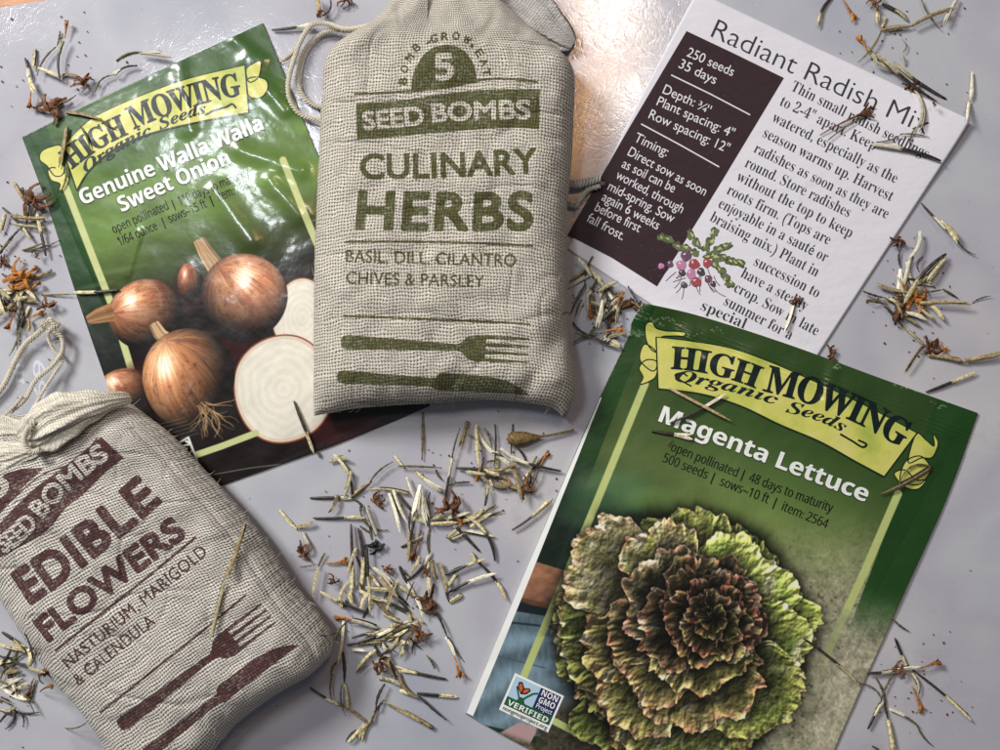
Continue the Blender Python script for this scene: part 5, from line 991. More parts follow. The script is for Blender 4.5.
# ---- packets
def ribbon(name, base_pts_top, base_pts_bot, curls, words, script, zf, parent, mats, extra=()):
    lime, edge, ink = mats
    top = smooth_pts(base_pts_top, 8); bot = smooth_pts(base_pts_bot, 8)
    face = [[tuple(p) for p in top]+[tuple(p) for p in bot[::-1]]]
    out = []
    cur = []
    for c in curls:
        r = [tuple(p) for p in smooth_pts(c, 5, closed=True)]; cur.append([r]); out.append(stroke(r+[r[0]], 1.3))
    out2 = [stroke([tuple(p) for p in top], 1.0), stroke([tuple(p) for p in bot], 2.0), stroke([top[0], bot[0]], 1.5), stroke([top[-1], bot[-1]], 1.5)]
    rb = laid_print(name, [(cur, lime), (out, edge), ([face], lime), (out2, edge)], zf, parent, 2.5)
    laid_print('wordmark_lettering', [(words, ink)], zf, rb, 2.5, lift0=.00012); laid_print('script_lettering', [(script, ink)], zf, rb, 2.5, lift0=.00012); return rb
lime = mat_banner(); dkline = mat_ink('ribbon_outline_ink', srgb(22, 40, 22)); navy = mat_ink('wordmark_ink', srgb(12, 30, 30)); white = mat_ink('white_packet_ink', srgb(238, 240, 236), var=.03); shadow_ink = mat_ink('drop_shadow_ink', srgb(30, 46, 22)); blackp = mat_ink('black_packet_ink', srgb(14, 20, 16))
edge_paper = mat_plain('packet_paper_edge', srgb(214, 214, 212), .6)
def shadowed(gl, dx, dy): return [[[(x+dx, y+dy) for x, y in r] for r in g] for g in gl]

def zf_let(x, y):
    x = np.asarray(x, float); y = np.asarray(y, float)
    # across and down the packet
    ca, sa = math.cos(math.radians(20)), math.sin(math.radians(20)); u = ((x-640)*ca+(y-302)*sa)/345; v = (-(x-640)*sa+(y-302)*ca)/480
    f = np.clip(u+ .17*v, 0, 1); g = np.clip(v, 0, 1)
    pill = np.clip(np.sin(np.pi*f), 0, 1)**.7*np.clip(np.sin(np.pi*np.clip(g*.95+.03, 0, 1)), 0, 1)**.8
    z = .0009+.0017*pill
    z = z+.0006*np.exp(-((v-.03)/.03)**2)*np.sin(u*40)*.35+.0016*np.exp(-(((x-646)/28)**2+((y-306)/16)**2))
    seal = np.exp(-((v-.055)/.012)**2)*.00018
    wr = fbm(x/55, y/55, 71, 3)*.00030+fbm(x/16, y/16, 75, 3)*.00007
    z = z+.00007*np.sin(v*480*1.5)*np.exp(-((v-.028)/.016)**2)
    # a few sharp creases near the upper edge
    cr = 0
    for (ax, ay, bx, by, w, h) in ((836, 352, 828, 400, 7, .0004), (640, 320, 690, 336, 6, .0004), (655, 312, 700, 352, 5, -.0003), (905, 385, 925, 402, 8, .0003), (560, 490, 640, 500, 14, .0002), (846, 640, 900, 560, 16, .0002)):
        dx, dy = bx-ax, by-ay; L = dx*dx+dy*dy; t = np.clip(((x-ax)*dx+(y-ay)*dy)/L, 0, 1); d = np.hypot(x-ax-t*dx, y-ay-t*dy); cr = cr+h*np.exp(-(d/w)**2)
    return z+wr-seal+cr
def zu_let(x, y):   # underside: down on the sheet, but raised where the card is underneath
    x = np.asarray(x, float); y = np.asarray(y, float)
    return .0002+.0008*sstep(420, 380, y-.35*(x-700))
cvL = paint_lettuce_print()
lp = empty('seed_packet', PX(710, 530), 'seed packet with a head of reddish green lettuce, lying over the white card', 'seed packet', 'printed seed packets')
LEFT = [(643, 303), (632, 322), (628, 336), (600, 397), (568, 470), (520, 585), (466, 714)]
build_leaf('pouch', [[(643, 303), (700, 316), (790, 345), (880, 378), (978, 413)], [(466, 714), (528, 748), (640, 800), (800, 850)], LEFT, [(978, 413), (946, 500), (900, 602), (835, 748), (795, 850)]], .62, zf_let,
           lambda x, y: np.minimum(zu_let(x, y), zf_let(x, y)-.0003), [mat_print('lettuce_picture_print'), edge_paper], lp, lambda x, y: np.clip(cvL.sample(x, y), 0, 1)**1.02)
strip = [[(601.5, 398), (573, 470), (525, 590), (473, 716), (466.6, 713), (520, 585), (568.5, 470), (600.5, 397)]]
laid_print('white_side_seal', [([strip], white)], zf_let, lp, 3)
words = text_polys('HIGH', 'B', (671, 368.5), (755, 388), 22, mid=(713, 374.5), track=-.02, off=.012)+text_polys('MOWING', 'B', (764, 391), (900, 447), 26, mid=(834, 413), track=-.03, off=.012)
words = words+shadowed(words, .5, .25)
script = text_polys('Organic', 'I', (674, 381), (775, 405), 11.5, mid=(724, 390), shear=.1)+text_polys('Seeds', 'I', (785, 412), (842, 432), 11.5, mid=(815, 420), shear=.1)
script += [stroke(smooth_pts([(691, 386), (680, 380), (675, 375), (682, 373), (687, 376)], 5), 1.6), stroke(smooth_pts([(840, 434), (852, 441), (862, 447), (866, 444), (858, 440)], 5), 2.0)]
script = script+shadowed(script, .4, .2)
curlsL = [[(652, 322), (646, 324), (645, 333), (648, 345), (656, 352), (660, 338), (672, 336), (684, 336), (684, 332), (668, 331), (662, 330), (656, 328)],
          [(656, 352), (645, 344), (640, 353), (641, 362), (652, 371), (657, 366)], [(657, 362), (646, 360), (639, 368), (643, 377), (640, 384), (648, 382), (656, 376)]]
curlsR = [[(916, 434), (926, 440), (934, 446), (933, 434), (938, 442), (936, 451), (931, 458), (921, 458), (908, 462)], [(905, 462), (920, 456), (930, 466), (929, 474), (920, 484), (908, 484), (900, 480)], [(894, 474), (905, 470), (916, 480), (926, 480), (918, 489), (905, 487)]]
ribbon('name_ribbon', [(656, 337), (690, 341), (730, 348), (770, 362), (820, 384), (870, 408), (917, 433)], [(658, 389), (700, 394), (740, 406), (780, 425), (820, 442), (856, 462), (884, 477)], curlsL+curlsR, words, script, zf_let, lp, (lime, dkline, navy))
nm = text_polys('Magenta Lettuce', 'N', (658, 421), (865, 502), 16.5, track=-.015)
laid_print('variety_name', [(shadowed(nm, .9, 1.1)+shadowed(nm, -.5, .9), shadow_ink), (nm+shadowed(nm, .4, 0), white)], zf_let, lp)
dt = text_polys('open pollinated', 'R', (670, 450.5), (736, 477), 9.5)+text_polys('|', 'R', (741, 478), (742, 478.4), 9.5)+text_polys('48 days to maturity', 'R', (748, 481), (831, 512.5), 9.5)
dt += text_polys('500 seeds', 'R', (662, 461.5), (706, 479), 9.5)+text_polys('|', 'R', (711, 481), (712, 481.4), 9.5)+text_polys('sows~10 ft', 'R', (719, 485), (767, 503.5), 9.5)+text_polys('|', 'R', (773, 506), (774, 506.4), 9.5)+text_polys('item: 2564', 'R', (781, 510), (826, 528.5), 9.5)
dt += shadowed(dt, .35, .15)
laid_print('growing_details', [(dt, blackp)], zf_let, lp)
# small verification seal: butterfly on a blade of grass, white border
def affine(o, ex, ey): return lambda pts: [(o[0]+ex[0]*u+ey[0]*v, o[1]+ex[1]*u+ey[1]*v) for u, v in pts]
B = affine((515, 673), (49, 23), (-16, 36.5))
sky = mat_ink('seal_sky_ink', srgb(176, 206, 226)); nvy = mat_ink('seal_navy_ink', srgb(40, 44, 96)); grn = mat_ink('seal_green_ink', srgb(34, 92, 58)); org = mat_ink('seal_orange_ink', srgb(206, 96, 50)); grey = mat_ink('seal_grey_ink', srgb(120, 126, 130))
def bt(t, f, a, b, cap): 
    (p, q) = B([a, b]); return text_polys(t, f, p, q, cap, shear=-.02)
seal_layers = [([[B([(0, 0), (1, 0), (1, 1), (0, 1)])]], white), ([[B([(.04, .05), (.55, .05), (.55, .62), (.04, .62)])]], sky), ([[B([(.55, .05), (.96, .05), (.96, .62), (.55, .62)])]], nvy), ([[B([(.04, .60), (.96, .60), (.96, .83), (.04, .83)])]], grn),
    ([stroke(B([(.30, .62), (.24, .50), (.17, .36), (.13, .28)]), 1.6), stroke(B([(.30, .62), (.36, .45), (.46, .28), (.54, .22)]), 2.0), [B([(.22, .62), (.27, .48), (.33, .48), (.40, .62)])]], grn),
    ([[B([(.25, .42), (.15, .30), (.13, .16), (.19, .12), (.27, .24), (.36, .19), (.40, .24), (.35, .36)])]], blackp),
    ([[B([(.24, .38), (.17, .28), (.16, .19), (.19, .16), (.25, .26)])], [B([(.27, .36), (.28, .27), (.35, .22), (.37, .25), (.33, .34)])]], org),
    ]
seal_words = [(bt('NON', 'N', (.60, .22), (.92, .22), 6.0)+bt('GMO', 'N', (.60, .41), (.92, .41), 6.0)+bt('Project', 'G', (.60, .56), (.92, .56), 5.0)+bt('VERIFIED', 'N', (.09, .79), (.91, .79), 5.4), white),
    (bt('nongmoproject.org', 'G', (.05, .95), (.95, .95), 4.2), blackp)]
sl = laid_print('verification_seal', seal_layers, zf_let, lp, 4)
laid_print('seal_lettering', seal_words, zf_let, sl, lift0=.00022)

# ---- onion packet
cvO = paint_onion_print()
def zf_on(x, y):
    x = np.asarray(x, float); y = np.asarray(y, float)
    ca, sa = math.cos(math.radians(-24)), math.sin(math.radians(-24)); u = ((x-23)*ca+(y-137)*sa)/270; v = (-(x-23)*sa+(y-137)*ca)/400
    f = np.clip(u-.02, 0, 1); g = np.clip(v, 0, 1)
    z = .0005+.0017*np.clip(np.sin(np.pi*f), 0, 1)**.7*np.clip(np.sin(np.pi*np.clip(g*.95+.03, 0, 1)), 0, 1)**.8
    z = z+fbm(x/50, y/50, 171, 3)*.00028+fbm(x/15, y/15, 175, 3)*.00006
    cr = 0
    for (ax, ay, bx, by, w, h) in ((180, 70, 190, 130, 8, .0004), (240, 150, 300, 170, 9, .0006), (245, 60, 285, 110, 9, .0005), (215, 190, 250, 240, 10, .0005), (270, 180, 300, 215, 9, .0006), (140, 232, 128, 275, 4, .0003), (235, 40, 262, 60, 7, .0004)):
        dx, dy = bx-ax, by-ay; L = dx*dx+dy*dy; t = np.clip(((x-ax)*dx+(y-ay)*dy)/L, 0, 1); d = np.hypot(x-ax-t*dx, y-ay-t*dy); cr = cr+h*np.exp(-(d/w)**2)
    return z+cr
op = empty('seed_packet', PX(190, 290), 'seed packet with brown onions, tucked under the two cotton bags', 'seed packet', 'printed seed packets')
build_leaf('pouch', [[(22, 137), (90, 103), (180, 61), (263, 23)], [(152, 514), (217.5, 487), (339, 443), (430, 406)], [(22, 137), (50, 213), (75, 291), (109, 390), (152, 514)], [(263, 23), (290, 88), (317, 153), (360, 250), (430, 406)]], .62, zf_on,
           lambda x, y: .0002+0*x, [mat_print('onion_picture_print', 1.0), edge_paper], op, lambda x, y: np.clip(cvO.sample(x, y), 0, 1)**1.02)
words = text_polys('HIGH', 'B', (72, 169), (128, 134), 21, mid=(99, 149), track=-.02, off=.012)+text_polys('MOWING', 'B', (134, 129), (241, 95), 22, mid=(187, 108), track=-.03, off=.012)
words += shadowed(words, .5, .25)
script = text_polys('Organic', 'I', (86, 173), (152, 134), 10.5, mid=(118, 151), shear=.1)+text_polys('Seeds', 'I', (160, 130), (206, 113), 10.5, mid=(183, 120), shear=.1)
script += [stroke(smooth_pts([(205, 115), (215, 110), (226, 107), (232, 104), (236, 108)], 5), 1.8)]; script += shadowed(script, .4, .2)
cl = [[(62, 147), (50, 147), (41, 152), (40, 160), (47, 166), (55, 176), (64, 172)], [(56, 168), (48, 170), (51, 180), (60, 184), (58, 192), (66, 186), (68, 178)]]
cr_ = [[(246, 70), (252, 64), (260, 61), (261, 68), (258, 78), (249, 82)], [(247, 80), (256, 77), (266, 80), (268, 88), (262, 97), (252, 98), (247, 92)]]
ribbon('name_ribbon', [(62, 147), (87, 122), (110, 109), (140, 96), (187, 79), (245, 65)], [(77, 191), (90, 170), (115, 149), (150, 134), (200, 122), (249, 113)], cl+cr_, words, script, zf_on, op, (lime, dkline, navy))
nm = text_polys('Genuine Walla Walla', 'N', (83, 205), (264, 129), 15.5, track=-.02)+text_polys('Sweet Onion', 'N', (122, 212), (231, 163), 15.5, track=-.02)
laid_print('variety_name', [(shadowed(nm, .9, 1.1)+shadowed(nm, -.5, .9), shadow_ink), (nm+shadowed(nm, .4, 0), white)], zf_on, op)
dt = text_polys('open pollinated', 'R', (114, 233.5), (169, 209), 9)+text_polys('|', 'R', (174, 208), (175, 207.6), 9)+text_polys('110 days to maturity', 'R', (180, 205), (250, 176), 9)
dt += text_polys('1/64 ounce', 'R', (120, 246), (158, 229), 9)+text_polys('|', 'R', (164, 226), (165, 225.6), 9)+text_polys('sows~15 ft', 'R', (170, 223), (207, 207), 9)+text_polys('|', 'R', (212, 204), (213, 203.6), 9)+text_polys('item: 268', 'R', (219, 201), (249, 188), 9)
dt += shadowed(dt, .35, .15)
laid_print('growing_details', [(dt, blackp)], zf_on, op)
laid_print('seal_letter', [(text_polys('N', 'N', (187, 450), (191, 443), 6), white)], zf_on, op)
# ---------------------------------------------------------------- cotton drawstring bags
FIBRE = mat_yarn('loose_cotton_fibre', srgb(222, 214, 196))
def prof(d, R):
    q = np.clip(d/R, 0, 1); return np.sqrt(np.clip(1-(1-q)**2, 0, 1))
def build_bag(name, sides, step, z0, zb, hmax, R, lumps, ink, cloth, parent, seed, wide, tall, topR, extra=None):
    ln = lambda P: sum(math.dist(P[i], P[i+1]) for i in range(len(P)-1))
    nu = int(wide/step)+2; nv = int(tall/step)+2
    P = coons(sides, nu, nv); u = np.linspace(0, 1, nu)[None]*np.ones((nv, 1)); v = np.linspace(0, 1, nv)[:, None]*np.ones((1, nu))
    dl_, dr = u*wide, (1-u)*wide; dt_, db = v*tall, (1-v)*tall
    side = prof(np.minimum(dl_, dr), R); vert = prof(db, R*.9)*(.35+.65*prof(dt_, topR))
    X, Y = P[..., 0], P[..., 1]
    z = z0+(hmax-z0)*side*vert
    for (x, y, r, h) in lumps: z = z+h*np.exp(-(((X-x)**2+(Y-y)**2)/r**2))*side*vert
    z = z+fbm(X/48, Y/48, seed, 3)*.0016*side+fbm(X/17, Y/17, seed+4, 2)*.00028*side
    if extra is not None: z = z+extra(X, Y, u, v)*np.clip(side*3, 0, 1)
    cz = fbm(X/90+seed, Y/34, seed+12, 2); z = z-.0004*np.exp(-(cz/.10)**2)*side*vert
    cz = fbm(X/40+seed, Y/80, seed+15, 2); z = z-.00025*np.exp(-(cz/.09)**2)*side*vert
    # tiny puckers along the seams
    z = z+.00025*np.sin(v*tall*.55+3*fbm(v*6, u*0, seed+2))*np.exp(-np.minimum(dl_, dr)/7)
    zc = .008; k = 1-zc/H
    ed = .9*fbm(v*tall/30, u*3, seed+8, 2)
    top = np.stack([(X+ed*(1-side)-500)*S*k, (375-Y)*S*k, z], -1).reshape(-1, 3)
    zl = z0-(z0-zb)*prof(np.minimum(np.minimum(dl_, dr), np.minimum(db, dt_)), R*.6)
    # underside on a coarser grid, sharing only the rim positions
    F = quads(nu, nv); ri = ring_idx(nu, nv); m = len(ri)
    W = top
    rings = [ri]; V = [W]; Fs = [F]; prev = ri; b = len(W); cen = W[ri].mean(0)
    for q, zz in ((.012, z0*.62+zb*.38), (.04, z0*.25+zb*.75), (.10, zb), (.995, zb)):
        r = W[ri].copy(); r[:, :2] += (cen[:2]-r[:, :2])*q; r[:, 2] = np.minimum(r[:, 2], zz); V.append(r)
        i = np.arange(m); j = (i+1) % m; cur = b+np.arange(m); Fs.append(np.stack([prev[i], prev[j], cur[j], cur[i]], 1)); prev = cur; b += m
    V = np.vstack(V); Fa = np.vstack(Fs)
    o = mesh_obj(name, V, Fa, cloth, parent)
    # project back to the picture plane to know which print falls where
    kk = 1/(1-W[:, 2]/H); px = W[:, 0]*kk/S+500; py = 375-W[:, 1]*kk/S
    n = len(V); iv = np.zeros(n, np.float32); iv[:len(W)] = ink.sample(px, py)
    at = o.data.attributes.new('ink', 'FLOAT', 'POINT'); at.data.foreach_set('value', iv)
    wv = np.zeros((n, 3), np.float32); wv[:len(W), 0] = (u*wide/2.85).ravel(); wv[:len(W), 1] = (v*tall/2.85).ravel()
    for q in range(4): wv[len(W)+q*m:len(W)+(q+1)*m] = wv[ri]+np.array([q*2.0, q*2.0, 0])
    at = o.data.attributes.new('weave', 'FLOAT_VECTOR', 'POINT'); at.data.foreach_set('vector', wv.ravel())
    rsq = np.random.RandomState(seed); HV = []; HF = []; keep = W[ri]; keep = keep[(np.abs(keep[:, 0]) < .14) & (np.abs(keep[:, 1]) < .1)]
    hairs(HV, HF, keep+np.array([0, 0, .0006]), 130, 9*S, .22*S, rsq, .4); hairs(HV, HF, W[rsq.randint(0, len(W), 400)], 110, 8*S, .2*S, rsq, .9)
    mesh_obj('loose_fibres', HV, HF, FIBRE, parent)
    add_height(W); return o
yarn = mat_yarn('cotton_cord', srgb(226, 218, 198)); yarn_grey = mat_yarn('grey_cotton_cord', srgb(196, 192, 180))
def rope(name, path, r, mat, parent, pitch=11.0, strands=3, ends=True, seg=7):
    """twisted cord: strands wound round a smooth path of photograph pixels + height in metres"""
    P = [np.array(PX(x, y, z)) for x, y, z in path]; C = np.array(smooth_pts(P, 14)); n = len(C)
    d = np.gradient(C, axis=0); d /= np.linalg.norm(d, axis=1)[:, None]; s = np.r_[0, np.cumsum(np.linalg.norm(np.diff(C, axis=0), axis=1))]
    up = np.array([0, 0, 1.0]); a = np.cross(d, up); a /= np.linalg.norm(a, axis=1)[:, None]+1e-9; b = np.cross(a, d)
    V = []; F = []; rr = r*S
    for k in range(strands):
        ph = 2*math.pi*k/strands+s/(pitch*S)*2*math.pi
        c = C+(a*np.cos(ph)[:, None]+b*np.sin(ph)[:, None])*rr*.56
        off = len(V)
        for i in range(n):
            w = rr*.50*(1+.10*math.sin(i*1.7+k))
            for q in range(seg):
                t = 2*math.pi*q/seg; V.append(c[i]+(a[i]*math.cos(t)+b[i]*math.sin(t))*w)
        for i in range(n-1):
            for q in range(seg):
                q2 = (q+1) % seg; F.append((off+i*seg+q, off+i*seg+q2, off+(i+1)*seg+q2, off+(i+1)*seg+q))
        F.append(tuple(off+q for q in range(seg))[::-1]); F.append(tuple(off+(n-1)*seg+q for q in range(seg)))
    hairs(V, F, C[::3]+np.array([0, 0, rr*.5]), int(n*.45), 9*S, .28*S, np.random.RandomState(n), .5)
    return mesh_obj(name, V, F, mat, parent)

# ---- herb bag
ik = Ink(300, -40, 600, 430, 4)
def dome(cx, cy, r): return [[(cx+r*math.cos(a), cy-r*math.sin(a)*1.02) for a in np.linspace(0, math.pi, 30)]]
ik.fill([[(411, 91), (412, 78), (416, 66), (424, 54), (434, 47), (445, 44.5), (456, 46), (466, 52), (473, 62), (476, 72), (477, 83), (444, 88)]])
ik.text('5', 'N', (436, 80), (454, 79), 26, val=0, grow=0.6)
for chs, cxx, cyy, an in (('B', 403, 81, -86), ('O', 404.5, 69, -68), ('M', 409.5, 57.5, -52), ('B', 416.5, 47.5, -38), ('G', 434, 38.5, -10), ('R', 445, 36.5, 2), ('O', 456, 36, 12), ('W', 467, 40, 30), ('E', 479.5, 53, 56), ('A', 484, 62.5, 68), ('T', 486.5, 72.5, 80)):
    an = math.radians(an); c_, s_ = math.cos(an), math.sin(an); h = 7.5
    ik.text(chs, 'G', (cxx-c_*3.4-s_*h*.5, cyy-s_*3.4+c_*h*.5), (cxx+c_*3.4-s_*h*.5, cyy+s_*3.4+c_*h*.5), h, grow=.5)
ik.fill([[(426, 43), (430, 40), (431, 42), (427, 45)]]); ik.fill([[(471, 43), (474, 45), (472, 49), (470, 47)]])
ik.fill(stroke(smooth_pts([(354, 94), (400, 92), (450, 87), (480, 80), (510, 79), (538, 82)], 5), 2.6))
ik.fill([[tuple(p) for p in smooth_pts([(356, 103), (395, 101), (435, 95), (480, 90), (540, 89)], 5)]+[tuple(p) for p in smooth_pts([(539, 129), (510, 128), (486, 129), (435, 133), (395, 137), (357, 139.5)], 5)]])
ik.text('SEED', 'G', (364, 129.5), (424, 124), 17.5, grow=.95, val=0, mid=(394, 127)); ik.text('BOMBS', 'G', (433, 122), (530, 118.5), 18, grow=.95, val=0, mid=(480, 119.5))
ik.text('CULINARY', 'G', (361, 178.5), (537, 172.5), 24, grow=1.15, mid=(449, 177), track=.02)
ik.text('HERBS', 'G', (357, 228), (531, 229), 36, grow=2.2, shear=.06, mid=(444, 229.5), track=.06)
ik.fill(stroke(smooth_pts([(345, 242), (400, 241.5), (470, 243), (533, 246)], 5), 2.4))
ik.text('BASIL, DILL, CILANTRO', 'G', (346, 262), (516, 266.5), 12, grow=.35, track=.02); ik.text('CHIVES & PARSLEY', 'G', (346, 283.5), (484, 287.5), 12, grow=.35, track=.02)
ik.fill(stroke(smooth_pts([(343, 316), (400, 318), (470, 321), (530, 324)], 5), 2.4))
def cutlery(ink, T):
    """fork and knife outlines in a unit frame, mapped by T(x along, y across)"""
    A = lambda pts: [tuple(T(x, y)) for x, y in pts]
    ink.fill([A([(0, -3), (2, -6.5), (7, -7.5), (60, -5.5), (116, -3.2), (120, -5), (126, -11), (136, -13.5), (145, -13), (145, 13), (136, 14), (127, 11), (121, 5), (116, 3.4), (60, 5.5), (7, 7.5), (2, 6), (0, 3)])])
    for k in range(4):
        y = -11.5+k*7.6; ink.fill([A([(143, y-2.1), (187, y-1.2+.6*k*.3), (189, y), (187, y+1.2), (143, y+2.1)])])
def cut_knife(ink, T):
    A = lambda pts: [tuple(T(x, y)) for x, y in pts]
    ink.fill([A([(0, -3), (2, -6), (7, -7), (60, -5), (98, -4), (101, -8), (106, -9.5), (150, -8.5), (172, -4), (186, 3), (193, 8.5), (180, 8.5), (150, 8), (100, 8), (94, 5), (50, 5.5), (7, 6.5), (2, 5.5), (0, 3)])])
def frame_map(o, ex, ey): return lambda x, y: (o[0]+ex[0]*x+ey[0]*y, o[1]+ex[1]*x+ey[1]*y)
cutlery(ik, frame_map((341, 342), (.999, .046), (-.046, .999)))
cut_knife(ik, frame_map((337, 377), (.999, .05), (-.05, 1.0)))
ik.fill([[(346, 402), (380, 399), (420, 400), (460, 397), (516, 401), (510, 404), (460, 405), (420, 409), (380, 407)]], .5)
herb_cloth = mat_cloth('herb_bag_weave', srgb(224, 217, 203), srgb(66, 57, 46), srgb(74, 78, 34), hole=.85, rowbias=.25)
herb = empty('drawstring_bag', PX(445, 230), 'cotton bag with green lettering for culinary herbs, standing uppermost at the centre', 'cloth bag', 'cotton bags of seed bombs')
def herb_extra(X, Y, u, v):
    # folds running in from the gathered top, slack lower right corner
    g = .0011*np.sin(u*26+2*v)*np.exp(-v*9)
    g = g+.0012*np.exp(-(((X-345)*.5+(Y-60)*.9)/11)**2)*(Y < 110)*(X < 430)
    g = g-.0011*np.exp(-(((X-545)*.85+(Y-360)*.55)/10)**2)*(X > 515)*sstep(300, 340, Y)
    g = g+.0009*np.exp(-(((X-540)*.6+(Y-50)*-.8)/12)**2)*(Y < 100)
    return g
build_bag('bag_body', [[(398, -28), (440, -30), (494, -28)], [(313, 416), (330, 413), (360, 408), (420, 404), (480, 400), (512, 401), (549, 407), (563, 417)],
    [(398, -28), (392, 2), (370, 27), (345, 42), (327, 58), (322, 99), (318, 168), (315, 250), (314, 340), (313, 416)], [(494, -28), (498, 0), (514, 15), (540, 38), (564, 57), (575, 76), (574, 114), (570, 180), (566, 230), (565, 275), (568, 332), (575, 383), (572, 402), (563, 417)]],
    .62, .0070, .0024, .0180, 40, [(400, 120, 50, .0014), (490, 160, 55, .0012), (410, 260, 60, .0012), (500, 300, 50, .0010), (380, 370, 40, .0008)], ik, herb_cloth, herb, 40, 246, 410, 150, herb_extra)
for pth in ([(398, 14, .012), (370, 25, .010), (345, 29, .0070), (328, 24, .0040), (312, 25, .0035), (301, 40, .0035), (293, 62, .0038), (288, 84, .0040), (291, 102, .0036), (302, 115, .0034), (322, 121, .0040)],
            [(392, 20, .012), (366, 28, .009), (348, 31, .0045), (333, 30, .0028), (318, 36, .0014), (305, 50, .0014), (299, 68, .0016), (298, 84, .0018), (304, 97, .0018), (314, 105, .0018), (326, 108, .003)]):
    rope('drawstring', pth, 2.6, yarn, herb, pitch=9)
rope('drawstring', [(560, 180, .005), (574, 184, .0035), (586, 182, .0030), (600, 178, .0025)], 4.2, yarn_grey, herb, pitch=10)
rope('drawstring', [(560, 194, .004), (574, 206, .002), (580, 200, .0020), (588, 190, .0024), (600, 186, .0025)], 2.4, yarn_grey, herb, pitch=10)

# ---- edible flower bag
ik2 = Ink(-40, 380, 345, 760, 4)
ik2.fill([[(-40, 520), (-20, 500), (0, 482), (4, 474), (20, 469), (44, 467.5), (38, 474), (26, 484), (12, 500), (0, 514), (-20, 534), (-40, 550)]])
ik2.text('5', 'N', (-6, 502), (12, 488), 26, val=0, grow=.6)
ik2.fill(stroke(smooth_pts([(-10, 522), (10, 502), (32, 482), (48, 472), (70, 464), (86, 452), (98, 437)], 5), 1.6))
ik2.fill([[tuple(p) for p in smooth_pts([(-20, 545), (0, 523), (20, 502), (40, 484), (60, 470), (80, 454), (101, 437)], 5)]+[tuple(p) for p in smooth_pts([(124, 458), (104, 474), (84, 494), (66, 508), (48, 530), (24, 545), (0, 558), (-20, 568)], 5)]])
ik2.text('SEED', 'G', (4, 553), (38, 523), 17.5, grow=.95, val=0, mid=(22, 541)); ik2.text('BOMBS', 'G', (43, 518), (109, 458), 18, grow=.95, val=0, mid=(72, 487))
ik2.text('EDIBLE', 'G', (31, 603), (160, 502), 34, grow=2.4, mid=(92, 559), track=.06)
ik2.text('FLOWERS', 'G', (49, 641), (186, 536), 24, grow=1.9, mid=(116, 589), track=.03)
ik2.fill(stroke(smooth_pts([(55, 651), (100, 615), (150, 575), (196, 537)], 5), 2.8))
ik2.text('NASTURIUM, MARIGOLD', 'G', (69, 669), (208, 554), 12.5, grow=.35, track=.03); ik2.text('& CALENDULA', 'G', (79, 686), (156, 623.5), 12.5, grow=.35, track=.03)
ik2.fill(stroke(smooth_pts([(100, 713), (150, 673), (200, 633), (246, 595)], 5), 2.4))
ex_ = (.795, -.606); ey_ = (.606, .795)
cutlery(ik2, frame_map((119, 727), ex_, ey_)); cut_knife(ik2, frame_map((142, 758), (.785, -.62), (.62, .785)))
flower_cloth = mat_cloth('flower_bag_weave', srgb(232, 226, 215), srgb(56, 48, 44), srgb(72, 26, 33), hole=.88, rowbias=.75)
fb = empty('drawstring_bag', PX(140, 600), 'cotton bag with dark maroon lettering for edible flowers, its knotted neck at the left edge', 'cloth bag', 'cotton bags of seed bombs')
def fl_extra(X, Y, u, v):
    g = .0010*np.sin(u*20+3*v)*np.exp(-v*8)
    g = g-.0006*np.exp(-((u-.935)/.012)**2)*(v > .12)              # stitched side seam
    # ridge through the banner where the lettering waves
    s = (X-60)*.62+(Y-500)*.78
    g = g+.0016*np.exp(-((s+8+8*np.sin((X-Y)*.03))/16)**2)*np.exp(-(((X-60)/80)**2))
    return g
build_bag('bag_body', [[(-84, 480), (-60, 440), (-20, 422), (30, 413), (80, 402), (126, 400)], [(145, 798), (180, 775), (212, 752), (237, 724), (276, 694), (310, 674), (329, 657)],
    [(-84, 480), (-40, 535), (6, 600), (56, 676), (86, 712), (110, 749), (145, 798)], [(126, 400), (170, 434), (212, 478), (256, 528), (296, 587), (322, 618), (332, 640), (329, 657)]],
    .62, .0075, .0026, .0195, 40, [(110, 520, 45, .0012), (70, 600, 50, .0012), (180, 640, 55, .0012), (250, 620, 40, .0010)], ik2, flower_cloth, fb, 60, 245, 375, 90, fl_extra)

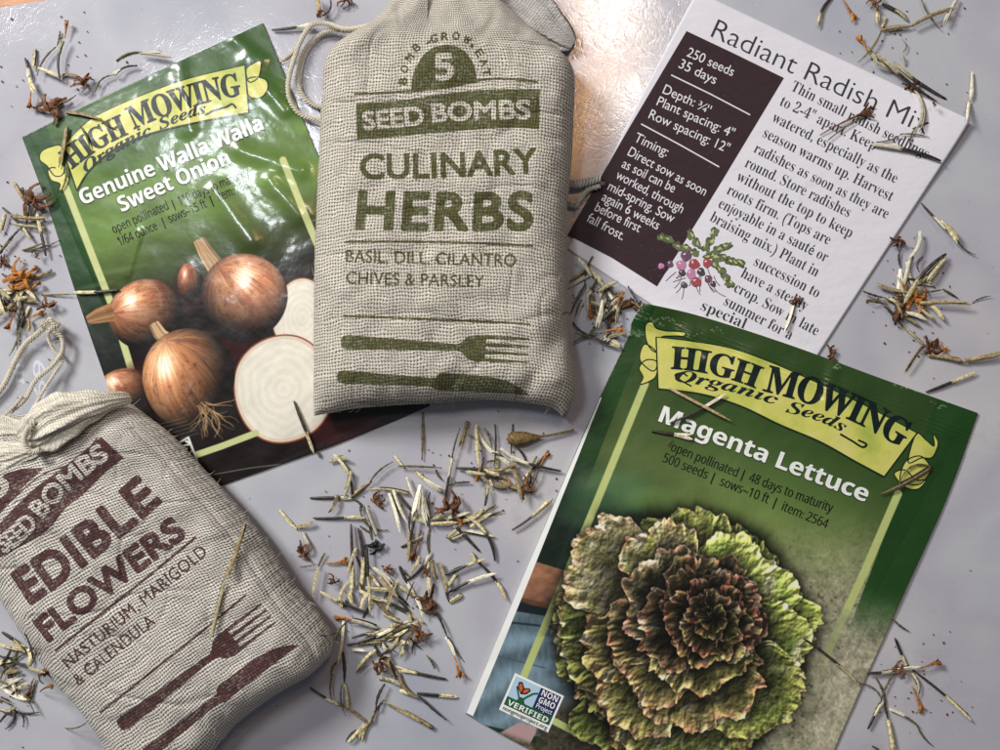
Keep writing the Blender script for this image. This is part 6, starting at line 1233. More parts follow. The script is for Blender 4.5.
# gathered neck: a ruffled roll of cloth, pinched at the cord
def ruffle(name, path, radii, pleats, cloth, parent, seed, seg=72, flat=.7):
    P = [np.array(PX(x, y, z)) for x, y, z in path]; C = np.array(smooth_pts(P, 12)); n = len(C)
    R = np.interp(np.linspace(0, 1, n), np.linspace(0, 1, len(radii)), radii)*S
    d = np.gradient(C, axis=0); d /= np.linalg.norm(d, axis=1)[:, None]; up = np.array([0, 0, 1.]); a = np.cross(d, up); a /= np.linalg.norm(a, axis=1)[:, None]; b = np.cross(a, d)
    t = np.linspace(0, 2*math.pi, seg, endpoint=False); V = []; Wv = []
    rsd = np.random.RandomState(seed); ph = rsd.rand(5)*6
    for i in range(n):
        s = i/n; tw = s*.9
        k = 1+.20*(1-2*np.abs(np.sin(.5*pleats*t+ph[0]+tw*2)))*(.6+.4*math.sin(s*9+ph[4]))+.08*np.sin((pleats*2+1)*t+ph[1]-tw*3)+.10*np.sin(3*t+ph[2]+5*s)
        k = k*(1+.05*math.sin(i*.5+ph[3]))
        for q in range(seg):
            V.append(C[i]+(a[i]*math.cos(t[q])+b[i]*math.sin(t[q])*flat)*R[i]*k[q]); Wv.append((t[q]/6.283*2*math.pi*R[i]/S/2.6, i*.9, 0))
    F = [(i*seg+q, i*seg+(q+1) % seg, (i+1)*seg+(q+1) % seg, (i+1)*seg+q) for i in range(n-1) for q in range(seg)]
    F.append(tuple(range(seg))[::-1]); F.append(tuple((n-1)*seg+q for q in range(seg)))
    o = mesh_obj(name, V, F, cloth, parent)
    at = o.data.attributes.new('weave', 'FLOAT_VECTOR', 'POINT'); at.data.foreach_set('vector', np.array(Wv, np.float32).ravel())
    add_height(np.array(V)); return o
neck_cloth = mat_cloth('neck_weave', srgb(244, 237, 220), srgb(150, 138, 112), None, hole=.45)
ruffle('gathered_neck', [(130, 398, .012), (106, 402, .0175), (80, 409, .0205), (56, 420, .0215), (38, 430, .0195), (22, 436, .017)], [4, 10, 17, 22, 19, 9], 7, neck_cloth, fb, 5)
ruffle('gathered_neck', [(26, 432, .0145), (10, 432, .014), (-8, 434, .013), (-40, 438, .010)], [8, 15, 20, 22], 7, neck_cloth, fb, 9)
ruffle('gathered_neck', [(46, 444, .0165), (28, 450, .0175), (6, 456, .017), (-24, 462, .016)], [5, 10, 14, 15], 6, neck_cloth, fb, 12, flat=.6)
rope('drawstring', [(38, 418, .0235), (31, 425, .0245), (26, 434, .0235), (25, 444, .0225), (32, 452, .0225), (40, 450, .0230)], 3.0, yarn, fb, pitch=9)
rope('drawstring', [(10, 412, .010), (20, 404, .0080), (27, 396, .0055), (36, 380, .0040), (52, 366, .0036), (62, 352, .0036), (62, 338, .0040), (54, 331, .0046), (48, 326, .0050)], 2.4, yarn, fb, pitch=9)
rope('drawstring', [(34, 408, .009), (40, 396, .0055), (54, 374, .0034), (62, 360, .0030), (54, 350, .0030), (49, 340, .0036), (48, 330, .0044)], 1.9, yarn, fb, pitch=8)
rope('drawstring', [(-14, 406, .0015), (2, 388, .0018), (14, 364, .0020), (24, 346, .0024), (36, 335, .0030), (46, 327, .0036)], 3.0, yarn, fb, pitch=9)
rope('drawstring', [(-6, 424, .014), (8, 412, .012), (16, 404, .009), (22, 396, .007)], 1.6, yarn, fb, pitch=7)
# fuzzy overhand knot where the cord ends meet
def knot(x, y, z, r):
    pts = []
    for i in range(26):
        t = i/25*2*math.pi*2; pts.append((x+(r*math.cos(t)*1.35+.35*r*math.cos(3*t)), y+(r*math.sin(t)*.8-.3*r*math.sin(3*t))-x*0, z+.0009*math.sin(1.5*t)))
    return pts
rope('cord_knot', knot(50, 325, .0042, 5.0), 2.6, yarn, fb, pitch=8)

hem_cloth = mat_cloth('hem_weave', srgb(206, 202, 198), srgb(120, 116, 112), None, hole=.35)
ruffle('folded_hem', [(486, -30, .004), (510, -4, .0042), (534, 16, .004), (556, 33, .0036), (573, 45, .0026)], [22, 27, 25, 17, 7], 9, hem_cloth, herb, 21, flat=.30)
# ---------------------------------------------------------------- loose dry marigold seed and flower scraps
def seed_mat(name, c0, c1, rough=.5, spec=.4, sx=1.0):
    k = NT(name); co = k.coord(); oi = k.n('ObjectInfo')
    n = k.noise(co, 1400, 4, .65); c = k.mix(k.ramp(n, [(.35, (0, 0, 0)), (.65, (1, 1, 1))]), c0, c1)
    j = k.math('MULTIPLY_ADD', oi.outputs['Random'], .55, .68)
    hs = k.n('HueSaturation'); k.plug(hs.inputs['Color'], c); k.plug(hs.inputs['Value'], j)
    return k.set(Base_Color=hs.outputs[0], Roughness=rough, Specular_IOR_Level=spec, Normal=k.bump(n, .00008, .7))
M_ACH = seed_mat('black_achene', srgb(22, 20, 20), srgb(74, 66, 58), .42, .5)
M_STR = [seed_mat('cream_bristle', srgb(204, 194, 158), srgb(246, 242, 226), .55), seed_mat('straw_bristle', srgb(160, 146, 98), srgb(236, 226, 186), .55), seed_mat('tan_bristle', srgb(120, 100, 66), srgb(188, 170, 130), .6)]
M_OLV = seed_mat('olive_stem', srgb(52, 48, 28), srgb(132, 122, 80), .55)
M_ORG = seed_mat('orange_petal', srgb(120, 68, 22), srgb(208, 138, 62), .6)
M_BRN = seed_mat('brown_petal', srgb(54, 32, 22), srgb(134, 90, 58), .65)
M_BLK = seed_mat('blackened_scrap', srgb(12, 16, 18), srgb(44, 50, 48), .7)
rnd = random.Random(11)
def frame(p0, p1, bend, arch, n):
    """points along a gently bent line between two world points"""
    p0 = np.array(p0); p1 = np.array(p1); d = p1-p0; L = np.linalg.norm(d); d = d/L; side = np.cross([0, 0, 1.], d); side /= np.linalg.norm(side)+1e-9
    out = []
    for i in range(n+1):
        t = i/n; q = 4*t*(1-t); out.append(p0+d*L*t+side*bend*L*q+np.array([0, 0, arch*L*q]))
    return np.array(out), side
def tube(pts, widths, flat=.6, seg=8, rib=.0, V=None, F=None, roll=0.0):
    V = [] if V is None else V; F = [] if F is None else F; off = len(V); n = len(pts)
    d = np.gradient(pts, axis=0); d /= np.linalg.norm(d, axis=1)[:, None]+1e-12; a = np.cross([0, 0, 1.], d); a /= np.linalg.norm(a, axis=1)[:, None]+1e-9; b = np.cross(d, a)
    for i in range(n):
        for q in range(seg):
            t = 2*math.pi*q/seg+roll; k = 1+rib*(1 if q % 2 else -1)
            V.append(pts[i]+(a[i]*math.cos(t)+b[i]*math.sin(t)*flat)*widths[i]*k)
    for i in range(n-1):
        for q in range(seg): F.append((off+i*seg+q, off+i*seg+(q+1) % seg, off+(i+1)*seg+(q+1) % seg, off+(i+1)*seg+q))
    F.append(tuple(off+q for q in range(seg))[::-1]); F.append(tuple(off+(n-1)*seg+q for q in range(seg)))
    return V, F
def blade(pts, widths, fold, V, F, th=.00012, roll=0.0):
    """a narrow folded scale: V cross-section with real thickness"""
    off = len(V); n = len(pts); d = np.gradient(pts, axis=0); d /= np.linalg.norm(d, axis=1)[:, None]+1e-12
    a = np.cross([0, 0, 1.], d); a /= np.linalg.norm(a, axis=1)[:, None]+1e-9; b = np.cross(d, a)
    a2 = a*math.cos(roll)+b*math.sin(roll); b2 = -a*math.sin(roll)+b*math.cos(roll)
    for i in range(n):
        w = widths[i]
        for (x, y) in ((-1, fold), (0, 0), (1, fold), (1, fold+th/max(w, 1e-5)), (0, .25), (-1, fold+th/max(w, 1e-5))): V.append(pts[i]+(a2[i]*x+b2[i]*y)*w)
    for i in range(n-1):
        for q in range(6): F.append((off+i*6+q, off+i*6+(q+1) % 6, off+(i+1)*6+(q+1) % 6, off+(i+1)*6+q))
    F.append(tuple(off+q for q in range(6))[::-1]); F.append(tuple(off+(n-1)*6+q for q in range(6)))
def ends(x1, y1, x2, y2, lift):
    h1 = height(x1, y1); h2 = height(x2, y2); hm = height((x1+x2)/2, (y1+y2)/2)
    z1 = h1+.0003+lift; z2 = h2+.0003+lift
    if hm+.0003 > (z1+z2)/2: e = hm+.0003-(z1+z2)/2; z1 += e; z2 += e
    return z1, z2
SEEDN = [0]
def piece(kind, x1, y1, x2, y2, label, group, bend=None, lift=None, w=1.0, tone=None):
    w = w**.7*(.88 if kind in 'sp' else (.9 if kind == 'o' else .95))
    SEEDN[0] += 1; L = math.hypot(x2-x1, y2-y1); r = rnd
    lift = r.choice([0, .0003, .0006, .0010, .0015]) if lift is None else lift
    z1, z2 = ends(x1, y1, x2, y2, lift)
    if r.random() < .4: z1 += .0006*r.random()
    else: z2 += .0009*r.random()
    bend = (r.uniform(-.05, .05) if r.random() < .7 else r.uniform(-.17, .17)) if bend is None else bend
    mid = PX((x1+x2)/2, (y1+y2)/2, min(z1, z2)-.0003)
    tone = r.choice([0, 0, 1, 1, 1, 2]) if tone is None else tone
    p0 = PX(x1, y1, z1); p1 = PX(x2, y2, z2)
    if kind == 's':
        root = empty('marigold_seed', mid, label, 'seed', group)
        P, sd = frame(p0, p1, bend, .02, 22); k = r.choice([11, 12, 13, 14])
        wd = [S*w*1.8*(.25+.75*math.sin(math.pi*min(1, (i/k)*.70+.06))**.5) for i in range(k+1)]
        V, F = tube(P[:k+1], wd, .7, 8, .12); mesh_obj('seed_body', V, F, M_ACH, root)
        V = []; F = []; q = P[k-1:]; m = len(q)
        nb = r.choice([2, 3])
        for b in range(nb):
            sp = (b-(nb-1)/2)*S*1.5*w; qq = q.copy(); tt = np.linspace(0, 1, m)[:, None]; qq = qq+sd*sp*(tt**1.4)*r.uniform(.5, 1.7)+np.array([0, 0, 1.])*r.uniform(.0, .0006)*tt
            cut = m if b == 0 else int(m*r.uniform(.6, .95)); qq = qq[:max(cut, 4)]; mm = len(qq)
            blade(qq, [S*w*(1.2 if b else 1.7)*(1 if i < mm-2 else (mm-1-i)/2*.8+.2) for i in range(mm)], .45, V, F, roll=r.uniform(-.5, .5))
        nf = len(F)
        if r.random() < .6: qq = (q+sd*S*w*r.choice([-1.5, 1.5])-np.array([0, 0, .0001]))[:max(4, m-2)]; blade(qq, [S*w*.7]*len(qq), .4, V, F)
        mesh_obj('bristle', V, F, [M_STR[0 if tone == 0 else 1], M_OLV], root, mi=[0]*nf+[1]*(len(F)-nf))
    elif kind == 'p':
        V = []; F = []; P, sd = frame(p0, p1, bend, .02, 14); nb = r.choice([1, 2, 2, 3]); m = len(P)
        for b in range(nb):
            sp = (b-(nb-1)/2)*S*1.9*w; tt = np.linspace(0, 1, m)[:, None]; qq = P+sd*sp*(tt*r.uniform(.3, 1.5)+.25)+np.array([0, 0, 1.])*r.uniform(0, .0008)*tt
            a = 0 if b == 0 else r.randrange(0, 4); z = m if b == 0 else m-r.randrange(0, 5); qq = qq[a:z]; mm = len(qq)
            blade(qq, [S*w*(1.75 if b == 0 else 1.25)*min(1, .5+(i+1)/3)*(1 if i < mm-3 else (mm-1-i)/3*.8+.2) for i in range(mm)], .5, V, F, roll=r.uniform(-.7, .7))
        nf = len(F)
        if r.random() < .85: tt = np.linspace(0, 1, m)[:, None]; qq = (P+sd*S*w*r.choice([-1.6, 1.6])-np.array([0, 0, .00012]))[:r.randint(m//2, m)]; blade(qq, [S*w*.75]*len(qq), .4, V, F)
        tag(mesh_obj('dry_husk', V, F, [M_STR[tone], M_ACH if r.random() < .75 else M_OLV], mi=[0]*nf+[1]*(len(F)-nf)), label, 'husk', group)
    elif kind in 'gd':
        P, sd = frame(p0, p1, bend*1.8, .015, 14); n = len(P)
        V, F = tube(P, [S*w*1.15*(.35+.65*math.sin(math.pi*min(.97, .12+i/(n-1)*.9)))*(1+.18*math.sin(i*1.9)) for i in range(n)], .7, 6, .1)
        tag(mesh_obj('dry_twig', V, F, M_OLV if kind == 'g' else M_ACH), label, 'twig', group)
    elif kind == 'o':
        # first end: narrow tube; second end: ragged flared mouth
        root = empty('dry_floret', mid, label, 'floret', group)
        P, sd = frame(p0, p1, bend, .02, 12); n = len(P); k = 8
        V, F = tube(P[:k+1], [S*w*(.7+1.5*(i/k)**1.6) for i in range(k+1)], .6, 8, .08); mesh_obj('floret_tube', V, F, M_ORG if tone else M_BRN, root)
        V = []; F = []; d = (np.array(p1)-np.array(p0)); d /= np.linalg.norm(d)
        for b in range(5):
            an = (b-2)*.20+r.uniform(-.1, .1); l = S*max(3.5, L*.26)*r.uniform(.75, 1.2); m = 8; qq = []
            for i in range(m):
                t = i/(m-1); qq.append(P[k-1]+(d*math.cos(an*t*1.2)+sd*math.sin(an*(.4+t)))*l*t+np.array([0, 0, 1.])*(S*2.2*math.sin(t*2.6+b)*r.uniform(.2, 1)))
            qq = np.array(qq); qq[:, 2] = np.maximum(qq[:, 2], min(z1, z2)-.0002)
            blade(qq, [S*w*1.15*(.6+.7*math.sin(math.pi*(i+.6)/m)) for i in range(m)], r.uniform(.2, .7), V, F, roll=r.uniform(-.8, .8))
        mesh_obj('petal', V, F, M_ORG if tone else M_BRN, root)
    elif kind in 'rk':
        # crumpled scrap: x2,y2 gives the radius as the distance
        V = []; F = []; c = np.array(PX(x1, y1, z1+S*1.5)); R = L*S*.8
        for b in range(int(6+L*.5)):
            a = r.uniform(0, 6.28); l = R*r.uniform(.5, 1.5)*(1.3 if kind == 'r' else 1); curl = r.uniform(-2.0, 2.0); m = 9; qq = []; e = r.uniform(.1, .9)
            st = c+np.array([math.cos(a+2), math.sin(a+2), 0])*R*.25*r.random()
            for i in range(m):
                t = i/(m-1); aa = a+curl*t; qq.append(st+np.array([math.cos(aa), math.sin(aa), 0])*l*t+np.array([0, 0, 1.])*(R*.5*math.sin(t*math.pi*.9)*e))
            qq = np.array(qq); qq[:, 2] = np.maximum(qq[:, 2], z1)
            blade(qq, [R*(.16 if kind == 'r' else .2)*w*(.5+math.sin(math.pi*(i+.5)/m))*(1+.25*math.sin(i*2.3+b)) for i in range(m)], r.uniform(.2, .8), V, F, roll=r.uniform(-1, 1))
        tag(mesh_obj('flower_scrap', V, F, M_BLK if kind == 'k' else (M_ORG if tone == 2 and L > 10 else M_BRN)), label, 'flower scrap', group)

KN = {'s': 'black and cream marigold seed', 'p': 'pale split marigold husk', 'g': 'thin olive dry twig', 'd': 'thin black dry twig', 'o': 'orange brown dry floret', 'r': 'crumpled brown flower scrap', 'k': 'blackened crumpled flower scrap'}
KG = {'s': 'seeds', 'p': 'husks', 'g': 'olive twigs', 'd': 'black twigs', 'o': 'florets', 'r': 'brown scraps', 'k': 'blackened scraps'}
def scatter(where, rows, **kw):
    """rows: 'kind x1 y1 x2 y2' separated by ';' - first point is the dark or narrow end"""
    rows = [q.split() for q in rows.replace('\n', ' ').split(';') if q.strip()]
    cnt = {}
    for q in rows: cnt[q[0]] = cnt.get(q[0], 0)+1
    for q in rows:
        k = q[0]; x1, y1, x2, y2 = map(float, q[1:5]); e = dict(kw)
        for t in q[5:]:
            a, b = t.split('='); e[a] = float(b) if a != 'tone' else int(b)
        g = ('%s %s' % (KG[k], where)) if cnt[k] > 1 else None
        piece(k, x1, y1, x2, y2, '%s %s' % (KN[k], where), g, **e)

scatter('in the top left corner above the onion packet', '''o 65 38 67 17 tone=2 w=.9; g 60 31 57 46; s 60 78 65 38 w=.8; g 56 47 37 76; p 35 49 33 70 w=.8; s 25 58 30 79 w=.8; p 30 78 36 93 w=.8; p 38 68 59 77 w=.8; p 60 77 80 78 w=.7;
 o 31 92 30 112 tone=1; r 84 84 92 88; g 95 92 116 75; s 137 66 113 77 w=.7; g 54 104 76 95; g 116 61 142 52 bend=.06; p 140 53 173 57 w=.7''')
scatter('in the heap at the left edge beside the onion packet', '''p 14 182 29 205 w=.8; r 34 198 44 206; s 46 256 36 212; p 48 218 8 216 tone=2; p 45 228 12 224 w=.8; p 5 214 0 234; d 0 254 23 226 w=1.6; g 22 250 60 240; r 38 254 41 255; r 3 262 9 263;
 g 23 250 45 242; g 0 252 12 240 w=1.3; s 2 274 37 298; p 0 290 20 284 tone=1; s 20 312 0 290; r 25 278 38 284; o 26 276 40 266 tone=1; o 30 290 43 281 tone=1; p 14 293 40 298; g 42 295 75 294 w=.7; r 46 304 53 307; o 29 319 47 313 tone=2;
 o 14 312 5 332 tone=1; d 20 308 17 330 w=2; p 19 300 22 316; p 28 318 27 334; g 25 312 18 352; g 20 328 9 356; p 12 300 30 296; g 8 285 22 300; r 15 305 23 309''')
scatter('in the lower left heap beside the maroon lettered bag', '''s 2 632 24 648 w=1.2; p 0 644 24 649; p 12 640 27 650; d 25 634 28 652; p 28 649 30 664; g 36 650 28 668; g 0 681 26 664; p 0 688 23 676 tone=0; s 10 697 28 682; g 30 702 36 680; o 34 678 28 702 tone=0;
 o 40 692 62 686 tone=2; r 45 672 52 676; d 15 712 39 712; d 15 711 5 729; d 13 710 23 727; p 0 709 14 712 tone=0; p 0 698 12 704; g 65 728 89 720 w=.6; g 8 664 30 652; p 4 672 20 668; g 22 690 34 712; s 0 722 16 706; g 18 650 12 676''')
scatter('at the top between onion packet and herb bag', '''s 272 30 314 24; p 319 18 317 -4 tone=2; d 322 16 329 -4; r 320 13 324 15; p 280 61 298 46 tone=2 w=.7; r 345 1 351 3''')
scatter('in the top right corner above the radish card', '''s 834 -4 818 28; o 842 -2 858 24 tone=1; r 875 3 881 5; s 882 4 908 20 w=1.2; p 876 4 878 26 tone=1; p 886 17 880 30 w=.6; g 882 30 858 62; p 881 30 913 25 tone=2; p 912 25 956 8 tone=2; g 921 -2 940 28 w=.8;
 p 958 -2 944 25 w=.5; o 868 52 854 34 tone=2; p 867 48 879 63 tone=1; s 921 93 876 55 w=1.15; s 946 99 892 62 w=1.15; r 910 87 916 90; d 918 88 937 101; p 905 66 900 54 w=.6; g 903 52 903 40 w=.5; r 934 104 936 106; p 896 70 872 62''')
scatter('in the heap at the right edge beside the card', '''s 921 203 946 229 w=.7; p 941 221 959 243; g 957 240 976 255 w=.6; r 897 240 903 244; d 900 250 901 268; p 901 269 900 297; p 920 231 909 260; p 911 255 902 288; p 906 262 913 288; s 946 254 905 305 w=1.7; s 940 262 918 284 w=1.3; p 946 258 928 282 tone=1;
 g 919 291 944 289; g 943 289 958 298; p 920 303 971 304 tone=2; g 972 303 991 296 w=.5; r 913 300 924 305; d 863 291 886 298; g 866 300 884 304; g 884 300 903 326; p 886 297 901 305; p 905 312 927 319 tone=0; p 903 314 920 326; p 918 306 936 321; p 930 304 945 320;
 r 900 309 911 313; d 884 306 902 325 w=1.4; p 902 325 923 344 tone=1; r 930 345 939 349; o 930 342 949 352 tone=2; p 922 346 905 372; p 928 355 966 361 tone=2; p 958 361 1004 352 tone=2 w=1.2; s 926 392 975 371; g 915 282 935 288; p 917 283 934 284 tone=0; g 896 296 912 290; g 880 296 868 302''')
scatter('beside the lettuce packet corner under the card edge', '''p 588 269 570 282 tone=2 w=.8; p 590 275 568 288 w=.8; g 593 256 585 286; d 586 284 571 313 w=1.4; p 578 258 592 276 w=.8; p 590 268 606 286 tone=1 w=1.2; g 604 284 618 296 w=1.2; s 597 279 588 298; p 588 286 588 312 tone=0; o 589 298 590 321 tone=2; o 594 294 592 320 tone=0;
 d 604 288 599 314; p 603 300 598 328; p 608 292 618 312 tone=0; o 616 314 624 288 tone=2; p 621 298 616 326; d 628 286 640 306; g 628 300 644 312; r 612 320 617 322; d 573 322 597 336; g 575 333 596 339; s 594 338 621 346; o 600 332 627 328 tone=1; p 604 336 621 346; g 574 342 602 333; r 634 304 642 308; p 610 284 600 300; g 596 326 588 336; d 582 300 576 316; p 614 330 604 342; s 606 316 616 298''')
scatter('in the central pile below the herb bag', '''s 352 498 333 454; s 310 498 352 497 w=1.1; p 351 497 372 480 tone=2; g 370 482 393 462; d 352 499 362 511; g 360 506 388 530; s 313 518 366 516 w=.8; p 280 510 298 529; p 296 527 314 521 tone=2; g 423 412 422 460 w=1.4; p 394 456 404 468 w=.6; g 398 466 442 468 w=1.1;
 p 407 477 415 497 w=.7; p 416 472 430 482; p 424 478 442 491; p 421 485 414 516 w=1.2; s 410 540 417 508; p 422 490 430 526 w=1.3; d 430 492 430 528; g 397 511 402 504; r 376 500 382 504; p 467 421 460 447 w=1.2; s 444 504 452 455; g 452 458 460 428 w=.8; s 456 468 512 470 w=1.2; p 476 424 480 466; g 468 434 484 447; p 478 432 508 460; g 484 428 492 450;
 d 495 424 494 466 w=.8; p 493 450 499 470 tone=1; p 496 452 512 466 tone=0; s 561 471 508 457; p 512 462 523 502 w=1.4 tone=2; d 513 424 511 456; o 540 466 550 449 tone=2; g 525 492 540 464; p 536 456 526 486 w=.7; o 506 476 500 490 tone=1; o 508 478 516 492 tone=2; r 525 486 533 490; g 482 474 508 480; p 482 476 512 484 tone=2; o 480 466 476 484 tone=2; p 484 470 500 474;
 s 512 530 552 497 w=.9; p 430 520 460 514 tone=1; p 448 518 470 512; p 462 520 482 508; p 472 522 496 504 tone=1; g 484 516 503 511; p 470 527 492 512; r 450 506 460 511; o 452 512 466 526 tone=2; s 479 551 441 512 w=1.25; s 495 561 460 513 w=1.1; p 431 523 458 521 tone=1; p 448 537 462 527; p 450 540 466 533 tone=0; g 446 537 456 541; d 411 511 410 532; p 410 530 409 562; o 421 530 411 566 tone=0; s 405 581 431 551; g 430 528 430 556 w=1.2; p 429 562 430 594; r 426 571 430 574;
 p 440 562 447 592 w=1.4 tone=2; d 446 588 449 602; s 445 575 484 558; s 446 594 496 572 w=1.1; s 478 562 508 599; p 471 553 476 562; p 456 574 446 588; p 449 602 462 594; r 430 600 441 605; s 351 524 353 593 w=1.2; s 358 528 361 592 w=1.1; s 367 545 372 614 w=1.1; p 352 580 342 608; d 346 600 341 608; s 368 613 320 592 w=1.1; k 375 547 380 554; g 370 527 372 540; g 360 526 371 533;
 o 325 563 351 557 tone=2; g 325 553 318 568; p 319 567 314 598; g 300 567 318 564 w=.5; r 333 580 338 581; p 368 565 398 592; p 380 577 399 598 w=1.4 tone=2; p 369 573 380 587 tone=1; r 389 569 392 574; s 399 566 416 594; p 395 582 417 596 tone=1; p 416 598 423 618; s 408 612 378 600; p 376 600 398 621 tone=2; s 395 608 424 622 w=.8; o 352 620 331 619 tone=2; p 352 620 378 628 tone=0 w=1.5;
 s 347 645 395 626 w=1.1; p 392 628 418 622 tone=0; s 352 638 376 633; p 352 650 366 651 tone=0; p 366 638 392 628 tone=1; g 366 664 356 673; p 376 650 357 672 tone=1; p 382 640 393 632; d 374 644 386 662 w=1.7; p 384 658 400 674 tone=2; d 408 636 421 649; r 419 632 427 636; p 402 640 400 658; p 394 645 413 640; s 378 656 398 636; g 384 652 404 632; p 388 640 408 628; g 372 636 396 652; d 396 628 380 648; r 380 663 388 666; p 358 644 384 640 tone=1; g 404 650 412 632;
 s 446 679 394 667; p 399 674 419 697 w=1.3; d 417 694 446 720 w=1.2; p 380 678 401 685 w=1.4 tone=1; p 400 690 411 692; s 417 693 458 696 w=1.1; d 385 684 376 709 w=1.6; p 377 706 370 722 tone=2; p 364 724 347 742; p 368 724 360 740; d 356 730 346 742; p 372 720 354 736; s 310 687 340 704 w=.8; p 338 702 369 723 tone=2; p 432 728 382 702 w=1.3 tone=2; d 384 700 374 712; g 340 660 331 676; g 333 674 332 700; d 343 652 344 684 w=1.6; p 344 683 348 708 w=.9; g 342 684 346 716 w=.6;
 d 436 611 448 639; p 446 637 456 656 tone=0; o 454 655 462 681 tone=2; g 449 640 464 662 w=.5; r 303 552 310 556; p 303 532 310 546; g 300 540 304 552; p 384 614 404 622; d 408 606 396 594; p 418 604 430 612; p 352 604 346 590 tone=1; g 366 560 364 580 w=1.2; d 356 556 362 572; s 398 600 412 624; p 432 560 436 580 tone=2; d 400 566 408 576; p 420 556 412 574 tone=1; d 448 574 462 566''')
scatter('in the sparse cluster at the lower right corner', '''g 891 617 909 631 w=.9; s 895 638 908 668 w=.9; s 910 668 972 720 w=.9; s 867 673 898 669 w=1.1; p 896 669 922 665; o 920 668 943 659 tone=2; r 898 668 905 671; p 912 674 917 696 tone=1; o 912 686 924 717 tone=2; g 897 670 880 706; s 868 729 882 700 w=.9; g 876 678 886 708; d 884 700 889 722; p 888 720 893 752 tone=1; p 889 709 908 718 tone=0; g 904 716 918 726 bend=.03; g 917 725 933 746 w=.8; g 872 746 882 752''')
def more(where, n, spots, seed):
    q = random.Random(seed)
    for i in range(n):
        x, y, sx, sy = q.choice(spots); x += q.gauss(0, sx); y += q.gauss(0, sy); a = q.uniform(0, 6.28); L = q.uniform(16, 44); k = q.choice('sspppgdd')
        if k in 'gd': L *= .6
        piece(k, x-math.cos(a)*L/2, y-math.sin(a)*L/2, x+math.cos(a)*L/2, y+math.sin(a)*L/2, '%s %s' % (KN[k], where), '%s %s' % (KG[k], where))
more('in the central pile below the herb bag', 46, [(365, 570, 16, 30), (430, 520, 24, 18), (400, 610, 24, 20), (495, 465, 22, 14), (390, 650, 26, 12), (350, 500, 18, 14)], 5)
more('in the heap at the left edge beside the onion packet', 12, [(20, 300, 12, 14), (28, 215, 14, 12)], 6)
more('in the lower left heap beside the maroon lettered bag', 8, [(16, 670, 12, 18)], 7)
more('in the heap at the right edge beside the card', 9, [(908, 300, 14, 14), (925, 285, 14, 10)], 8)
more('beside the lettuce packet corner under the card edge', 8, [(602, 310, 12, 12)], 9)
# crumbs of chaff between the seeds
V = []; F = []; q = np.random.RandomState(5); spots = [(400, 560, 60, 60), (480, 470, 40, 25), (25, 260, 20, 60), (20, 680, 20, 30), (915, 300, 30, 35), (600, 310, 15, 20), (900, 60, 40, 30), (910, 690, 30, 30), (60, 70, 40, 35), (500, 400, 420, 300)]
for k in range(330):
    x, y, sx, sy = spots[q.randint(len(spots))]; x += q.normal()*sx; y += q.normal()*sy
    if not (-20 < x < 1020 and -20 < y < 770): continue
    hh = height(x, y)
    if hh > .0002: continue
    c = np.array(PX(x, y, hh+.00025)); a = q.uniform(0, 6.28); l = S*q.uniform(.5, 2.6); w_ = S*q.uniform(.3, .8)
    blade(np.array([c+np.array([math.cos(a), math.sin(a), 0])*l*t for t in (-.5, 0, .5)]), [w_, w_*1.3, w_*.6], .4, V, F, roll=q.uniform(-1, 1))
tag(mesh_obj('chaff_crumbs', V, F, M_BRN), 'tiny brown crumbs of chaff sprinkled over the grey sheet', 'crumbs', kind='stuff')
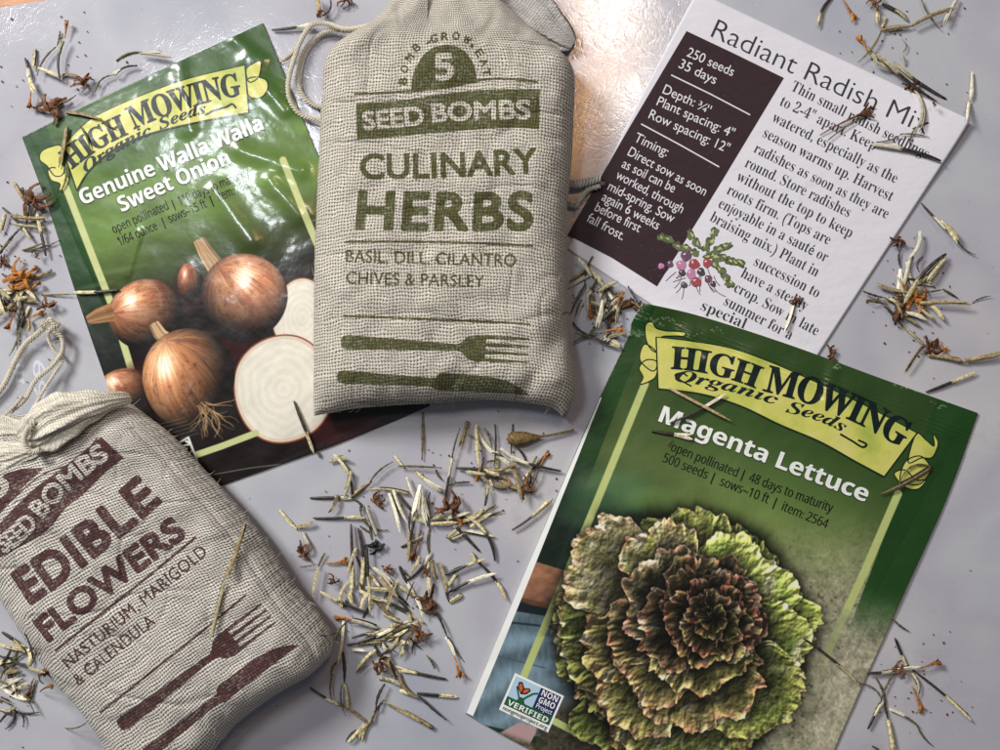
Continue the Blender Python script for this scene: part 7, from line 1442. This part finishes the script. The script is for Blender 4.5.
# pieces lying on the printed things, each told apart by where it lies
for k, x1, y1, x2, y2, lab, kw in (
    ('r', 52, 110, 62, 118, 'dark crumpled flower scrap on the top left edge of the onion packet', dict(lift=.0002, tone=0)),
    ('p', 66, 112, 101, 119, 'pale husk lying across the H of the onion packet ribbon', dict(tone=2)),
    ('p', 67, 127, 60, 168, 'tan husk standing across the left curl of the onion packet ribbon', dict(tone=2)),
    ('g', 66, 166, 60, 192, 'olive stem on the left curl of the onion packet ribbon', {}),
    ('g', 80, 126, 90, 150, 'dry olive stem across the word High on the onion packet', {}),
    ('g', 100, 118, 116, 129, 'short dry stem near the top of the onion packet ribbon', {}),
    ('s', 119, 290, 74, 293, 'marigold seed across the pale stripe at the onion packet left edge', dict(w=1.1)),
    ('s', 294, 401, 315, 453, 'marigold seed lying on the cut onion half at the packet foot', dict(w=1.1)),
    ('g', 318, 452, 320, 458, 'tiny stem tip below the onion packet foot', {}),
    ('g', 276, 57, 279, 62, 'tiny stem tip at the top right corner of the onion packet', dict(w=.6)),
    ('o', 820, 135, 884, 106, 'brown flared floret across the title of the radish card', dict(w=.8, tone=0, bend=.03)),
    ('g', 828, 140, 872, 114, 'thin stem beside the flared floret on the radish card', dict(w=.6)),
    ('p', 915, 90, 916, 132, 'cream husk standing across the last word of the card title', dict(tone=0, w=1.2)),
    ('g', 915, 128, 910, 148, 'thin grey stem below the last word of the card title', dict(w=.8)),
    ('g', 876, 142, 902, 134, 'thin stem under the letter M of the card title', dict(w=.6)),
    ('g', 900, 134, 929, 137, 'thin dark stem between card title and first text line', dict(w=.6)),
    ('s', 941, 161, 869, 146, 'long curved dark seed across the second text line of the card', dict(bend=-.05, w=1.2)),
    ('p', 972, 72, 970, 102, 'thin pale husk beyond the right corner of the card', dict(w=.6)),
    ('p', 969, 102, 967, 121, 'short cream husk touching the right corner of the card', dict(tone=0)),
    ('r', 795, 300, 800, 303, 'small brown flower scrap on the last text lines of the card', {}),
    ('p', 794, 303, 784, 332, 'pale husk below the brown scrap on the card text', dict(w=.9, tone=0)),
    ('r', 831, 353, 837, 356, 'small brown scrap at the lower right corner of the card', {}),
    ('s', 670, 423, 725, 393, 'tan seed crossing above the first letter of the lettuce packet name', dict(w=1.0)),
    ('p', 669, 388, 731, 421, 'tan husk crossing down over the lettuce packet name', dict(tone=2, w=.8)),
    ('s', 651, 431, 693, 437, 'dark seed lying under the first letter of the lettuce packet name', dict(w=1.2)),
    ('g', 668, 446, 672, 438, 'short stem below the first letter of the lettuce packet name', dict(w=.6)),
    ('p', 930, 468, 880, 494, 'frayed tan husk on the right curl of the lettuce packet ribbon', dict(tone=2, w=1.7)),
    ('g', 932, 467, 900, 482, 'olive stem along the right curl of the lettuce packet ribbon', {}),
    ('s', 803, 638, 861, 686, 'black tipped seed lying on the printed soil beside the lettuce', dict(w=1.0)),
    ('g', 858, 683, 882, 702, 'thin stem crossing the lower right edge of the lettuce packet', dict(w=.6)),
    ('p', 245, 524, 224, 583, 'long pale husk on the maroon lettered bag below its title', dict(w=.9, tone=2)),
    ('p', 224, 582, 210, 640, 'second pale husk on the maroon lettered bag above the printed fork', dict(w=.9, tone=1)),
    ('g', 222, 590, 213, 636, 'thin olive stem on the maroon lettered bag beside the printed fork', dict(w=.7)),
    ('g', 560, 320, 572, 314, 'tiny stem at the right side of the herb bag', dict(w=.5))):
    piece(k, x1, y1, x2, y2, lab, None, lift=kw.pop('lift', .0002), **kw)
# bulbous olive flower base with its stalk
root = empty('dried_calyx', PX(540, 437, .0003), 'olive bulb shaped dry flower base with long stalk, below the herb bag', 'flower base')
P, sd = frame(PX(574, 430, .0012), PX(508, 439, .0022), .03, .0, 22)
V, F = tube(P, [S*(1.2+5.6*sstep(.45, .82, i/22)*(1-.35*sstep(.9, 1.0, i/22))) for i in range(23)], .75, 14, .06); mesh_obj('calyx_cup', V, F, seed_mat('calyx_skin', srgb(84, 62, 30), srgb(152, 128, 76)), root)
V = []; F = []
for b in range(7):
    an = math.pi+(b-3)*.28; st = P[-3]+np.array([0, (b-3)*S*1.2, .0004]); qq = np.array([st+np.array([math.cos(an), math.sin(an), .12])*S*8*t for t in np.linspace(0, 1, 6)])
    blade(qq, [S*1.3*(1-.8*i/5) for i in range(6)], .5, V, F)
mesh_obj('sepal', V, F, M_BRN, root)
